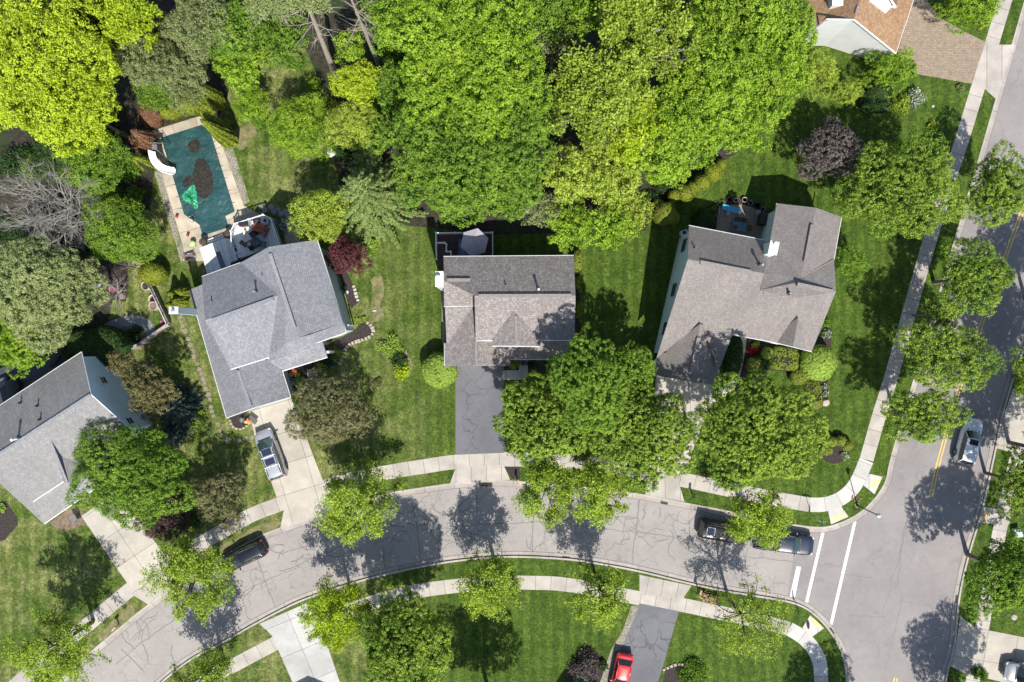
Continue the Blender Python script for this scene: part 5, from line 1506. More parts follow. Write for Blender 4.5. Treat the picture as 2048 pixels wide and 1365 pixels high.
# bicycles and clutter beside the deck
for i, (x, y, rz, c, lab) in enumerate(((563, 444, -.75, (.10, .22, .48), 'blue bicycle leaning by the right side of the white deck'), (573, 452, -1.35, (.35, .36, .38), 'grey bicycle leaning beside the blue one'))):
    t = thing('bicycle', lab, 'bicycle', P(x, y, 0), rz)
    fm = plain('bike_frame_%d' % i, c, .35)
    Mx = Matrix.Rotation(.45, 4, 'X')
    for u in (-.52, .52):
        mb = MB(); 
        for k in range(18):
            a, b = k * math.pi / 9, (k + 1) * math.pi / 9
            mb.tube(Mx @ Vector((u + .33 * math.cos(a), 0, .35 + .33 * math.sin(a))), Mx @ Vector((u + .33 * math.cos(b), 0, .35 + .33 * math.sin(b))), .025, .025, M['dark'], 5)
        mb.build('wheel', None, t)
    mb = MB()
    for p, q_ in (((-.52, 0, .35), (-.15, 0, .85)), ((-.15, 0, .85), (.38, 0, .88)), ((.38, 0, .95), (.52, 0, .35)), ((-.52, 0, .35), (-.05, 0, .32)), ((-.05, 0, .32), (-.18, 0, .95)), ((-.05, 0, .32), (.4, 0, .8))):
        mb.tube(Mx @ Vector(p), Mx @ Vector(q_), .035, .035, fm)
    mb.build('frame', None, t)
    MB().tube(Mx @ Vector((.36, -.28, 1.0)), Mx @ Vector((.36, .28, 1.0)), .02, .02, M['steel']).build('handlebar', None, t)
    MB().box(Mx @ Vector((-.18, 0, .98)), (.25, .13, .06), M['dark']).build('saddle', None, t)
tag(MB().poly([P(x, y, 0) for x, y in [(562, 436), (574, 440), (600, 470), (600, 486), (572, 490)]], M['stone'], z=.03, thick=.03).build('stone_pad', None), 'weathered stone pad under the bicycles beside the deck', 'paving')

# ------------------------------------------------------------------ corner-house patio furniture
t = thing('sun_lounger', 'turquoise sun lounger on the corner-house patio', 'lounger', at(1462, 420), math.radians(-14))
lm = plain('turquoise_cushion', (.05, .30, .50), .6)
MB().box((.15, 0, .33), (1.35, .62, .09), lm, 0, .03).build('seat', None, t)
MB().box((0, 0, 0), (.62, .60, .08), lm, 0, .03, Matrix.Translation((-.76, 0, .45)) @ Matrix.Rotation(.5, 4, 'Y')).build('backrest', None, t)
MB().box((.85, -.05, .42), (.25, .5, .12), M['white'], 0, .04).build('towel', None, t)
for x in (-.7, .6):
    for y in (-.25, .25): MB().box((x, y, .14), (.04, .04, .28), M['steel']).build('leg', None, t)
round_table('side_table', 'small round grey glass table beside the turquoise lounger', 1454, 429.5, .02, .24, .5, plain('grey_glass', (.20, .23, .25), .2), M['steel'])
round_table('side_table', 'small round table beside the black grill on the corner patio', 1513.5, 427.5, .02, .30, .5, plain('mauve_glass', (.17, .17, .20), .2), M['steel'])
t = thing('dining_table', 'blue-clothed dining table with a plant pot on the corner-house patio', 'table', at(1474.5, 456), math.radians(-7))
MB().box((0, 0, .75), (1.5, .92, .04), two('blue_grey_tablecloth', (.10, .14, .20), (.14, .18, .25), 2, .8), 0, .015).build('tabletop', None, t)
for x in (-.65, .65):
    for y in (-.38, .38): MB().box((x, y, .37), (.05, .05, .73), M['black']).build('leg', None, t)
t = thing('plant_pot', 'reddish plant in a dark pot standing on the blue-clothed table', 'plant pot', tuple(P(1469.5, 454, .8)[:2]) + (.77,))
MB().lathe((0, 0, 0), [(.1, 0), (.16, .2), (.15, .22)], M['dark'], 12).build('pot', None, t)
MB().ball((0, 0, .3), .2, two('reddish_leaves', (.16, .05, .03), (.06, .09, .03), 12, .9), .7, 7).build('leaves', None, t)
tan = plain('tan_sling_fabric', (.13, .095, .06), .9)
for (x, y, rz, lab) in ((1472, 443, -1.7, 'brown sling chair above the left half of the blue-clothed table'), (1485, 445, -1.7, 'brown sling chair above the right half of the blue-clothed table'), (1494, 458, 3.0, 'brown sling chair at the right end of the blue-clothed table')):
    simple_chair('patio_chair', lab, x, y, .02, rz, tan, 'chairs around the blue-clothed table')
t = thing('barbecue_grill', 'covered black barbecue grill against the sage wall of the corner house', 'grill', at(1521.5, 440), math.radians(80))
MB().box((0, 0, .55), (1.3, .68, 1.1), M['black'], 0, .10).build('cover', None, t); MB().box((0, 0, .03), (1.2, .6, .06), M['dark']).build('base', None, t)
pot_spec = [(1457, 400.5, .33, M['dark'], 'dark wire pot at the left end of the row round the patio'), (1470, 402, .30, plain('cream_pot', (.55, .50, .44), .7), 'cream round pot second from the left in the row round the patio'),
            (1487.5, 401, .36, plain('tan_pot', (.42, .34, .25), .7), 'tan striped pot in the middle of the row round the patio'), (1499, 407, .30, plain('grey_pot', (.22, .23, .24), .7), 'grey round pot fourth from the left in the row round the patio'),
            (1513, 412.5, .42, M['dark'], 'dark hoop pot fifth from the left in the row round the patio'), (1524, 419, .28, plain('pale_pot', (.25, .26, .26), .7), 'pale grey pot nearest the black grill')]
for (x, y, r, m_, lab) in pot_spec:
    r *= .74
    t = thing('planter_pot', lab, 'pot', at(x, y), 0, 'pots in the mulch round the patio')
    MB().lathe((0, 0, 0), [(r * .75, 0), (r, .35), (r * 1.04, .38), (r * .86, .38), (r * .8, .30)], m_, 16).build('pot', None, t)
    MB().cyl((0, 0, .28), r * .8, .02, M['soil'], 14).build('soil', None, t)
t = thing('air_conditioner', 'small blue-white air conditioner outside the north-west corner of the corner house', 'air conditioner', at(1365, 468), .3)
MB().box((0, 0, .45), (.7, .55, .9), M['offwhite'], 0, .05).build('case', None, t); MB().cyl((0, 0, .9), .22, .02, M['black'], 16).build('fan', None, t)

# ------------------------------------------------------------------ street furniture
t = thing('street_lamp', 'black post lamp with a white globe on the corner lawn', 'street lamp', at(1714, 1011))
MB().box((0, 0, .02), (.42, .42, .06), M['walk'], .5).build('footing', None, t)
MB().cyl((0, 0, .03), .13, .55, M['black'], 14, r2=.10).build('base', None, t)
MB().cyl((0, 0, .5), .055, 3.9, M['black'], 12, r2=.045).build('pole', None, t)
mb = MB(); mb.cyl((0, 0, 4.35), .12, .12, M['black'], 12); mb.build('collar', None, t)
MB().lathe((0, 0, 4.45), [(.11, 0), (.20, .18), (.21, .34), (.13, .48), (.03, .56)], plain('white_lamp_globe', (.72, .76, .74), .25), 14).build('globe', None, t)
MB().cyl((0, 0, 5.0), .04, .12, M['black'], 8, r2=.01).build('finial', None, t)
t = thing('street_sign', 'crossed blue-green street name blades on a post at the corner lawn', 'sign', at(1622, 1031))
MB().cyl((0, 0, 0), .03, 2.7, M['steel'], 8).build('post', None, t)
bm_ = plain('blue_green_sign_face', (.04, .20, .28), .5)
MB().box((0, 0, 2.72), (.72, .02, .2), plain('white_green_sign_face', (.36, .50, .50), .5), math.radians(-8)).build('blade', None, t)
MB().box((0, 0, 2.95), (.72, .02, .2), bm_, math.radians(78)).build('blade', None, t)
# stop sign facing the approaching drivers (west)
t = thing('stop_sign', 'red octagonal stop sign on a post beside the yellow kerb ramp', 'sign', at(1598, 1231), math.radians(0))
MB().box((0, 0, 1.35), (.05, .05, 2.9), M['steel']).build('post', None, t)
R_ = Matrix.Translation((-.04, 0, 2.55)) @ Matrix.Rotation(math.radians(-90), 4, 'Z') @ Matrix.Rotation(math.radians(90), 4, 'X')
oc = lambda r: [(r * math.cos(math.pi / 8 + k * math.pi / 4), r * math.sin(math.pi / 8 + k * math.pi / 4)) for k in range(8)]
def plate(pts, z0, z1, mat, T):
    n = len(pts); v = [(x, y, z0) for x, y in pts] + [(x, y, z1) for x, y in pts]
    return MB().add(v, [tuple(range(n - 1, -1, -1)), tuple(range(n, 2 * n))] + [(i, (i + 1) % n, n + (i + 1) % n, n + i) for i in range(n)], mat, T)
plate(oc(.47), -.004, .004, M['white'], R_).build('border', None, t)
plate(oc(.44), .004, .009, plain('stop_red', (.32, .012, .02), .5), R_).build('face', None, t)
LET = {'S': [((1, .85), (.75, 1)), ((.75, 1), (.25, 1)), ((.25, 1), (0, .8)), ((0, .8), (.2, .55)), ((.2, .55), (.8, .45)), ((.8, .45), (1, .22)), ((1, .22), (.75, 0)), ((.75, 0), (.25, 0)), ((.25, 0), (0, .15))],
       'T': [((0, 1), (1, 1)), ((.5, 1), (.5, 0))], 'O': [((.2, 1), (.8, 1)), ((.8, 1), (1, .75)), ((1, .75), (1, .25)), ((1, .25), (.8, 0)), ((.8, 0), (.2, 0)), ((.2, 0), (0, .25)), ((0, .25), (0, .75)), ((0, .75), (.2, 1))],
       'P': [((0, 0), (0, 1)), ((0, 1), (.75, 1)), ((.75, 1), (1, .78)), ((1, .78), (.75, .5)), ((.75, .5), (0, .5))]}
mb = MB()
for i, ch_ in enumerate('STOP'):
    for (a, b) in LET[ch_]:
        a = Vector((-.34 + i * .18 + a[0] * .13, -.14 + a[1] * .28, .014)); b = Vector((-.34 + i * .18 + b[0] * .13, -.14 + b[1] * .28, .014))
        mb.tube(R_ @ a, R_ @ b, .017, .017, M['white'], 4)
mb.build('lettering', None, t)
def mailbox(px, py, rz, lab, wood=True):
    t = thing('mailbox', lab, 'mailbox', at(px, py), rz)
    MB().box((0, 0, .5), (.1, .1, 1.0), M['bark_tan'] if wood else M['black']).build('post', None, t)
    mb = MB(); vs = []; n = 8
    prof = [(-.1, 0), (.1, 0)] + [(.1 * math.cos(math.pi * k / n), .12 + .1 * math.sin(math.pi * k / n)) for k in range(n + 1)]
    v = [(-.25, y, z + 1.02) for y, z in prof] + [(.25, y, z + 1.02) for y, z in prof]; m_ = len(prof)
    order = [0, 1] + list(range(2, m_))
    mb.add(v, [tuple(range(m_)), tuple(range(2 * m_ - 1, m_ - 1, -1))] + [(i, m_ + i, m_ + (i + 1) % m_, (i + 1) % m_) for i in range(m_)], plain('mailbox_tan', (.42, .27, .17), .5) if wood else M['black'])
    mb.build('box', None, t)
    MB().box((.1, .115, 1.2), (.03, .02, .15), plain('red_plastic', (.45, .02, .05))).build('flag', None, t)
    return t
mailbox(1035.5, 961, 1.5, 'tan mailbox in the small mulch bed by the asphalt drive')
mailbox(1396, 1178, 1.2, 'pale mailbox beside the heap of cut branches')
mailbox(238, 1250, .9, 'tan mailbox by the kerb at the lower left street corner')
mailbox(1384, 988, 1.4, 'green-grey mailbox on the verge above the black car', False)
mailbox(1942, 1230, 1.0, 'orange-brown mailbox on the avenue verge beside the storm drain')
def hydrant(px, py, lab, c):
    t = thing('fire_hydrant', lab, 'hydrant', at(px, py)); m_ = plain('hydrant_paint', c, .5)
    MB().lathe((0, 0, 0), [(.16, 0), (.16, .05), (.11, .07), (.11, .5), (.15, .52), (.15, .56), (.12, .66), (.04, .74)], m_, 12).build('barrel', None, t)
    for s_ in (-1, 1): MB().tube((0, 0, .42), (0, s_ * .2, .42), .06, .06, m_).build('nozzle', None, t)
hydrant(1241, 1155, 'yellow fire hydrant on the verge left of the drive apron', (.55, .42, .06))
def drain(q, lab, z=-.118):
    t = thing('storm_drain', lab, 'drain', (0, 0, 0))
    MB().poly([G(*p) for p in q], M['dark'], z=z, thick=.03).build('pit', None, t)
    a, b, c, d = [G(*p) for p in q]; mb = MB()
    for k in range(1, 7):
        p = a + (b - a) * (k / 7); r = d + (c - d) * (k / 7); m_ = (p + r) / 2; v = r - p
        mb.box((m_.x, m_.y, z + .012), (v.length, .03, .02), plain('rusty_iron', (.10, .07, .055), .8, .3), math.atan2(v.y, v.x))
    mb.build('grate', None, t)
drain([(958, 965), (985, 966), (985, 974), (958, 973)], 'rusty storm drain in the kerb at the asphalt drive apron')
drain([(1125, 1113), (1141, 1115), (1140, 1123), (1124, 1121)], 'rusty storm drain in the middle of the south kerb')
drain([(1657, 1259), (1663, 1256), (1670, 1267), (1664, 1271)], 'dark storm drain in the corner kerb below the stop sign')
drain([(1913, 1191), (1922, 1193), (1920, 1208), (1911, 1206)], 'dark square storm drain in the avenue kerb', -.105)
drain([(1322, 1003), (1337, 1006), (1335, 1011), (1321, 1008)], 'small rusty storm drain in the kerb at the corner-house drive')
t = thing('utility_box', 'pale green utility box on the grass at the right edge', 'utility box', at(2030, 1064), .1)
MB().box((0, 0, .3), (.75, .75, .6), plain('pale_green_enamel', (.40, .52, .46), .5), 0, .06).build('cabinet', None, t); MB().box((0, 0, .62), (.8, .8, .05), plain('pale_green_enamel', (.40, .52, .46)), 0, .02).build('lid', None, t)
for (x, y, r, lab) in ((2028, 1235, 6, 'round grey manhole cover in the grass at the right edge'), (1786, 173, 5, 'round pale stone disc under the rounded green bush'), (1866, 213, 3, 'small pale well cap in the upper right lawn')):
    tag(MB().lathe(at(x, y), [(r / 20, .0), (r / 20, .05), (r / 20 * .9, .06)], M['stone'], 16).build('cover_disc', None), lab, 'cover')
def boulder(px, py, r, lab, m_=None, seed=0, grp=None, h=0):
    rr = random.Random(seed); bm = bmesh.new(); bmesh.ops.create_icosphere(bm, subdivisions=2, radius=r)
    for v in bm.verts: v.co *= rr.uniform(.82, 1.12); v.co.z *= .6
    me = bpy.data.meshes.new('boulder'); bm.to_mesh(me); bm.free(); me.materials.append(m_ or M['stone'])
    o = bpy.data.objects.new('boulder', me); link(o); o.location = at(px, py, h); o.location.z += r * .25; return tag(o, lab, 'rock', grp)
boulder(1649, 805, .45, 'pale boulder in the mulch at the corner-house hedge end', seed=1)
boulder(245, 592, .38, 'sandy boulder at the lower edge of the dark mulch mound', M['step'], 2)
boulder(723, 641, .22, 'small sandy stone at the tip of the curved bed edging', M['step'], 3)
boulder(763, 690, .1, 'tiny white stone beside the loose green shrub', M['white'], 4)
boulder(1243, 660, .14, 'small pale blue garden light ball on the shaded lawn', M['offwhite'], 5)
boulder(1284, 653, .10, 'tiny white ball on the lawn below the sage wall', M['offwhite'], 6)
t = thing('water_pipe', 'short white pipe lying on the lawn right of the grey-blue house', 'pipe', at(749, 622), .1)
MB().tube((-.2, 0, .06), (.2, 0, .06), .06, .06, M['white'], 8).build('tube', None, t)
# birdhouse feeder by the spruce
t = thing('bird_feeder', 'white bird feeder on a pole in front of the spruce', 'bird feeder', at(671, 316))
MB().cyl((0, 0, 0), .04, 1.6, M['black'], 8).build('pole', None, t)
mb = MB().box((0, 0, 1.75), (.5, .5, .3), M['white'], .6, .02); mb.build('box', None, t); MB().box((0, 0, 1.95), (.62, .62, .08), M['offwhite'], .6, .03).build('roof', None, t)
# toy car and crate by the garage
t = thing('toy', 'orange and yellow toy with a grey board beside the grey-blue garage', 'toy', at(501, 841), -.3)
MB().box((0, 0, .25), (.6, .45, .45), plain('orange_plastic', (.65, .20, .04), .5), 0, .08).build('body', None, t); MB().box((-.25, -.22, .3), (.3, .25, .5), plain('yellow_plastic', (.75, .52, .15), .5), 0, .06).build('seat', None, t)
MB().box((.35, .2, .5), (.9, .5, .05), plain('grey_board', (.09, .09, .09)), -.35).build('board', None, t); MB().ball((0, .12, .55), .12, plain('red_plastic', (.45, .02, .05))).build('knob', None, t)
t = thing('garden_ornament', 'blue-grey ornament in the mulch bed at the garage corner', 'ornament', at(487, 840))
mb = MB()
for k in range(4): mb.box((0, 0, .5), (.5, .05, .03), M['steel'], k * .8)
mb.cyl((0, 0, 0), .03, .55, M['steel'], 8); mb.build('frame', None, t)
# rubbish bin by the left house
t = thing('rubbish_bin', 'dark grey bin standing by the lower left garage', 'bin', at(155, 1033), .5)
MB().box((0, 0, .4), (.6, .6, .8), plain('dark_grey_bin', (.07, .07, .075), .6), 0, .04).build('body', None, t); MB().box((0, 0, .83), (.64, .64, .06), plain('mid_grey_lid', (.14, .14, .145)), 0, .02).build('lid', None, t)
t = thing('storage_box', 'small grey cabinet at the pale steps of the brown house', 'box', at(1046, 727), 0)
MB().box((0, 0, .25), (.35, .4, .5), M['black'], 0, .03).build('body', None, t)
t = thing('patio_chair', 'small dark ornamental chair in the bed right of the grey-blue house', 'chair', at(690, 577), .5)
MB().box((0, 0, .4), (.4, .4, .04), M['black'], 0, .01).build('seat', None, t); MB().box((-.2, 0, .65), (.04, .4, .5), M['black']).build('backrest', None, t)
for x in (-.17, .17):
    for y in (-.17, .17): MB().box((x, y, .19), (.03, .03, .38), M['black']).build('leg', None, t)
t = thing('garden_ornament', 'small white ring ornament in the bed right of the grey-blue house', 'ornament', at(694, 585))
MB().lathe((0, 0, 0), [(.1, 0), (.18, .1), (.16, .14), (.08, .1)], M['white'], 12).build('ring', None, t)

# ---- stepping stones from the side garden to the drive
ST = [(361, 634), (366, 652), (371, 662), (376, 678), (381, 690), (385, 702), (388, 713), (394, 728), (399, 739), (403, 748), (409, 765), (412, 777), (417, 789), (420, 799), (422, 814), (427, 832), (436, 848), (439, 862), (446, 872), (457, 883), (478, 881), (493, 877), (505, 875), (345, 623), (406, 757), (424, 823), (451, 878)]
proto = None
for i, (x, y) in enumerate(ST):
    if proto is None:
        mb = MB(); mb.box((0, 0, .025), (.40, .40, .05), M['step'], 0, .02); o = mb.build('stepping_stone', None); proto = o
        tag(o, 'square tan stepping stone in the grass left of the grey-blue house', 'stepping stone', 'stepping stones left of the grey-blue house')
    else: o = proto.copy(); COL.objects.link(o)
    o.location = at(x, y); o.rotation_euler = (0, 0, random.Random(i).uniform(-.4, .4)); s_ = random.Random(i + 50).uniform(.85, 1.15); o.scale = (s_, s_, 1)
FS = [(522, 414), (530, 420), (542, 414), (548, 422), (556, 420), (562, 428), (571, 424), (577, 433), (585, 440), (590, 448), (596, 456)]
for i, (x, y) in enumerate(FS):
    if i == 0:
        mb = MB(); mb.poly([(.3, 0), (.18, .26), (-.2, .28), (-.33, .02), (-.2, -.24), (.15, -.27)], M['bluestone'], z=.04, thick=.04); o = mb.build('flagstone', None); fp = o
        tag(o, 'irregular grey flagstone in the curve of flagstones beside the bicycles', 'flagstone', 'flagstones curving round the bicycles')
    else: o = fp.copy(); COL.objects.link(o)
    o.location = at(x, y); o.rotation_euler = (0, 0, i * 1.3); s_ = .8 + .1 * (i % 4); o.scale = (s_, s_, 1)
# bed edging of stones, one object per run
def edging(name, pts, lab, mat, w=.22, h=.14, gap=.30, seed=1):
    rr = random.Random(seed); line = gl(pts, 6); mb = MB(); acc = 0
    for a, b in zip(line, line[1:]):
        d = b - a; acc += d.length
        if acc >= gap:
            acc = 0; s_ = rr.uniform(.85, 1.15)
            mb.box((b.x + rr.uniform(-.02, .02), b.y + rr.uniform(-.02, .02), h / 2), (gap * .88 * s_, w * s_, h * rr.uniform(.8, 1.2)), mat, math.atan2(d.y, d.x) + rr.uniform(-.12, .12), .03)
    return tag(mb.build(name, None), lab, 'edging')
edging('stone_edging', [(730, 643), (741, 651), (747, 662), (742, 672), (730, 678), (712, 684), (700, 690), (691, 700), (688, 714), (680, 727)], 'pinkish stone edging curving round the front mulch bed', M['stone'], .34)
edging('stone_edging', [(704, 567), (709, 578), (713, 592), (717, 604)], 'rough white stone edging along the side bed of the grey-blue house', two('whitish_rubble', (.48, .45, .40), (.36, .33, .30), 6, .9), .32)
edging('stone_edging', [(459, 834), (462, 846), (468, 855), (479, 859), (490, 855), (499, 846)], 'tan stone edging round the bed at the garage corner', M['stone'], .22)
edging('stone_edging', [(1322, 1342), (1335, 1336), (1350, 1330), (1365, 1329)], 'short arc of pale stones beside the lower asphalt drive', M['stone'], .28)
# round planters along the retaining wall
for i, (x, y, r, lab) in enumerate(((279, 527, .42, 'pale stone barrel planter at the top of the row'), (296, 572, .45, 'pale stone barrel planter second from the top of the row'), (306, 598, .50, 'wide round planter ring third from the top of the row'), (311, 612, .45, 'pale stone barrel planter at the bottom of the row'))):
    t = thing('barrel_planter', lab, 'planter', at(x + 3, y + 1), 0, 'barrel planters along the retaining wall')
    hh = .95 if i != 2 else .35
    MB().lathe((0, 0, 0), [(r * .85, 0), (r, hh), (r * .86, hh), (r * .8, hh - .15)], M['stone'] if i != 2 else plain('pinkish_stone', (.48, .36, .30), .9), 18).build('barrel', None, t)
    MB().cyl((0, 0, hh - .2), r * .8, .06, M['soil'] if i != 1 else M['mulch'], 16).build('soil', None, t)
RWALL = thing('retaining_wall', 'grey timber retaining wall with a white cap beside the barrel planters', 'wall')
mb = MB()
for a, b in (((303, 565), (342, 648)), ((342, 650), (284, 690)), ((284, 690), (268, 697))):
    a, b = G(*a), G(*b); c = (a + b) / 2; d = b - a; rz = math.atan2(d.y, d.x)
    mb.box((c.x, c.y, .4), (d.length, .22, .8), M['bark_pale'], rz); mb.box((c.x, c.y, .83), (d.length + .1, .28, .06), M['stone'], rz)
mb.build('wall', None, RWALL)
mb = MB()
for k in range(6):
    t_ = k / 5; p = G(303 + 39 * t_, 565 + 83 * t_); mb.box((p.x, p.y, .6), (.12, .12, 1.2), M['bark_pale'])
a, b = G(303, 565), G(342, 648); mb.tube((a.x, a.y, 1.15), (b.x, b.y, 1.15), .04, .04, M['trimgrey']); mb.tube((a.x, a.y, 1.0), (b.x, b.y, 1.0), .03, .03, M['trimgrey'])
mb.build('railing', None, RWALL)
# back-yard deck of the lower left house, in deep shade
D = thing('deck', 'dark grey deck with steps behind the pale grey-roofed house', 'deck')
gp = plank_mat('dark_grey_planks', (.035, .037, .042), .18)
o = MB().poly([G(*p) for p in [(0, 740), (60, 712), (130, 700), (165, 730), (110, 790), (0, 850), (-60, 850), (-60, 760)]], gp, z=.5, thick=.3).build('floor', None, D)
setuv(o.data, lambda c: (c.x * .86 + c.y * .5, c.x * -.5 + c.y * .86))
mb = MB()
for k in range(4): c = G(112 + 5 * k, 722 - 4 * k); mb.box((c.x + .2, c.y + .2, .55 + .14 * k), (.3, 1.9, .1), gp, math.radians(-62 + 90 - 60))
mb.build('steps', None, D)
t = thing('garden_table', 'round black covered table on the dark grey deck', 'table', tuple(G(38, 772)[:2]) + (.5,))
MB().lathe((0, 0, 0), [(.75, 0), (.72, .6), (.68, .72), (.05, .76)], M['dark'], 18).build('cover', None, t)
t = thing('covered_seat', 'grey covered seat beside the round table on the dark grey deck', 'seat', tuple(G(14, 765)[:2]) + (.5,), .5)
MB().box((0, 0, .35), (1.3, .8, .7), plain('grey_cover', (.10, .11, .13), .8), 0, .15).build('cover', None, t)
t = thing('white_board', 'white board glimpsed between the pine and the bare sapling', 'board', at(190, 575), 1.0)
MB().box((0, 0, .5), (1.5, .8, 1.0), plain('bluish_white_board', (.50, .56, .62), .7), 0, .05).build('board', None, t)
# heap of cut branches on the verge
rr = random.Random(3); wm = two('cut_branch_wood', (.36, .25, .14), (.20, .14, .09), 5, .9); mb = MB()
for k in range(46):
    x = rr.uniform(1397, 1432); y = 1187 + (x - 1397) * .32 + rr.uniform(-5, 6); p = G(x, y); a = rr.uniform(0, 3.14); l = rr.uniform(.25, .95); z = rr.uniform(.05, .5)
    d = Vector((math.cos(a), math.sin(a), rr.uniform(-.25, .25))) * l / 2
    mb.tube((p.x - d.x, p.y - d.y, z - d.z + .1), (p.x + d.x, p.y + d.y, z + d.z + .1), rr.uniform(.03, .10), rr.uniform(.02, .06), wm, 6)
tag(mb.build('branch_heap', None), 'heap of sawn pale branches on the verge beside the mailbox', 'brush pile')
rr = random.Random(31); mb = MB()
for k in range(14):
    p = G(1712 + rr.uniform(-9, 7), 1000 + rr.uniform(-4, 4)); a = rr.uniform(0, 3.14); mb.tube((p.x, p.y, .05), (p.x + .35 * math.cos(a), p.y + .35 * math.sin(a), .1), .03, .02, wm, 5)
tag(mb.build('branch_heap', None), 'little scatter of dry leaves and twigs at the lamp foot', 'brush pile')
# ------------------------------------------------------------------ trees and shrubs
L_ = {}
L_['maple'] = leaf_mat('maple_leaves', (.020, .052, .008), (.080, .145, .018), (.230, .300, .045), .30)
L_['wood'] = leaf_mat('woodland_leaves', (.030, .072, .008), (.115, .200, .016), (.230, .320, .034), .34, gain=1.55)
L_['wood_deep'] = leaf_mat('deep_green_leaves', (.024, .060, .009), (.082, .155, .018), (.165, .245, .034), .32)
L_['yellow'] = leaf_mat('yellow_green_leaves', (.075, .120, .008), (.215, .290, .016), (.350, .420, .040), .38, gain=1.6)
L_['spring'] = leaf_mat('spring_oak_leaves', (.070, .110, .016), (.190, .255, .030), (.320, .380, .070), .36)
L_['street'] = leaf_mat('street_tree_leaves', (.085, .135, .018), (.200, .275, .034), (.330, .400, .075), .38, gain=1.55)
L_['crab'] = leaf_mat('crab_apple_leaves', (.048, .062, .024), (.112, .124, .052), (.235, .200, .110), .2, gain=1.2)
L_['olive'] = leaf_mat('olive_bronze_leaves', (.050, .060, .024), (.110, .110, .045), (.190, .150, .075), .2, gain=1.15)
L_['purple'] = leaf_mat('dark_purple_leaves', (.035, .028, .030), (.078, .064, .066), (.160, .140, .130), .12, gain=1.15)
L_['black'] = leaf_mat('blackish_plum_leaves', (.026, .016, .016), (.052, .032, .032), (.095, .062, .058), .1, gain=1.15)
L_['crimson'] = leaf_mat('crimson_leaves', (.035, .012, .016), (.080, .024, .032), (.140, .052, .060), .2, gain=1.15)
L_['pine'] = leaf_mat('pale_pine_needles', (.065, .090, .034), (.140, .175, .065), (.235, .265, .115), .2)
L_['spruce'] = leaf_mat('spruce_needles', (.034, .060, .016), (.092, .132, .036), (.19, .235, .085), .15, gain=1.4)
L_['blue'] = leaf_mat('blue_spruce_needles', (.016, .030, .028), (.034, .058, .054), (.07, .105, .095), .1, gain=1.15)
L_['arb'] = leaf_mat('arborvitae_sprays', (.050, .075, .010), (.115, .145, .016), (.205, .225, .030), .15)
L_['ball'] = leaf_mat('clipped_bright_leaves', (.070, .125, .018), (.155, .235, .035), (.26, .34, .08), .25)
L_['yew'] = leaf_mat('clipped_yew_leaves', (.060, .085, .012), (.115, .145, .022), (.18, .205, .04), .15)
L_['dark'] = leaf_mat('dark_shrub_leaves', (.014, .034, .010), (.030, .062, .018), (.055, .098, .028), .2, gain=1.15)
L_['brown'] = leaf_mat('dead_brown_sprays', (.085, .045, .03), (.16, .08, .05), (.25, .14, .09), .1, gain=1.15)
L_['grey'] = leaf_mat('grey_green_leaves', (.045, .068, .024), (.105, .135, .050), (.20, .215, .10), .2, gain=1.4)
L_['white'] = leaf_mat('white_flowering_leaves', (.05, .085, .04), (.11, .15, .08), (.6, .6, .56), .2)
L_['red'] = leaf_mat('red_flowers', (.12, .008, .015), (.20, .012, .025), (.30, .03, .05), .15)
L_['pink'] = leaf_mat('pink_flowers', (.07, .10, .04), (.28, .10, .16), (.52, .28, .38), .15)
L_['coral'] = leaf_mat('coral_flowers', (.08, .10, .03), (.45, .08, .07), (.62, .14, .12), .15)

def unit(rng, n):
    v = rng.normal(size=(n, 3)); return v / np.linalg.norm(v, axis=1, keepdims=True)
def leaf_mesh(name, pos_, nrm, size, tint, mat, parent, rng, asp=.62, extra=None):
    """one small four-cornered leaf (or leaf spray) per row"""
    n = len(pos_)
    nrm = nrm / np.maximum(1e-6, np.linalg.norm(nrm, axis=1, keepdims=True))
    r = rng.normal(size=(n, 3)); t = np.cross(nrm, r); t /= np.maximum(1e-6, np.linalg.norm(t, axis=1, keepdims=True)); b = np.cross(nrm, t)
    s = (size * rng.uniform(.65, 1.3, n))[:, None]
    fold = nrm * s * rng.uniform(-.25, .25, n)[:, None]
    v = np.stack([pos_ - t * s, pos_ - b * s * asp + fold, pos_ + t * s, pos_ + b * s * asp + fold], 1).reshape(-1, 3)
    me = bpy.data.meshes.new(name)
    me.vertices.add(4 * n); me.vertices.foreach_set('co', v.astype(np.float32).ravel())
    me.loops.add(4 * n); me.loops.foreach_set('vertex_index', np.arange(4 * n, dtype=np.int32))
    me.polygons.add(n); me.polygons.foreach_set('loop_start', np.arange(0, 4 * n, 4, dtype=np.int32))
    try: me.polygons.foreach_set('loop_total', np.full(n, 4, dtype=np.int32))
    except Exception: pass
    me.update(calc_edges=True)
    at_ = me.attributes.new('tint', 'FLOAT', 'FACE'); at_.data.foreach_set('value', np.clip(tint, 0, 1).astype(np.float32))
    me.materials.append(mat)
    return link(bpy.data.objects.new(name, me), parent)
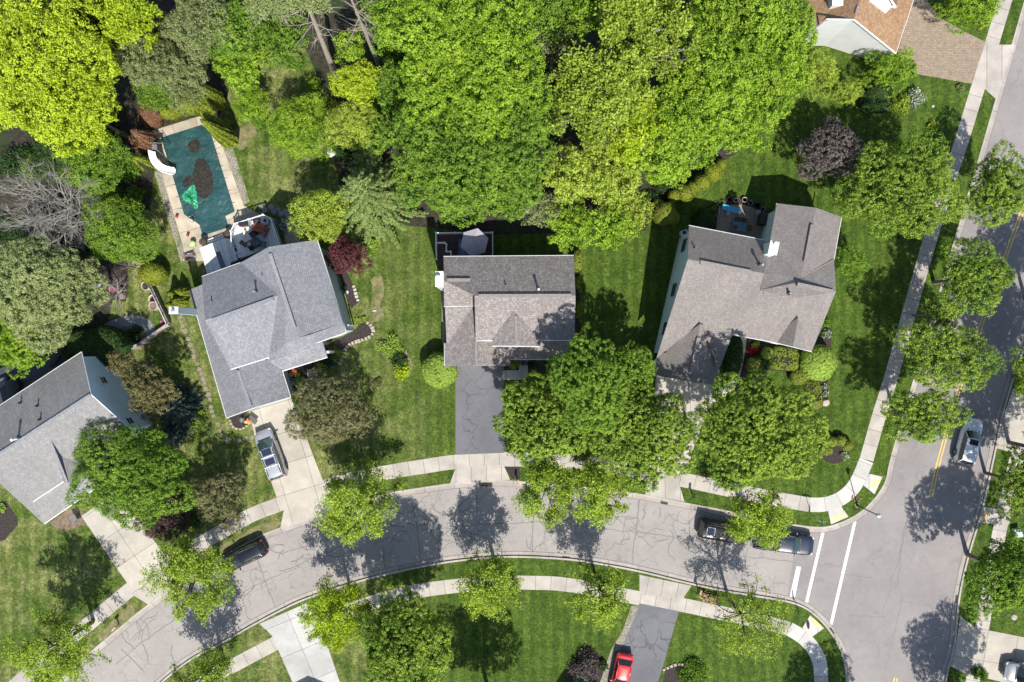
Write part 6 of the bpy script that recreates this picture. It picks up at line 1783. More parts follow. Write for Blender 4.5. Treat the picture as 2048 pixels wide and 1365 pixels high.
def tube_mesh(name, segs, mat, parent, k=5):
    """segs: (p0, p1, r0, r1) rows"""
    if not segs: return None
    p0 = np.array([s[0] for s in segs], float); p1 = np.array([s[1] for s in segs], float); r0 = np.array([s[2] for s in segs]); r1 = np.array([s[3] for s in segs])
    n = len(segs); d = p1 - p0; d /= np.maximum(1e-6, np.linalg.norm(d, axis=1, keepdims=True))
    ref = np.where(np.abs(d[:, 2:3]) < .9, np.array([[0, 0, 1.]]), np.array([[1., 0, 0]]))
    u = np.cross(d, ref); u /= np.linalg.norm(u, axis=1, keepdims=True); w = np.cross(d, u)
    a = np.arange(k) * 2 * np.pi / k; c_, s_ = np.cos(a), np.sin(a)
    ring = lambda p, r: p[:, None, :] + r[:, None, None] * (u[:, None, :] * c_[None, :, None] + w[:, None, :] * s_[None, :, None])
    V = np.concatenate([ring(p0, r0), ring(p1, r1)], 1).reshape(-1, 3)
    i = np.arange(k); j = (i + 1) % k
    f = np.stack([i, j, k + j, k + i], 1)[None] + (np.arange(n) * 2 * k)[:, None, None]
    f = f.reshape(-1, 4); m_ = len(f)
    me = bpy.data.meshes.new(name)
    me.vertices.add(len(V)); me.vertices.foreach_set('co', V.astype(np.float32).ravel())
    me.loops.add(4 * m_); me.loops.foreach_set('vertex_index', f.astype(np.int32).ravel())
    me.polygons.add(m_); me.polygons.foreach_set('loop_start', np.arange(0, 4 * m_, 4, dtype=np.int32))
    me.update(calc_edges=True)
    me.polygons.foreach_set('use_smooth', np.ones(m_, bool))
    me.materials.append(mat)
    return link(bpy.data.objects.new(name, me), parent)
def grow(rng, p, d, length, r, depth, segs, tips, spread=.6, kids=(2, 4), shrink=.72, wig=.18, up=.12, sub=4):
    pts = [np.array(p, float)]; d = np.array(d, float); rr = r; dirs = []
    for k in range(sub):
        d = d + rng.normal(size=3) * wig + np.array([0, 0, up]); d /= np.linalg.norm(d)
        q = pts[-1] + d * length / sub; r2 = rr * (.90 if depth > 0 else .7)
        segs.append((pts[-1], q, rr, r2)); pts.append(q); rr = r2; dirs.append(d.copy())
    if depth <= 0: tips.append((pts[-1], d)); tips.append((pts[-2], d)); return
    n = rng.integers(kids[0], kids[1] + 1)
    for k in range(n):
        i = sub if k == 0 else rng.integers(max(1, sub - 3), sub + 1)
        nd_ = dirs[i - 1] + rng.normal(size=3) * spread; nd_ /= np.linalg.norm(nd_)
        grow(rng, pts[i], nd_, length * shrink * rng.uniform(.8, 1.15), rr * (.78 if k else .9), depth - 1, segs, tips, spread, kids, shrink, wig, up, sub)

def broad_crown(rng, R, RZ, lobe=.28, tuft=.24, per=8, leaf=.13, gap=.42, inner=.34, cut=-.35, jit=.13, irr=.17, nl=None, fill=1.0):
    """tufts of leaves over overlapping lobes; returns positions, normals, tint (local, centre at 0)"""
    nl = int((nl or max(9, 22 * (R / 4.5) ** .8)) * 1.45); tuft *= .78; gap *= .84; leaf *= .80
    cs = []; rs = []
    for k in range(nl):
        zf = 1 - (k + .5) / nl * (1 - cut); rad = math.sqrt(max(0, 1 - zf * zf)); a = k * 2.39996 + rng.uniform(-.3, .3)
        m_ = .70 + rng.uniform(-irr * 1.35, irr)
        cs.append((R * m_ * rad * math.cos(a), R * m_ * rad * math.sin(a), RZ * m_ * zf)); rs.append(R * lobe * rng.uniform(.7, 1.25))
    cs.append((0, 0, 0)); rs.append(R * .46)
    cs = np.array(cs); rs = np.array(rs)
    P_ = []; N_ = []; T_ = []
    for c, r in zip(cs, rs):
        n = int(4 * math.pi * r * r / (gap * gap) * fill)
        d = unit(rng, n); p = c + d * r * (1 + rng.uniform(-jit, jit * .8, n))[:, None] * np.array([1, 1, .72])
        P_.append(p); N_.append(d); T_.append(np.full(n, rng.uniform(-.16, .14)))
    P_ = np.concatenate(P_); N_ = np.concatenate(N_); T_ = np.concatenate(T_)
    keep = np.ones(len(P_), bool)
    sc = np.array([1, 1, .72])
    for c, r in zip(cs, rs):
        dd = np.linalg.norm((P_ - c) / sc, axis=1); keep &= (dd > r * .84) | (rng.random(len(P_)) < inner * .5)
    keep &= P_[:, 2] > RZ * (cut - .35)
    P_, N_, T_ = P_[keep], N_[keep], T_[keep]
    if inner > 0:
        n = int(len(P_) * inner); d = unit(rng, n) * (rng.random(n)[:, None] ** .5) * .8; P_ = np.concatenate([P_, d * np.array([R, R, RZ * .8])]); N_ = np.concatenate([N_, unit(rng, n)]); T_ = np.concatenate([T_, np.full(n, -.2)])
    per = int(per * 1.9); leaf = leaf * .63
    # tufts -> leaves
    ph = rng.uniform(0, 6.28, 4); a_ = np.arctan2(P_[:, 1], P_[:, 0])
    P_ = P_ * np.column_stack([1 + .10 * np.sin(2 * a_ + ph[0]) + .07 * np.sin(3 * a_ + ph[1]) + .045 * np.sin(5 * a_ + ph[2]) + .03 * np.sin(9 * a_ + ph[3])] * 2 + [np.ones(len(P_))])
    n = len(P_); m_ = n * per
    base = np.repeat(P_, per, 0); bd = np.repeat(N_, per, 0); tt = np.repeat(T_ + rng.uniform(-.10, .10, n), per)
    o_ = unit(rng, m_) * .9 + bd * .35 + np.array([0, 0, .30])
    pp = base + o_ * tuft * rng.uniform(.5, 1.15, m_)[:, None]
    nn = unit(rng, m_) * .38 + o_ * .85 + np.array([0, 0, .30])
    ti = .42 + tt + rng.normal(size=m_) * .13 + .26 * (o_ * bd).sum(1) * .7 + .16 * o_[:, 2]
    return pp, nn, np.full(m_, leaf), ti, cs

TREE_N = [0]
def new_rng():
    TREE_N[0] += 1; return np.random.default_rng(1000 + TREE_N[0] * 17)
NAMEOF = {}
def tree(name, label, px, py, rpx, hc, kind='maple', bark='bark', rz=.8, group=None, cat='tree', hg=None, sparse=0, fill=1.0, ell=1.0, **kw):
    """px, py: centre of the crown as the photo shows it; rpx its radius; hc the height of the crown's middle"""
    rng = new_rng()
    c = P(px, py, hc); k = (CAM_H - hc) / FPX; R = rpx * k; RZ = R * rz
    if hc - RZ < .5: RZ = hc - .3
    t = thing(name, label, cat, (c.x, c.y, 0), 0, group)
    q = dict(tuft=.24, per=8, leaf=.13, gap=.44); q.update(kw)
    pp, nn, ss, ti, lobes = broad_crown(rng, R, RZ, fill=fill, **q)
    pp = pp + np.array([0, 0, hc]); pp[:, 0] *= ell
    pp[:, 2] = np.maximum(pp[:, 2], .12)
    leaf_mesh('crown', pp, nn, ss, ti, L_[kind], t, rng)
    segs = []; tips = []
    z0 = max(.6, hc - RZ * .75); r0 = .035 * R + .06
    segs.append((np.array([0, 0, -.05]), np.array([0, 0, z0 * .5]), r0 * 1.25, r0)); segs.append((np.array([0, 0, z0 * .5]), np.array([rng.uniform(-.1, .1), rng.uniform(-.1, .1), z0]), r0, r0 * .85))
    top = segs[-1][1]
    for lc in lobes[:-1]:
        e = lc * .92 + np.array([0, 0, hc]); 
        m1 = top + (e - top) * .35 + rng.normal(size=3) * .15 * R * .3 + np.array([0, 0, .05 * R]); m2 = top + (e - top) * .7 + rng.normal(size=3) * .1 * R * .3
        segs += [(top, m1, r0 * .42, r0 * .3), (m1, m2, r0 * .3, r0 * .19), (m2, e, r0 * .19, r0 * .06)]
        for _ in range(2 if R > 2 else 0):
            f = m2 + rng.normal(size=3) * R * .22; segs.append((m1, f, r0 * .16, r0 * .05))
    tube_mesh('trunk', segs, M[bark], t)
    return t
def airy(name, label, px, py, rpx, hc, kind='street', bark='bark_dark', rz=.75, group=None, n_leaf=5200, leaf=.115, depth=4, lean=(0, 0), cat='tree', tuft=.30, per=9, fullness=1.0):
    """open crown: leaves hang on the outer twigs, limbs and ground show through"""
    rng = new_rng(); n_leaf = int(n_leaf * 1.6); leaf *= .78
    c = P(px, py, hc); k = (CAM_H - hc) / FPX; R = rpx * k; RZ = R * rz
    t = thing(name, label, cat, (c.x - lean[0], c.y - lean[1], 0), 0, group)
    segs = []; tips = []
    z0 = hc - RZ * .72; r0 = .026 * R + .055
    top = np.array([lean[0] * .5, lean[1] * .5, z0])
    segs.append((np.array([0, 0, -.05]), top * np.array([.5, .5, .5]), r0 * 1.3, r0 * 1.05)); segs.append((top * .5, top, r0 * 1.05, r0 * .9))
    nb = 8
    for i in range(nb):
        a = i * 2 * math.pi / nb + rng.uniform(-.3, .3); el = rng.uniform(.25, .95)
        d = np.array([math.cos(a) * math.cos(el), math.sin(a) * math.cos(el), math.sin(el)]); Lm = R * .48 if el < .6 else RZ * .62
        s_ = []; tp = []
        grow(rng, top, d, Lm, r0 * .5, depth - 1, s_, tp, spread=.55, kids=(2, 3), shrink=.66, wig=.13, up=.04, sub=3)
        segs += s_; tips += tp
    grow(rng, top, (lean[0] * .08, lean[1] * .08, 1), RZ * .75, r0 * .6, depth - 1, segs, tips, spread=.6, kids=(3, 3), shrink=.66, wig=.1, up=.05, sub=3)
    # keep the tree inside its crown outline
    cen = np.array([lean[0], lean[1], hc])
    def inside(p): return (((p - cen) / np.array([R, R, RZ * 1.15])) ** 2).sum() < 1.15
    segs = [s_ for s_ in segs if inside(s_[1]) or s_[1][2] < z0 + .3]
    tube_mesh('trunk', segs, M[bark], t, 5)
    tp = np.array([x[0] for x in tips if inside(x[0])])
    mids = np.array([(s_[0] + s_[1]) / 2 for s_ in segs if s_[2] < r0 * .28]) if len(segs) else tp
    # clumps thickened towards the outline
    nt_ = int(n_leaf / per * fullness)
    lobes = cen + unit(rng, 22) * np.array([R, R, RZ]) * rng.uniform(.35, .80, (22, 1)); lr = R * rng.uniform(.20, .36, 22)
    li = rng.integers(0, 22, nt_); base = lobes[li] + unit(rng, nt_) * (lr[li] * rng.random(nt_) ** .45)[:, None] * np.array([1, 1, .7])
    pick = rng.random(nt_) < .45
    if len(mids): base[pick] = mids[rng.integers(0, len(mids), pick.sum())] + rng.normal(size=(pick.sum(), 3)) * .15
    base = base[base[:, 2] > z0 * .8]
    base = np.repeat(base, per, 0); m_ = len(base)
    o_ = unit(rng, m_); pp = base + o_ * tuft * rng.uniform(.2, 1.1, m_)[:, None]
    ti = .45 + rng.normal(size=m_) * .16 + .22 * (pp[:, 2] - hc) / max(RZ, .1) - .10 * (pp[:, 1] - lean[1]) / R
    leaf_mesh('crown', pp, unit(rng, m_) * .8 + np.array([0, 0, .5]), np.full(m_, leaf), ti, L_[kind], t, rng)
    return t
def bare(name, label, px, py, rpx, hc, bark='bark_pale', depth=5, group=None, kids=(2, 4), trunk=None, base_px=None, top_h=None):
    rng = new_rng(); c = P(px, py, hc); k = (CAM_H - hc) / FPX; R = rpx * k
    t = thing(name, label, 'tree', (c.x, c.y, 0), 0, group)
    segs = []; tips = []; r0 = trunk or (.02 * R + .04); z0 = hc * .45
    top = np.array([0, 0, z0]); segs += [(np.array([0, 0, -.05]), top, r0 * 1.2, r0)]
    for i in range(9):
        a = i * math.pi / 4.5 + rng.uniform(-.4, .4); el = rng.uniform(.15, .9)
        grow(rng, top, (math.cos(a) * math.cos(el), math.sin(a) * math.cos(el), math.sin(el)), R * .5, r0 * .42, depth - 1, segs, tips, .55, kids, .7, .16, .03, 3)
    segs = [s_ for s_ in segs if (s_[1][0] ** 2 + s_[1][1] ** 2) < (R * 1.15) ** 2]
    tube_mesh('trunk', segs, M[bark], t, 4)
    return t
def clipped(name, label, px, py, rpx, h, kind='ball', ell=(1, 1), rz=None, group=None, cat='shrub', leaf=.055, gap=.135, ang=0.0, flat=2.0, tuft=.075, per=8, base=0.0, bumps=.04):
    """dense clipped shrub standing on the ground; flat > 2 squares the shape off"""
    rng = new_rng(); k = (CAM_H - h * .6) / FPX
    c = P(px, py, h * .55); rx, ry = rpx * k * ell[0], rpx * k * ell[1]
    t = thing(name, label, cat, (c.x, c.y, 0), ang, group)
    n = int(4 * math.pi * ((rx + ry) / 2 * max(h / 2, .3)) ** 1.0 / (gap * gap) * 1.5) + 60
    d = unit(rng, n); d[:, 2] = np.abs(d[:, 2]) * rng.choice([1, 1, 1, -1], n)
    e = 2.0 / flat
    s = np.sign(d) * np.abs(d) ** e; s /= (np.abs(s) ** flat).sum(1, keepdims=True) ** (1 / flat)
    wob = 1 + bumps * np.sin(d[:, 0] * 5 + d[:, 1] * 4 + rng.uniform(0, 6)) + rng.uniform(-.03, .03, n)
    hz = h / 2 if h > min(rx, ry) * 1.2 else h * .55
    pz = h - hz
    P_ = s * wob[:, None] * np.array([rx, ry, hz]); P_[:, 2] += pz; P_ = P_[P_[:, 2] > .05]; N_ = (s / np.array([rx, ry, hz]))[:len(s)]
    N_ = (P_ - np.array([0, 0, pz])) / np.array([rx, ry, hz]) ** 2; N_ /= np.linalg.norm(N_, axis=1, keepdims=True)
    m_ = len(P_) * per; b_ = np.repeat(P_, per, 0); nb = np.repeat(N_, per, 0); o_ = unit(rng, m_) * .8 + nb * .5
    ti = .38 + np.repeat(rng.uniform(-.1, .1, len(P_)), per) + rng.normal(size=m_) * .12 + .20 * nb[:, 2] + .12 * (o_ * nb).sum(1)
    leaf_mesh('foliage', b_ + o_ * tuft, unit(rng, m_) * .5 + nb * .8, np.full(m_, leaf), ti, L_[kind], t, rng)
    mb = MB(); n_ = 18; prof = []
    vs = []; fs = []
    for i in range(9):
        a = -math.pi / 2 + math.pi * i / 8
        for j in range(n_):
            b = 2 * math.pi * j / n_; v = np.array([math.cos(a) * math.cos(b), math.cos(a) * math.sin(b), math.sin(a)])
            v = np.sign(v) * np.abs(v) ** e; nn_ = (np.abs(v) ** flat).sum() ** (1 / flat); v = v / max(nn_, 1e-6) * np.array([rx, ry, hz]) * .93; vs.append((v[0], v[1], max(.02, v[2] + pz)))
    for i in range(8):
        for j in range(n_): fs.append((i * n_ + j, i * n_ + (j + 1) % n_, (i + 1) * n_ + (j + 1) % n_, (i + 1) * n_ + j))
    mb.add(vs, fs, core_m, None, True); mb.build('shade_core', None, t)
    return t
core_m = two('painted_core_shade', (.020, .026, .010), (.035, .04, .016), 8, .95)  # solid gap-filling core; the shade inside shrubs is put into its colour
def loose(name, label, px, py, rpx, h, kind='wood', ell=(1, 1), group=None, cat='shrub', n=1400, leaf=.09, ang=0.0, stemmy=True, up=.3):
    rng = new_rng(); c = P(px, py, h * .5); k = (CAM_H - h * .5) / FPX; rx, ry = rpx * k * ell[0], rpx * k * ell[1]
    t = thing(name, label, cat, (c.x, c.y, 0), ang, group)
    nc = 14; cc = unit(rng, nc) * rng.uniform(.3, .75, (nc, 1)); cc[:, 2] = np.abs(cc[:, 2]); ci = rng.integers(0, nc, n)
    p = cc[ci] + unit(rng, n) * (rng.random(n)[:, None] ** .4) * rng.uniform(.28, .5, n)[:, None]
    pp = p * np.array([rx, ry, h * .62]); pp[:, 2] = np.maximum(.04, pp[:, 2] + h * .12)
    ti = .4 + rng.normal(size=n) * .18 + .25 * p[:, 2] + (cc[ci, 0] * .1)
    leaf_mesh('foliage', pp, unit(rng, n) * .7 + np.array([0, 0, up + .2]), np.full(n, leaf), ti, L_[kind], t, rng)
    segs = []
    for i in range(nc): e = cc[i] * np.array([rx, ry, h * .62]) * 1.0; segs.append((np.array([0, 0, 0.]), np.array([e[0], e[1], abs(e[2]) + h * .1]), .03, .01))
    tube_mesh('stems', segs, M['bark'], t, 4)
    return t
def conifer(name, label, px, py, rpx, H_, kind='spruce', bark='bark_dark', group=None, tiers=15, boughs=17, leaf=.12, droop=.32, base=.06, dens=1.0, ftop=None, cat='tree'):
    """tiers of boughs that radiate from the stem, each feathered on both sides"""
    rng = new_rng(); hm = H_ * .35; c = P(px, py, hm); R = rpx * (CAM_H - hm) / FPX
    t = thing(name, label, cat, (c.x, c.y, 0), 0, group)
    segs = [(np.array([0, 0, -.05]), np.array([0, 0, H_ * .97]), R * .05 + .05, .03)]
    Ps = []; Ns = []; Ts = []; Ss = []
    for i in range(tiers):
        f = i / (tiers - 1); z = H_ * (base + (1 - base) * f ** .92); rt = R * (1 - f) ** .8 * rng.uniform(.92, 1.06) + .12
        nb = max(5, int(boughs * (1 - f * .55)))
        a0 = rng.uniform(0, 6.28)
        for k in range(nb):
            a = a0 + 2 * math.pi * k / nb + rng.uniform(-.14, .14); L = rt * rng.uniform(.75, 1.12); d = np.array([math.cos(a), math.sin(a)]); s_ = np.array([-d[1], d[0]])
            e = np.array([d[0] * L, d[1] * L, z - droop * L * .55]); segs.append((np.array([0, 0, z]), e, .03, .01))
            m_ = max(8, int(L * 26 * dens)); u = rng.random(m_) ** .7; side = rng.uniform(-1, 1, m_) * (.20 + .34 * L * .3) * (1.12 - u) * 1.0
            x = d[None, :] * (u * L)[:, None] + s_[None, :] * side[:, None]
            zz = z - droop * L * .55 * u ** 1.3 + rng.uniform(-.06, .06, m_) - np.abs(side) * .25 + .10 * (u > .85)
            Ps.append(np.column_stack([x, zz])); Ns.append(np.column_stack([d[None, :] * .35 + s_[None, :] * np.sign(side)[:, None] * .35 + rng.normal(size=(m_, 2)) * .25, np.full(m_, .9)])); Ts.append(.35 + .30 * u + rng.normal(size=m_) * .14); Ss.append(np.full(m_, leaf))
    leaf_mesh('crown', np.concatenate(Ps), np.concatenate(Ns), np.concatenate(Ss), np.concatenate(Ts), L_[kind], t, rng, asp=.45)
    tube_mesh('trunk', segs, M[bark], t, 5)
    return t
def column(name, label, px, py, rpx, H_, kind='arb', group=None, multi=1, leaf=.10, cat='shrub'):
    """arborvitae: px, py is where it stands; upright cone of vertical sprays"""
    rng = new_rng(); c = G(px, py); R = rpx / 20
    t = thing(name, label, cat, (c.x, c.y, 0), 0, group)
    Ps = []; Ns = []; Ts = []
    for m0 in range(multi):
        ox, oy = (rng.uniform(-.3, .3) * R, rng.uniform(-.3, .3) * R) if multi > 1 else (0, 0)
        h = H_ * (1 if m0 == 0 else rng.uniform(.75, .95)); r = R * (1 if multi == 1 else .75)
        n = int(2 * math.pi * r * h * 120)
        f = rng.random(n) ** 1.25; a = rng.uniform(0, 2 * math.pi, n)
        rr_ = r * np.minimum(1, (.35 + f * 3.0)) * (1 - f) ** .72 * (1 + .13 * np.sin(a * 9 + f * 5 + m0) + rng.uniform(-.06, .06, n)) + .02
        x = ox + rr_ * np.cos(a); y = oy + rr_ * np.sin(a)
        Ps.append(np.column_stack([x, y, .08 + f * h])); Ns.append(np.column_stack([np.cos(a), np.sin(a), np.full(n, .35)]) + rng.normal(size=(n, 3)) * .35)
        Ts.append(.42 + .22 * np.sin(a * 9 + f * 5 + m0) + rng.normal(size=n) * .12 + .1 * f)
    leaf_mesh('foliage', np.concatenate(Ps), np.concatenate(Ns), np.full(sum(map(len, Ts)), leaf), np.concatenate(Ts), L_[kind], t, rng, asp=.5)
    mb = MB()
    mb.lathe((0, 0, 0), [(R * .2, 0), (R * .55, H_ * .18), (R * .42, H_ * .4), (R * .22, H_ * .7), (R * .03, H_ * .88)], core_m, 12); mb.build('shade_core', None, t)
    return t
# ------------------------------------------------------------------ planting plan
WG = 'tall woodland trees behind the gardens'
W_BIG = dict(tuft=.34, per=9, leaf=.165, gap=.55, group=WG)
def wood(label, px, py, r, hc, kind='wood', **kw):
    a = dict(W_BIG); a.update(kw); tree('woodland_tree', label, px, py, r, hc, kind, rz=a.pop('rz', .62), **a)
# top left
wood('huge yellow-green broadleaf tree filling the top left corner', 82, 130, 152, 12, 'yellow', gap=.5, nl=40)
wood('lower yellow-green lobe tree above the brown bush by the pool slide', 165, 225, 72, 9, 'yellow', gap=.5)
wood('dark green tree behind the yellow-green giant', 205, 40, 80, 9, 'dark', leaf=.14)
airy('woodland_tree', 'sparse yellow-leaved tree at the top edge left of centre', 265, 45, 62, 13, 'yellow', n_leaf=5200, leaf=.15, group=WG)
wood('grey-green feathery tree above the russet shrub', 292, 120, 62, 10.5, 'grey', leaf=.13, gap=.42, irr=.24, tuft=.3)
wood('grey-green feathery tree above the swimming pool', 368, 152, 60, 9, 'grey', leaf=.13, gap=.42, irr=.24, tuft=.3)
wood('deep green tree between the two feathery ones and the pool', 312, 190, 40, 6.5, 'wood_deep', leaf=.12, gap=.42)
wood('olive-green tree behind the two feathery ones', 335, 90, 55, 8.5, 'olive', leaf=.13, gap=.42)
wood('grey-green feathery tree at the top edge beside the sparse yellow one', 398, 52, 66, 11, 'grey', leaf=.13, gap=.44, irr=.2)
wood('mid green tree at the top edge right of the feathery ones', 465, 60, 62, 10, 'wood_deep')
wood('bright green tree above the tall arborvitae', 478, 128, 55, 7.5, 'wood')
wood('small bright green tree right of the tall arborvitae', 502, 210, 36, 3.2, 'wood', leaf=.12, gap=.4)
wood('deep green bushy tree left of the pool slide', 190, 318, 68, 5.5, 'wood_deep', leaf=.13, gap=.42)
wood('deep green tree beneath the yellow-green giant by the brown bush', 120, 300, 60, 4.5, 'dark', leaf=.13, gap=.42)
wood('round leafy tree below the deep green one, left of the pool path', 240, 458, 74, 4.2, 'wood_deep', leaf=.12, gap=.40)
wood('fresh green tree standing alone on the back lawn', 598, 252, 62, 4.5, 'wood', leaf=.12, gap=.40, irr=.16)
# pines with long bare stems in view
def pine(label, bx, by, tx, ty, H_, r, kind='pine', lean_extra=0, crown=True, rad=.28):
    g = G(bx, by); rng = new_rng(); t = thing('pine_tree', label, 'tree', (g.x, g.y, 0), 0, 'tall pines with bare stems')
    tp = P(tx, ty, H_); d = np.array([tp.x - g.x, tp.y - g.y, H_]); segs = []
    for i in range(8): segs.append((d * (i / 8) + np.array([0, 0, -.05 if i == 0 else 0]), d * ((i + 1) / 8), rad * (1 - i / 8 * .6), rad * (1 - (i + 1) / 8 * .6)))
    for k in range(26):
        u = rng.uniform(.45, .98); a = rng.uniform(0, 6.28); L = rng.uniform(.6, 2.6) * (1.2 if u > .7 else .6); e = d * u + np.array([math.cos(a) * L, math.sin(a) * L, rng.uniform(-.2, .5)]); m_ = (d * u + e) / 2 + rng.normal(size=3) * .12
        segs += [(d * u, m_, .035, .024), (m_, e, .024, .009)]
        for _ in range(3): q = e + rng.normal(size=3) * .45; segs.append((m_, q, .012, .005))
    tube_mesh('trunk', segs, M['bark_tan'], t, 6)
    if crown:
        R = r * (CAM_H - H_) / FPX; n = int(R * R * 420); cl = unit(rng, 30) * np.array([R, R * .62, 1.6]) * rng.uniform(.3, .95, (30, 1)); ci = rng.integers(0, 30, n)
        pp = d + cl[ci] + unit(rng, n) * (rng.random(n)[:, None] ** .5) * np.array([.75, .75, .4])
        leaf_mesh('crown', pp, unit(rng, n) * .5 + np.array([0, 0, .7]), np.full(n, .12), .5 + rng.normal(size=n) * .16, L_[kind], t, rng, asp=.35)
    return t
pine('tall pale-needled pine with a bare stem rising from the back lawn edge', 672, 152, 608, -8, 16.5, 70, rad=.34)
pine('tall pale-needled pine with its crown at the top edge, further left', 600, 90, 540, -12, 16, 85, rad=.2)
pine('dead-topped pine with bare side branches right of the leaning stem', 756, 128, 700, -8, 15, 40, crown=False, rad=.22)
wood('mid green understorey tree between the two pine stems', 560, 75, 58, 6.5, 'wood_deep')
wood('bright green understorey tree right of the leaning pine stem', 702, 95, 36, 6, 'wood')
wood('leafy green tree at the top edge between the pines and the woodland', 760, 45, 50, 7, 'wood_deep')
wood('yellow-green maple right of the foot of the leaning pine', 716, 168, 48, 6, 'yellow', leaf=.14, gap=.42)
wood('olive-green tree below the yellow-green maple', 702, 248, 52, 5.5, 'spring', leaf=.12, gap=.40)
wood('small green tree between the spruce and the big woodland', 762, 270, 46, 5, 'wood_deep')
wood('green understorey tree in the hollow of the big woodland', 800, 180, 55, 5.5, 'wood_deep')
# main woodland, from the left and the back
main = [
    (860, 62, 92, 13, 'wood', 'broad bright green woodland tree at the top edge, first of the big canopy'),
    (975, 50, 98, 14, 'wood', 'broad bright green woodland tree at the top edge, second of the big canopy'),
    (885, 165, 82, 12, 'wood', 'bright green canopy tree above the dark hollow'),
    (1000, 150, 98, 13.5, 'wood', 'largest bright green canopy tree near the picture top'),
    (960, 235, 70, 11, 'wood', 'rounded bright canopy tree right of the dark hollow'),
    (1065, 235, 62, 11, 'wood_deep', 'mid green canopy tree left of the pale spring oak'),
    (850, 265, 76, 10, 'wood_deep', 'mid green canopy tree beside the spruce top'),
    (930, 325, 92, 10.5, 'wood_deep', 'wide mid green canopy tree in the middle of the woodland'),
    (862, 350, 74, 9.5, 'wood_deep', 'mid green canopy tree touching the right of the spruce'),
    (1030, 325, 82, 10, 'wood_deep', 'mid green canopy tree left of the yellow-green rounded one'),
    (925, 388, 62, 8.5, 'wood_deep', 'mid green tree at the woodland edge above the umbrella deck'),
    (1010, 386, 56, 8, 'wood_deep', 'mid green tree at the woodland edge right of the umbrella'),
    (1072, 412, 42, 6.5, 'grey', 'small greyish tree at the woodland edge above the brown roof'),
    (1140, 448, 52, 6, 'wood', 'fresh green tree at the woodland edge above the brown roof corner'),
    (1215, 452, 52, 6, 'wood', 'fresh green tree jutting over the middle lawn'),
    (1262, 430, 42, 5.5, 'spring', 'yellow-green tree jutting over the middle lawn on the right'),
    (1110, 80, 55, 9.5, 'grey', 'dull grey-green half bare tree at the top of the woodland'),
    (1150, 350, 68, 9, 'spring', 'rounded yellow-green tree low in the woodland'),
    (1235, 340, 72, 9.5, 'spring', 'yellow-green tree right of the rounded one'),
    (1310, 290, 78, 10, 'wood', 'bright green tree on the right flank of the woodland'),
    (1375, 215, 84, 11, 'wood', 'bright green tree behind the right flank of the woodland'),
    (1405, 275, 58, 9, 'wood', 'bright green tree at the woodland edge above the patio lawn'),
    (1338, 332, 46, 7.5, 'wood', 'low bright green tree above the rounded golden shrubs'),
    (1440, 130, 92, 12, 'wood', 'broad bright green tree at the upper right of the woodland'),
    (1515, 195, 72, 10, 'wood', 'bright green tree at the right edge of the woodland'),
    (1560, 80, 72, 11, 'wood', 'bright green tree beside the white gable of the tan-orange house'),
    (1500, 20, 70, 12, 'wood', 'bright green tree at the top edge right of the spring oaks'),
    (1585, 150, 42, 8, 'wood', 'small bright green tree below the white gable corner'),
    (1475, 262, 50, 8, 'wood', 'bright green tree nearest the open back lawn'),
    (1590, 25, 42, 9, 'wood_deep', 'mid green tree hiding the left corner of the tan-orange roof'),
    (1105, 22, 60, 11, 'wood_deep', 'mid green tree at the top edge above the half bare one'),
    (1175, 25, 46, 12, 'wood', 'bright green tree at the top edge left of the first spring oak'),
    (1420, 25, 60, 11, 'wood', 'bright green tree at the top edge between two spring crowns'),
]
for (x, y, r, h, kd, lab) in main: wood(lab, x, y, r, h, kd)
airy('woodland_tree', 'tall pale spring oak with grey limbs at the top edge', 1275, 70, 120, 15, 'spring', 'bark_pale', n_leaf=13500, leaf=.155, depth=5, group=WG, tuft=.36)
airy('woodland_tree', 'tall pale spring oak with grey limbs in the centre of the woodland', 1205, 190, 120, 14, 'spring', 'bark_pale', n_leaf=14500, leaf=.155, depth=5, group=WG, tuft=.36)
airy('woodland_tree', 'pale spring oak crown below the central one', 1265, 262, 84, 12, 'yellow', 'bark_pale', n_leaf=6000, leaf=.15, depth=4, group=WG, tuft=.36)
bare('bare_tree', 'leafless twiggy tree caught in the green canopy near the top', 1075, 75, 45, 11, depth=4)
loose('undergrowth', 'dark undergrowth in the gap above the golden rounded shrubs', 1330, 372, 30, 1.6, 'dark', n=1600)
loose('undergrowth', 'dark undergrowth at the foot of the jutting trees', 1305, 402, 34, 1.6, 'dark', n=1600)
# spruce and neighbours
conifer('spruce_tree', 'pale green spruce with radiating boughs right of the pool lawn', 742, 396, 94, 13, 'spruce', tiers=15, boughs=18, dens=1.2, leaf=.13)
wood('soft blue-green sapling above the spruce', 735, 328, 36, 4.5, 'spruce', leaf=.10, gap=.36, group=None)
wood('yellow-green tree at the top corner of the grey-blue roof', 640, 432, 60, 5.8, 'spring', leaf=.12, gap=.40, group=None)
tree('crimson_maple', 'dark crimson Japanese maple beside the side wall', 690, 512, 42, 2.6, 'crimson', rz=.7, leaf=.10, gap=.30, tuft=.18, per=8)
loose('shrub', 'bright lime shrub right of the crimson maple', 742, 492, 24, 1.8, 'ball', n=2200)
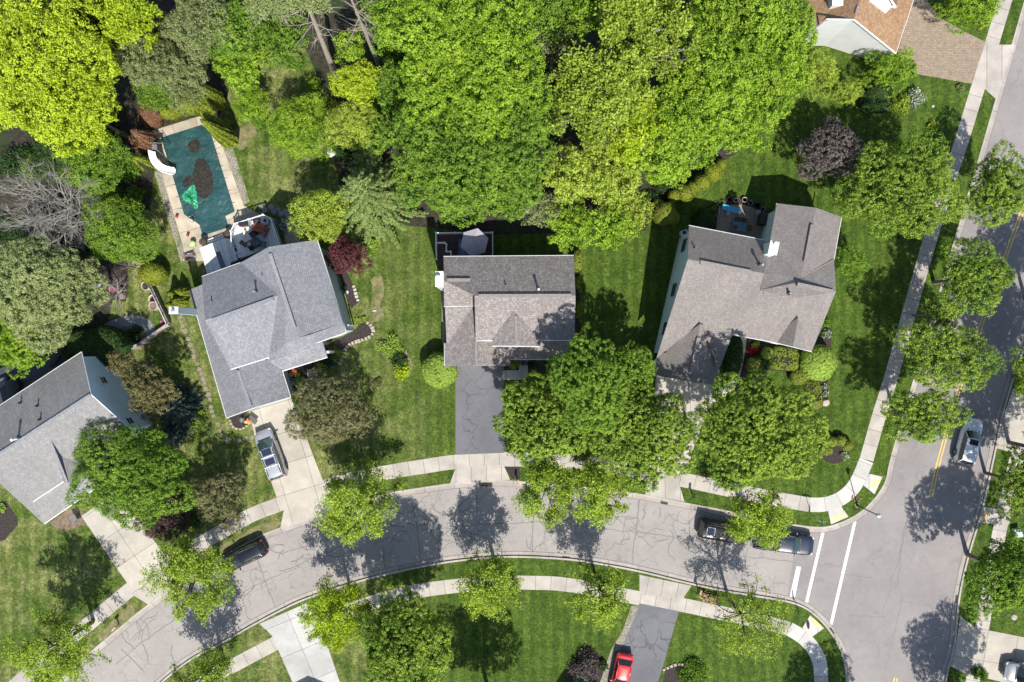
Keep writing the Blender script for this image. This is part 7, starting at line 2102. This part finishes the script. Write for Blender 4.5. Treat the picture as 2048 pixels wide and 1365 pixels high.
# golden rounded shrubs at the woodland edge
for (x, y, r, h, lab) in ((1329, 428, 22, 2.4, 'largest golden rounded shrub, at the foot of the row'), (1345, 436, 13, 1.8, 'golden rounded shrub beside the largest one'), (1316, 412, 12, 1.5, 'small golden ball at the left of the row'), (1342, 408, 7, 1.0, 'smallest golden ball in the gap of the row'),
                          (1349, 392, 12, 1.5, 'golden ball fourth from the patio end'), (1370, 388, 16, 1.8, 'golden ball in the middle of the row'), (1385, 378, 13, 1.6, 'golden ball right of the middle one'), (1404, 366, 15, 1.7, 'golden ball second from the far end'), (1428, 345, 17, 1.8, 'golden ball at the far upper end of the row'), (1441, 330, 10, 1.4, 'golden ball half hidden under the canopy')):
    clipped('golden_shrub', lab, x, y, r, h, 'yew' if r > 20 else 'arb', group='golden rounded shrubs at the woodland edge')
# upper right garden
tree('willow_shrub', 'pale yellow-green small tree below the white gable', 1640, 148, 42, 3.2, 'spring', leaf=.09, gap=.34, tuft=.2, irr=.2)
tree('round_tree', 'rounded green tree beside the brick paver drive', 1783, 142, 44, 2.6, 'wood', rz=.7, leaf=.10, gap=.30, tuft=.18, ell=1.2)
tree('small_tree', 'light green shrub tree between the pale one and the dark bush', 1690, 185, 34, 2.2, 'spring', leaf=.09, gap=.32, tuft=.2)
clipped('dark_bush', 'dark green bush below the rounded tree', 1752, 196, 30, 2.4, 'dark', leaf=.09, bumps=.1)
loose('shrub', 'yellow-green shrub right of the dark bush', 1808, 205, 26, 1.2, 'spring', n=1500)
loose('shrub', 'white-flowered shrub right of the yellow-green one', 1835, 195, 24, 1.3, 'white', n=1300)
loose('shrub', 'small yellow-green shrub above the big corner maple', 1868, 252, 14, .9, 'spring', n=500)
loose('shrub', 'tiny grey-green shrub at the corner of the paver drive', 1922, 176, 10, .6, 'grey', n=350)
tree('green_tree', 'green tree at the top edge beside the avenue pavement', 1935, 10, 52, 3.6, 'wood', leaf=.12, gap=.38, ell=1.3)
loose('shrub', 'dark red shrub at the top edge of the paver drive', 1903, 16, 16, 1.5, 'crimson', n=700)
loose('shrub', 'small brown-green shrub beside the top pavement', 1962, 50, 12, .8, 'crab', n=400)
tree('purple_tree', 'round dark purple-leaved tree on the back lawn', 1661, 305, 62, 4.2, 'purple', rz=.75, leaf=.12, gap=.36, tuft=.2)
tree('maple_tree', 'big lime-tipped maple at the avenue end of the back lawn', 1810, 374, 98, 6.2, 'maple', rz=.7, nl=34, gap=.42, per=9, ell=1.30, group='lime-tipped maples of the corner lot')
tree('small_tree', 'soft green small tree against the east wall of the corner house', 1702, 528, 38, 2.8, 'wood_deep', leaf=.09, gap=.34, tuft=.2)
# avenue street trees
AV = 'street maples along the avenue'
mk_ = dict(nl=20, gap=.42, per=9, group=AV)
tree('maple_tree', 'street maple nearest the top of the avenue', 1996, 382, 70, 6.5, 'maple', rz=.72, **mk_)
tree('maple_tree', 'street maple second from the top, reaching over the centre line', 1942, 556, 73, 6.5, 'maple', rz=.7, ell=1.14, **mk_)
tree('maple_tree', 'largest street maple in the middle of the avenue row', 1890, 712, 76, 6.8, 'maple', rz=.66, ell=1.26, **mk_)
tree('maple_tree', 'small street maple crown bridging the second and the largest', 1886, 628, 30, 5.5, 'maple', rz=.7, **mk_)
tree('maple_tree', 'street maple beside the white car', 1850, 834, 64, 6.2, 'maple', rz=.7, ell=1.24, **mk_)
tree('maple_tree', 'dark maple at the right edge below the drive', 2048, 968, 66, 6, 'maple', rz=.7, group=AV)
tree('maple_tree', 'wide dark maple at the right edge above the lower drive', 2022, 1150, 92, 7, 'wood_deep', rz=.6, gap=.42, leaf=.14, irr=.2, group=AV)
tree('maple_tree', 'maple below the bottom right corner that shades the avenue', 2000, 1470, 92, 7, 'maple', rz=.7, group=AV)
tree('maple_tree', 'maple beyond the right edge that shades the white car', 2112, 905, 80, 7, 'maple', rz=.7, group=AV)
tree('maple_tree', 'maple beyond the right edge that shades the upper avenue', 2125, 760, 96, 7, 'maple', rz=.7, group=AV)
tree('maple_tree', 'maple beyond the upper right edge of the avenue', 2150, 590, 80, 7, 'maple', rz=.7, group=AV)
loose('shrub', 'ragged shrub at the bottom edge beside the lower drive', 1965, 1352, 18, 1.4, 'wood_deep', n=900)
loose('shrub', 'leafy shrub in the verge at the right edge beside the drive', 2040, 1022, 16, 1.0, 'grey', n=500)
# front garden maples
FM = 'big maples in the front gardens'
tree('maple_tree', 'big maple between the brown house and the street, upper of the pair', 1175, 768, 86, 10.5, 'wood_deep', rz=.7, nl=26, gap=.40, per=10, tuft=.22, leaf=.125, group=FM)
tree('maple_tree', 'big maple beside the dark asphalt drive', 1080, 842, 86, 7.2, 'maple', rz=.7, nl=26, gap=.40, per=10, tuft=.22, group=FM)
tree('maple_tree', 'big maple left of the corner-house drive', 1288, 868, 100, 7.4, 'maple', rz=.65, nl=30, gap=.40, per=10, tuft=.22, group=FM)
tree('maple_tree', 'darker maple tucked behind the upper one at the corner-house wall', 1272, 735, 50, 7.0, 'wood_deep', rz=.8, group=FM)
tree('maple_tree', 'large round maple on the corner lawn beside the street sign', 1511, 866, 118, 9.6, 'maple', rz=.62, nl=36, gap=.40, per=10, tuft=.22, group=FM)
tree('maple_tree', 'big maple in front of the pale grey-roofed house', 260, 944, 96, 7.2, 'wood_deep', rz=.62, nl=32, ell=1.24, gap=.40, irr=.18, leaf=.13, group=FM)
tree('maple_tree', 'big dark maple at the bottom edge beside the white concrete drive', 806, 1292, 106, 8.6, 'maple', rz=.66, nl=30, gap=.42, per=9, group=FM)
# feathery street trees on the curved street
SG = 'feathery street trees along the curved street'
airy('street_tree', 'feathery street tree left of the asphalt drive apron', 716, 1012, 100, 7.0, 'street', n_leaf=12500, depth=5, group=SG)
airy('street_tree', 'feathery street tree by the kerb right of the mailbox bed', 1095, 985, 76, 6.6, 'street', n_leaf=8500, group=SG)
airy('street_tree', 'feathery street tree below the big maple left of the corner drive', 1195, 985, 84, 6.6, 'street', n_leaf=9500, group=SG)
airy('street_tree', 'feathery street tree standing over the black car and the pickup', 1520, 1042, 72, 6.5, 'street', n_leaf=7500, group=SG)
airy('street_tree', 'feathery street tree south of the kerb by the middle storm drain', 988, 1172, 82, 6.8, 'street', n_leaf=8800, group=SG)
airy('street_tree', 'feathery street tree beside the yellow hydrant', 1205, 1192, 76, 6.8, 'street', n_leaf=6400, group=SG)
airy('street_tree', 'sparsest street tree with its limbs showing over the pavement', 1497, 1245, 88, 6.8, 'street', n_leaf=4600, depth=5, leaf=.10, group=SG)
airy('street_tree', 'leaning street tree beside the dark navy car', 378, 1150, 100, 7.2, 'street', n_leaf=12000, depth=5, group=SG)
airy('street_tree', 'street tree at the bottom left corner', 100, 1300, 100, 7.5, 'street', n_leaf=9500, group=SG)
airy('street_tree', 'yellowing street tree above the white concrete drive', 672, 1235, 84, 7, 'yellow', n_leaf=9000, group=SG)
airy('street_tree', 'street tree at the bottom edge left of the white drive', 395, 1385, 100, 6.8, 'street', n_leaf=8000, group=SG)
# ornamental trees left
tree('crab_apple_tree', 'brown-green crab apple beside the pale driveway', 655, 818, 84, 4.0, 'crab', rz=.66, leaf=.11, gap=.36, tuft=.24, irr=.18, per=8, group='crab apples')
tree('crab_apple_tree', 'bronze crab apple at the pavement of the left garden', 438, 1000, 56, 4.0, 'crab', rz=.8, leaf=.11, gap=.36, tuft=.24, irr=.2, group='crab apples')
tree('plum_tree', 'blackish plum tree between the maple and the crab apple', 332, 1028, 62, 3.6, 'black', rz=.7, leaf=.11, gap=.36, tuft=.22)
tree('bronze_tree', 'bronze-green tree against the light blue wall', 304, 784, 50, 5.0, 'olive', rz=.7, leaf=.12, gap=.38, tuft=.24, irr=.2)
tree('bronze_tree', 'smaller bronze-green tree above the light blue wall', 248, 728, 32, 5.2, 'olive', rz=.7, leaf=.12, gap=.38, tuft=.24, irr=.2)
conifer('blue_spruce', 'dark blue spruce between the light blue wall and the stepping stones', 352, 815, 52, 5.0, 'blue', tiers=12, boughs=15, dens=1.6, leaf=.11)
conifer('blue_spruce', 'small dark blue spruce below the larger one', 345, 868, 32, 3.0, 'blue', tiers=9, boughs=12, dens=1.6, leaf=.10)
loose('shrub', 'light green shrub beside the stepping stones', 396, 838, 22, 1.3, 'ball', n=1100)
loose('shrub', 'dark evergreen under the crab apple by the pavement', 378, 1045, 30, 1.2, 'dark', n=1500)
tree('pine_tree', 'broad pale sage pine at the left edge', 78, 585, 100, 6.8, 'pine', rz=.55, leaf=.12, gap=.36, tuft=.28, per=11, irr=.2, nl=34)
tree('pine_tree', 'slim pale sage pine above the broad one', 160, 560, 52, 6.0, 'pine', rz=.55, leaf=.12, gap=.36, tuft=.28, per=11, irr=.22)
tree('green_tree', 'bright green tree at the left edge above the pale grey roof', 30, 678, 66, 6.2, 'wood', rz=.7, leaf=.13, gap=.40)
clipped('yew_bush', 'dark green spreading bush above the light blue wall', 192, 695, 50, 2.6, 'dark', ell=(1.25, .75), bumps=.12, tuft=.16, leaf=.10)
bare('bare_tree', 'big leafless grey tree at the left edge', 80, 400, 118, 8.5, 'bark_pale', depth=6, trunk=.17, kids=(3, 4))
bare('bare_tree', 'second leafless grey tree tangled right of the big one', 150, 430, 70, 7.5, 'bark_pale', depth=6, trunk=.11, kids=(3, 3))
bare('bare_sapling', 'leafless pale sapling on the dark mulch mound', 222, 585, 40, 2.6, 'bark_pale', depth=4)
bare('bare_sapling', 'leafless sapling behind the mulch mound', 240, 530, 30, 3.0, 'bark', depth=4)
# pool hedge
column('arborvitae', 'tallest leaning arborvitae right of the pool', 470, 280, 25, 8.5, group='arborvitae beside the pool', multi=2)
column('arborvitae', 'second arborvitae behind the tallest one', 456, 264, 20, 8.0, group='arborvitae beside the pool', multi=2)
column('arborvitae', 'third arborvitae at the pool corner, under the canopy', 444, 212, 20, 8.5, group='arborvitae beside the pool')
clipped('golden_hedge', 'yellow-green hedge above the top edge of the pool', 372, 212, 26, 2.4, 'arb', ell=(1.2, .7), bumps=.1)
clipped('golden_hedge', 'golden hedge shrub left of the yellow-green hedge', 340, 228, 18, 1.8, 'arb', ell=(1.1, .6), bumps=.1)
clipped('brown_shrub', 'russet dead-leaved shrub above the pool corner', 302, 232, 22, 1.9, 'brown', bumps=.12, tuft=.14)
column('brown_arborvitae', 'dying brown arborvitae left of the pool slide', 300, 292, 26, 4.6, 'brown', multi=3)
column('arborvitae', 'fourth arborvitae, left of the third under the canopy', 424, 222, 18, 7.5, group='arborvitae beside the pool')
column('arborvitae', 'arborvitae below the pool slide', 306, 338, 19, 4.0, group='arborvitae left of the pool', multi=2)
clipped('round_arborvitae', 'clipped round arborvitae beside the top barrel planter', 306, 548, 27, 2.2, 'arb', ell=(1, .8))
for (x, y, r, lab) in ((352, 588, 14, 'left dwarf arborvitae below the clipped round one'), (362, 602, 15, 'right dwarf arborvitae against the dark chimney'), (348, 610, 11, 'lowest dwarf arborvitae beside the retaining wall'), (368, 583, 12, 'upper dwarf arborvitae against the grey-blue roof')):
    column('dwarf_arborvitae', lab, x + 6, y + 2, r, 2.6, group='dwarf arborvitae beside the chimney')
# mid gardens
clipped('round_tree', 'bright clipped round tree at the garage corner of the brown house', 879, 741, 34, 2.6, 'ball', bumps=.05, flat=2.1, leaf=.10)
for (x, y, rx, ry, h, lab) in ((1155, 523, 10, 22, 2.0, 'tallest clipped shrub along the east wall of the brown house'), (1154, 565, 7, 11, 1.2, 'small round clipped shrub along the east wall of the brown house'), (1155, 619, 9, 16, 1.4, 'lower oval clipped shrub along the east wall of the brown house')):
    clipped('clipped_shrub', lab, x, y, 1, h, 'yew', ell=(rx, ry), flat=2.4, group='clipped shrubs along the east wall')
loose('shrub', 'loose fountain-shaped green shrub on the lawn right of the grey-blue house', 780, 690, 27, 1.2, 'ball', n=2000, up=.5)
loose('shrub', 'dark green shrub between the fountain-shaped and the golden ones', 798, 722, 20, 1.0, 'dark', n=1100)
loose('shrub', 'golden yellow shrub on the lawn by the brown-soil patch', 803, 742, 24, 1.1, 'yellow', n=1800)
loose('shrub', 'dry straw-coloured tuft on the side lawn', 755, 765, 11, .6, 'crab', n=420)
for (x, y, r, kd, lab) in ((668, 702, 10, 'wood_deep', 'low fern in the front mulch bed'), (678, 712, 18, 'ball', 'light green low shrub at the inner curve of the front bed'), (640, 735, 14, 'spring', 'yellow-green low shrub beside the front walk'), (598, 752, 14, 'spring', 'pale leafy plant in the porch bed'), (600, 770, 9, 'yellow', 'small lime plant in the porch bed'), (585, 743, 8, 'coral', 'coral-pink flowers in the porch bed'), (592, 765, 9, 'white', 'white-flecked plant in the porch bed'),
                       (655, 725, 8, 'dark', 'small dark plant in the front mulch bed'), (726, 640, 9, 'spring', 'straggly yellow-green plant at the corner of the side wall'), (715, 640, 9, 'ball', 'thin green plant below the side bed')):
    loose('bed_plant', lab, x, y, r, .55, kd, n=420, leaf=.07)
loose('shrub', 'brown-purple twiggy shrub at the bottom edge left of the red car', 1172, 1342, 42, 1.8, 'purple', n=4200)
loose('shrub', 'small dark green shrub between the twiggy one and the red car', 1206, 1332, 13, .9, 'dark', n=600)
loose('shrub', 'green shrub at the bottom edge below the stone arc', 1385, 1352, 34, 1.4, 'wood_deep', n=2600)
loose('shrub', 'white-speckled shrub at the bottom edge', 1160, 1362, 16, 1.0, 'white', n=700)
loose('flower_bed', 'red flowers along the walk of the corner house', 1507, 705, 16, .35, 'red', ell=(.8, 1.6), cat='flowers', n=1500, leaf=.06)
loose('bed_plant', 'tall yellow-green plant among the red flowers', 1513, 690, 9, .9, 'spring', n=380)
clipped('round_bush', 'bright round tree at the corner-house end', 1636, 727, 34, 2.6, 'ball', bumps=.05, leaf=.105)
clipped('hedge', 'wide golden-green clipped hedge under the corner-house eave', 1569, 718, 1, 1.3, 'yew', ell=(29, 22), flat=3.2, ang=-.12)
clipped('hedge', 'long golden-green clipped hedge pointing down the corner lawn', 1620, 791, 1, 1.3, 'yew', ell=(22, 31), flat=3.0, ang=.12)
clipped('round_bush', 'round clipped bush between the two golden-green hedges', 1598, 755, 17, 1.3, 'yew')
clipped('round_bush', 'small emerald globe left of the wide hedge', 1535, 708, 12, 1.1, 'ball')
clipped('round_bush', 'dark spreading bush around the emerald globe', 1523, 728, 17, .9, 'dark', bumps=.1)
clipped('hedge', 'dark clipped hedge along the garage side of the corner house', 1466, 712, 1, 1.5, 'dark', ell=(17, 44), flat=2.4, ang=-.10)
clipped('round_bush', 'olive clipped bush at the left of the front bed', 1506, 730, 14, 1.0, 'yew')
loose('bed_plant', 'white-flowered plant beside the long hedge', 1650, 775, 9, .5, 'white', n=380, leaf=.07)
loose('bed_plant', 'white-flowered plant at the lower end of the long hedge', 1651, 789, 8, .4, 'white', n=300, leaf=.07)
loose('shrub', 'silvery shrub at the south-east corner of the corner house', 1655, 668, 11, .9, 'white', n=500)
loose('shrub', 'mid green shrub against the lower east wall of the corner house', 1652, 648, 13, 1.2, 'wood_deep', n=700)
for (x, y, lab) in ((1663, 884, 'clipped ball at the top left of the round bed'), (1654, 900, 'clipped ball at the left of the round bed'), (1681, 882, 'clipped ball at the top of the round bed'), (1694, 891, 'clipped ball at the right of the round bed')):
    clipped('box_ball', lab, x, y, 10, .95, 'yew', group='clipped balls in the round mulch bed')
loose('bed_plant', 'light grey-green plant at the lower right of the round bed', 1691, 912, 11, .6, 'white', n=500, leaf=.07)
# patio bed
clipped('round_bush', 'leafy round bush in the mulch left of the patio', 1409, 441, 20, 1.3, 'dark', bumps=.12, tuft=.14)
for (x, y, r, lab) in ((1427, 418, 8, 'low green plant in the mulch above the round bush'), (1432, 408, 7, 'low green plant in the mulch near the dark wire pot'), (1445, 404, 6, 'small green plant in the mulch beside the dark wire pot'), (1428, 432, 7, 'low green plant in the mulch at the patio edge'), (1416, 420, 5, 'tiny green plant at the outer edge of the patio mulch'), (1535, 415, 9, 'bluish green plant in the mulch by the east wing')):
    loose('bed_plant', lab, x, y, r, .4, 'wood_deep', n=260, leaf=.07)
# beds at left
loose('flower_bed', 'pink flowers at the bend of the retaining wall', 327, 643, 11, .4, 'pink', ell=(.8, 1.3), cat='flowers', n=700, leaf=.06)
loose('flower_bed', 'pink-white flowering shrub at the foot of the mulch mound', 224, 577, 10, .5, 'pink', cat='flowers', n=600, leaf=.06)
loose('shrub', 'low green plants inside the curved flagstone path', 268, 668, 18, .6, 'dark', n=900)
loose('undergrowth', 'tangled dark undergrowth below the bare trees', 100, 480, 70, 1.6, 'dark', n=5000)
loose('undergrowth', 'tangled green undergrowth between the bare tree and the leafy one', 215, 395, 40, 1.6, 'wood_deep', n=2600)
loose('undergrowth', 'green undergrowth at the left edge under the bare tree', 20, 460, 50, 1.6, 'dark', n=3000)
loose('undergrowth', 'green undergrowth between the slide and the giant tree', 120, 350, 50, 1.8, 'dark', n=2600)
loose('undergrowth', 'low green growth left of the leaning pine foot', 628, 172, 20, 1.0, 'wood', n=2400)
loose('undergrowth', 'low green growth right of the lone lawn tree', 660, 215, 28, 1.0, 'spring', n=1500)
loose('undergrowth', 'low dark growth between feeder and spruce', 690, 300, 24, 1.2, 'dark', n=1300)
loose('undergrowth', 'low dark growth in the hollow of the woodland', 800, 250, 40, 1.6, 'dark', n=2400)
clipped('round_bush', 'clipped bush beside the porch path of the brown house', 1027, 727, 10, .9, 'yew')
loose('bed_plant', 'dark purple plants under the porch eave of the brown house', 1062, 731, 10, .5, 'dark', n=400, leaf=.07)
loose('bed_plant', 'leafy plant behind the umbrella on the dark deck corner', 975, 480, 7, 1.0, 'wood_deep', n=260, leaf=.07)
loose('bed_plant', 'green plant at the far left edge in the lower mulch bed', 2, 1018, 10, .7, 'ball', n=500)

for (x, y, r, h, kd, lab) in ((20, 320, 50, 2.2, 'dark', 'dark undergrowth below the giant yellow-green tree at the left edge'), (70, 330, 45, 1.8, 'wood_deep', 'green undergrowth between the giant tree and the bare tree'), (180, 480, 30, 1.6, 'dark', 'dark undergrowth right of the second bare tree'),
                           (190, 250, 40, 2.0, 'dark', 'dark undergrowth behind the brown arborvitae'), (250, 330, 34, 1.8, 'wood_deep', 'green undergrowth left of the arborvitae below the slide'), (265, 385, 24, 1.4, 'wood_deep', 'green undergrowth beside the pebble border'), (50, 520, 50, 1.5, 'dark', 'dark undergrowth above the broad sage pine'),
                           (520, 240, 22, 1.2, 'wood_deep', 'green shrub at the edge of the back lawn left of the lone tree'), (582, 118, 26, 1.4, 'wood_deep', 'green undergrowth between the two pine stems'), (735, 215, 36, 1.8, 'wood_deep', 'green undergrowth right of the yellow-green maple'), (790, 110, 40, 2.5, 'wood_deep', 'green undergrowth beside the dead-topped pine'),
                           (1120, 130, 50, 3, 'dark', 'dark undergrowth below the half bare tree'), (1100, 200, 40, 3, 'dark', 'dark undergrowth left of the central spring oak')):
    loose('undergrowth', lab, x, y, r, h, kd, n=int(r * 62), leaf=.11)

tree('maple_tree', 'maple beyond the bottom edge that shades the centre lawn', 976, 1475, 88, 8, 'maple', rz=.7, group='big maples in the front gardens')
tree('maple_tree', 'maple beyond the bottom edge that shades the corner pavement', 1742, 1560, 84, 7.5, 'maple', rz=.7, group='big maples in the front gardens')
